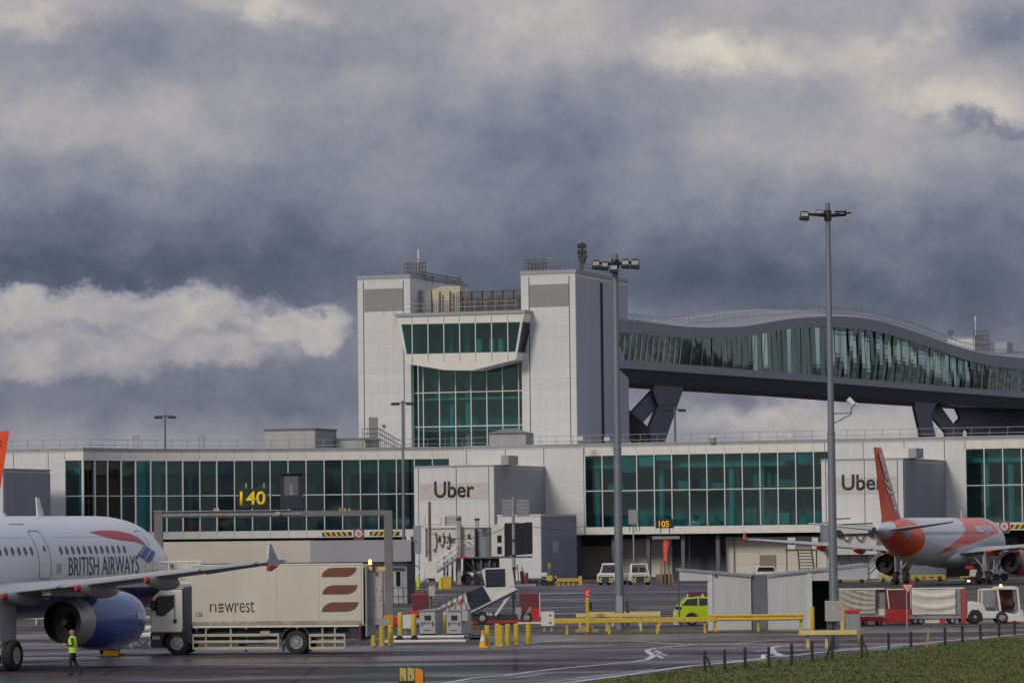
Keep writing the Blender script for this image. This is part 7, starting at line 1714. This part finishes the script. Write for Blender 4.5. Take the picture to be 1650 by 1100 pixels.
F = Fr(860, 349, 0); U, Z = F.U, F.Z; t = thing_fr('loader_deck', 'low grey loader deck with clutter, right of the grey steel pole', 'loader', F); MB().box(U(850), U(878), 0, 2.2, .45, Z(864, 931)).build('deck', m_dkgrey, t, bevel=.05); MB().box(U(869), U(880), .1, 1, Z(874, 928), Z(874, 922)).box(U(856), U(862), .1, 1, Z(860, 931), Z(860, 925)).build('crate', m_offwhite, t)
for px in (853, 862, 873): MB().tube((U(px), -.1, .28), (U(px), .15, .28), .28, n=14).build('wheel', m_tyre, t)
MB().box(U(845), U(850), .0, .2, .1, Z(848, 922)).build('red_bar', m_maroon, t)
# stand marker with banner
F = Fr(1071, 350, 0); U, Z = F.U, F.Z; t = thing_fr('stand_marker', 'stand marker with lit number 105 on a cross bar above a red banner', 'sign', F)
MB().box(-.09, .09, 0, .2, 0, Z(1071, 866)).build('post', m_wood, t); MB().box(U(1050), U(1094), -.1, .2, Z(1071, 868), Z(1071, 863.5)).build('cross_bar', m_galv, t)
MB().box(U(1056), U(1085), -.1, .2, Z(1071, 850.5), Z(1071, 836)).build('number_board', m_blackm, t)
lettering('105', U(1061), U(1077.5), Z(1071, 849), Z(1071, 838.5), -.11, mat('number_amber', (.85, .45, .02), .4, emit=((1.0, .5, .04), .25)), t, 'stand_number', .02, .02)
for px in (1064, 1078): MB().box(U(px)-.04, U(px)+.04, 0, .1, Z(1071, 863.5), Z(1071, 850.5)).build('hanger', m_blackm, t)
MB().prism([(U(1067.5), Z(1067, 905)), (U(1073), Z(1073, 905)), (U(1075), Z(1075, 885)), (U(1077.5), Z(1077, 872)), (U(1071), Z(1071, 868.5)), (U(1066.5), Z(1066, 876))], -.25, -.12).build('banner', mat('banner_red', (.62, .05, .04), .5), t)
mb = MB(); rd = random.Random(8)
for k in range(14): py = 874+k*2.1; px = 1069+rd.uniform(0, 3); mb.box(U(px), U(px+rd.uniform(1, 2.6)), -.265, -.251, Z(px, py+1), Z(px, py))
mb.build('banner_marks', mat('marks_pink', (.75, .5, .47), .5), t)
mb = MB().box(U(1063), U(1066), .3, .5, 0, Z(1065, 908)).box(U(1075), U(1078), .3, .5, 0, Z(1077, 898)); mb.build('side_post', mat('post_tan', (.30, .21, .07), .6), t)
MB().box(U(1056), U(1084), .5, 1.4, 0, .9).build('base', mat('base_clutter', (.17, .16, .13), .8, 0, .5, 5), t)
F = Fr(1020, 352, 0); U, Z = F.U, F.Z; t = thing_fr('lamp_box_pole', 'grey box on a pole in front of the glazing, left of the lit number', 'box', F); MB().box(U(1012.5), U(1028), -.1, .5, Z(1020, 845), Z(1020, 821)).build('box', m_galv, t, bevel=.04); MB().box(U(1015), U(1026), -.12, -.103, Z(1020, 841), Z(1020, 825)).build('panel', m_grey, t); MB().tube((U(1020), .2, 0), (U(1020), .2, Z(1020, 845)), .07, n=8).build('pole', m_grey, t)
for px in (1014, 1024, 1030): MB().tube((U(px), 0, Z(1020, 856)), (U(px), 0, Z(1020, 845)), .04, n=5).build('bracket', m_blackm, t)
# aircraft steps in front of the pale wall
F = Fr(1266, 362, 0); U, Z = F.U, F.Z; t = thing_fr('maintenance_steps', 'black framed maintenance steps with white side boards behind the orange airliner wing', 'steps', F)
MB().box(U(1266), U(1316), 0, 1.4, Z(1290, 886.5), Z(1290, 884.5)).build('platform', m_blackm, t)
for a, b in ((1268, 1281), (1306, 1317)): MB().box(U(a), U(b), .02, .06, Z(a, 884), Z(a, 865.5)).build('side_board', m_offwhite, t)
mb = MB()
for px in (1266.5, 1281, 1306, 1319): mb.bar((U(px), 0, Z(px, 886)), (U(px), 0, Z(px, 864)), .06)
mb.bar((U(1266), 0, Z(1290, 864)), (U(1319), 0, Z(1290, 864)), .06); mb.build('guard_rail', m_blackm, t); mb = MB()
for a, b in ((1284, 1286), (1306, 1310)): mb.bar((U(a), -.2, Z(a, 886)), (U(b), -1.8, 0), .12)
for k in range(9): t_ = (k+1)/10; z = Z(1290, 886)*(1-t_); mb.box(U(lerp(1284, 1286, t_)), U(lerp(1306, 1310, t_)), -.2-1.6*t_-.12, -.2-1.6*t_+.12, z-.04, z+.04)
mb.build('ladder', m_blackm, t)
for px in (1268, 1316): MB().bar((U(px), 1.3, 0), (U(px), 1.3, Z(px, 886)), .1).build('leg', m_blackm, t)
# boarding bridge arms behind the orange tail
F = Fr(1330, 368, 0); U, Z = F.U, F.Z; t = thing_fr('boarding_bridge', 'white boarding bridge with grey end panel behind the orange airliner and tallest mast', 'boarding bridge', F)
MB().box(U(1336), U(1412), .5, 3.5, Z(1370, 893), Z(1370, 846)).build('tunnel', m_jb, t); MB().box(U(1325), U(1336), .2, 3.2, Z(1330, 885), Z(1330, 841)).build('end_panel', m_shade_grey, t)
mb = MB().tube((U(1345), .3, Z(1370, 845)), (U(1406), .3, Z(1370, 843)), .07, n=6).tube((U(1345), .3, Z(1370, 861)), (U(1404), .3, Z(1370, 860)), .09, n=6).tube((U(1340), .3, Z(1370, 836)), (U(1370), .3, Z(1370, 834.5)), .06, n=6); mb.build('arm', m_blackm, t)
mb = MB()
for px in (1356, 1378): mb.path([(U(px), .3, Z(px, 861)), (U(px+4), .25, Z(px, 869)), (U(px+10), .25, Z(px, 872)), (U(px+15), .3, Z(px, 862))], .06, 5)
mb.build('hanging_cable', m_black, t)
for px in (1351, 1404): MB().tube((U(px), .1, Z(px, 859)), (U(px), .5, Z(px, 859)), .36, n=16).build('light_drum', m_blackm, t)
for px in (1336, 1341, 1352, 1367, 1388, 1396, 1418): MB().box(U(px), U(px+2.2), 1.6, 1.8, 0, Z(px, 893)).build('support_leg', mat('leg_blue_grey', (.16, .18, .22)), t)
for a, b in ((1353, 1362), (1378, 1392)): MB().box(U(a), U(b), 3.4, 3.5, Z(a, 912), Z(a, 896)).build('lower_panel', m_offwhite, t)
mb = MB()
for v in (-.8, 0.1):
    mb.bar((U(1393), v, .1), (U(1420), v, Z(1420, 901)), .12)
    for h in (.55, 1.1): mb.tube((U(1393), v, h), (U(1420), v, Z(1420, 901)+h), .04, n=5)
for k in range(9): t_ = k/8; mb.box(U(lerp(1393, 1420, t_))-.15, U(lerp(1393, 1420, t_))+.15, -.8, .1, lerp(.1, Z(1420, 901), t_)-.04, lerp(.1, Z(1420, 901), t_))
mb.build('stairs', m_galv, t)
def rack(px0, px1, py0, py1, Y, lb, n):
    F = Fr(px0, Y, 0); U, Z = F.U, F.Z; t = thing_fr('baggage_dolly', lb, 'dolly', F, 'yellow dollies under the pier'); u1 = U(px1); z0, z1 = Z(px0, py1), Z(px0, py0)
    MB().box(0, u1, 0, 1.4, max(.25, (z0+z1)/2-.05), (z0+z1)/2+.14).build('deck', m_yellow, t); mb = MB()
    for k in range(n): u = u1*k/(n-1); mb.bar((u, 0, .2), (u, 0, z1), .12).bar((u, 1.4, .2), (u, 1.4, z1), .12)
    mb.bar((0, 0, z1), (u1, 0, z1), .10).bar((0, 1.4, z1), (u1, 1.4, z1), .10).bar((0, 0, z1), (0, 1.4, z1), .10).bar((u1, 0, z1), (u1, 1.4, z1), .10); mb.build('frame', m_yellow, t)
    for u in (u1*.15, u1*.85): MB().tube((u, -.05, .2), (u, .15, .2), .2, n=14).build('wheel', m_tyre, t)
rack(1346, 1394, 929, 941, 342, 'yellow dolly standing right of the tallest mast', 5)
rack(1419, 1440, 926, 941, 344, 'yellow framed dolly left of the main gear of the orange airliner', 3)
rack(1470, 1520, 927, 941, 344, 'long yellow dolly under the belly of the orange airliner', 5)
rack(1551, 1562, 929, 940, 346, 'short yellow dolly left of the right main gear', 2)
F = Fr(1560, 344, 0); U, Z = F.U, F.Z; t = thing_fr('service_cart', 'pale service cart with red crate near the right main gear', 'cart', F); MB().box(U(1563), U(1573), .3, 1.5, .4, Z(1568, 917)).build('body', m_offwhite, t, bevel=.05); MB().box(U(1556), U(1567), .2, 1, Z(1562, 916), Z(1562, 911)).build('crate', m_red, t); MB().box(U(1521), U(1553), .2, .4, Z(1540, 935), Z(1540, 932.5)).build('draw_bar', m_galv, t); MB().tube((U(1558), -.2, Z(1558, 936)), (U(1558), -.3, Z(1558, 936)), .12, n=12).build('lamp', mat('lamp_white_lit', (.9, .85, .8), .3, emit=((1, .9, .8), 4)), t)
for px in (1564, 1571): MB().tube((U(px), .2, .25), (U(px), .4, .25), .25, n=14).build('wheel', m_tyre, t)
F = Fr(1600, 346, 0); U, Z = F.U, F.Z; t = thing_fr('catering_lift', 'jumble of pale lift gear behind the right engine of the orange airliner', 'lift', F); rd = random.Random(21)
MB().box(U(1600), U(1622), 1, 3, .5, Z(1610, 918)).build('body', mat('lift_grey', (.34, .35, .37), .5, 0, .3, 3), t, bevel=.04)
for k in range(9): a = rd.uniform(1597, 1618); MB().bar((U(a), .9, rd.uniform(.3, 1)), (U(a+rd.uniform(2, 9)), .9, rd.uniform(1.2, 2.2)), .10).build('frame_bar', m_offwhite, t)
MB().tube((U(1605), .8, .35), (U(1605), 1.1, .35), .35, n=14).tube((U(1618), .8, .35), (U(1618), 1.1, .35), .35, n=14).build('wheel', m_tyre, t)
# give way sign and utility bin
F = Fr(1460, 184.5, 0); U, Z = F.U, F.Z; t = thing_fr('give_way_sign', 'give way triangle on a thin grey post in front of the curtained carts', 'sign', F)
MB().tube((0, .05, 0), (0, .05, Z(1460, 945)), .035, n=8).build('post', m_galv, t)
MB().prism([(U(1449), Z(1460, 940)), (U(1471), Z(1460, 940)), (U(1460), Z(1460, 957))], -.02, .01).build('red_triangle', m_red, t); MB().prism([(U(1452.8), Z(1460, 942)), (U(1467.2), Z(1460, 942)), (U(1460), Z(1460, 953))], -.03, -.021).build('white_triangle', m_offwhite, t)
lettering('GIVE', U(1456.3), U(1463.7), Z(1460, 945.8), Z(1460, 943.2), -.031, m_text, t, 'lettering', 0, .005); lettering('WAY', U(1457.4), U(1462.6), Z(1460, 949), Z(1460, 946.6), -.031, m_text, t, 'lettering', 0, .005)
F = Fr(1361, 176, 0); U, Z = F.U, F.Z; t = thing_fr('utility_bin', 'grey ribbed bin with red lid right of the tallest mast', 'bin', F); MB().box(U(1361), U(1383), 0, .6, .05, Z(1370, 988)).build('body', cladding('bin_grey', (.30, .30, .31), .13, .03, 0, .6, .7), t, bevel=.02); MB().box(U(1360), U(1382), -.03, .63, Z(1370, 987.7), Z(1370, 981.5)).build('lid', m_red, t, bevel=.02)
# maroon board by the hatchback
F = Fr(1106, 203, 0); U, Z = F.U, F.Z; t = thing_fr('warning_board', 'low maroon board with small white triangles behind the lime hatchback', 'sign', F); MB().box(U(1105), U(1142), 0, .08, Z(1120, 968), Z(1120, 953)).build('board', m_maroon, t); MB().prism([(U(1127), Z(1127, 961)), (U(1133), Z(1133, 961)), (U(1130), Z(1130, 955))], -.02, -.003).prism([(U(1104.5), Z(1105, 962)), (U(1107), Z(1105, 962)), (U(1106.5), Z(1106, 956)), (U(1105), Z(1106, 956))], -.02, -.003).build('white_mark', m_offwhite, t); MB().box(U(1110), U(1112), .01, .07, 0, Z(1120, 968)).box(U(1136), U(1138), .01, .07, 0, Z(1120, 968)).build('leg', m_grey, t)
# low concrete wall with rail under the airliner
F = Fr(30, 215, 0); U, Z = F.U, F.Z; t = thing_fr('low_wall', 'low concrete wall with pale rail seen under the wing of the white airliner', 'wall', F); MB().box(U(-60), U(240), 0, .4, 0, Z(60, 1000)).build('wall', mat('wall_concrete', (.15, .135, .12), .85, 0, .25, 1), t)
MB().box(U(-60), U(240), -.05, .05, Z(60, 996.5), Z(60, 994)).build('rail', m_offwhite, t); MB().box(U(57.5), U(59), -.3, -.2, 0, Z(58, 994)).build('post', m_offwhite, t)
F = Fr(232, 168, 0); U, Z = F.U, F.Z; t = thing_fr('tow_tube', 'thick pale tube with hanging hose between blue engine and lorry front', 'tow bar', F); MB().tube((U(200), .3, Z(230, 1012)), (U(243), .3, Z(230, 1012)), .13, n=12).build('upper_tube', m_offwhite, t, smooth=50); MB().tube((U(205), 0, Z(230, 1023)), (U(243), 0, Z(230, 1023)), .13, n=12).build('lower_tube', m_offwhite, t, smooth=50); MB().path([(U(219), -.2, Z(219, 1020)), (U(222), -.25, Z(222, 1033)), (U(230), -.25, Z(230, 1038)), (U(240), -.2, Z(240, 1030))], .03, 6).build('hose', m_black, t)
for px in (208, 238): MB().box(U(px), U(px)+.1, 0, .3, 0, Z(230, 1012)).build('leg', m_grey, t)
# taxiway sign in the foreground
q = W(663, 1110, 122.0); t = thing('taxiway_sign', 'yellow taxiway sign with dark frame and orange end, cut by the lower frame edge', 'sign', (q.x, 122, 0), 0)
F = Fr(663, 122, 0); U, Z = F.U, F.Z
def q4(pts, y0, y1): return [(U(a), Z(a, b)) for a, b in pts], y0, y1
MB().prism([(U(642), .12), (U(668), .12), (U(668), Z(668, 1076)), (U(642), Z(642, 1072))], 0, .16).build('case', m_blackm, t)
for a, b in ((643.3, 654), (656, 667)): MB().prism([(U(a), .2), (U(b), .2), (U(b), Z(b, 1076.5)), (U(a), Z(a, 1074.3))], -.015, -.003).build('yellow_face', mat('face_yellow', (.48, .42, .12), .45), t)
MB().prism([(U(668)+.003, .12), (U(681), .12), (U(681), Z(681, 1082)), (U(678.5), Z(678, 1078.5)), (U(672), Z(672, 1076)), (U(668)+.003, Z(668, 1076))], 0.01, .20).build('orange_end', mat('end_orange', (.72, .26, .015), .5), t); MB().prism([(U(681)+.003, .12), (U(683), .12), (U(683), Z(683, 1085)), (U(681)+.003, Z(681, 1082))], .01, .2).build('end_edge', m_blackm, t)
mb = MB()
for a, py in ((646, 1088), (648, 1092), (660, 1086), (664, 1094)): mb.box(U(a), U(a+1.3), -.022, -.016, Z(a, py+6), Z(a, py))
mb.build('black_marks', m_text, t); MB().box(U(648), U(650), .05, .12, 0, .12).box(U(664), U(666), .05, .12, 0, .12).build('foot', m_grey, t)
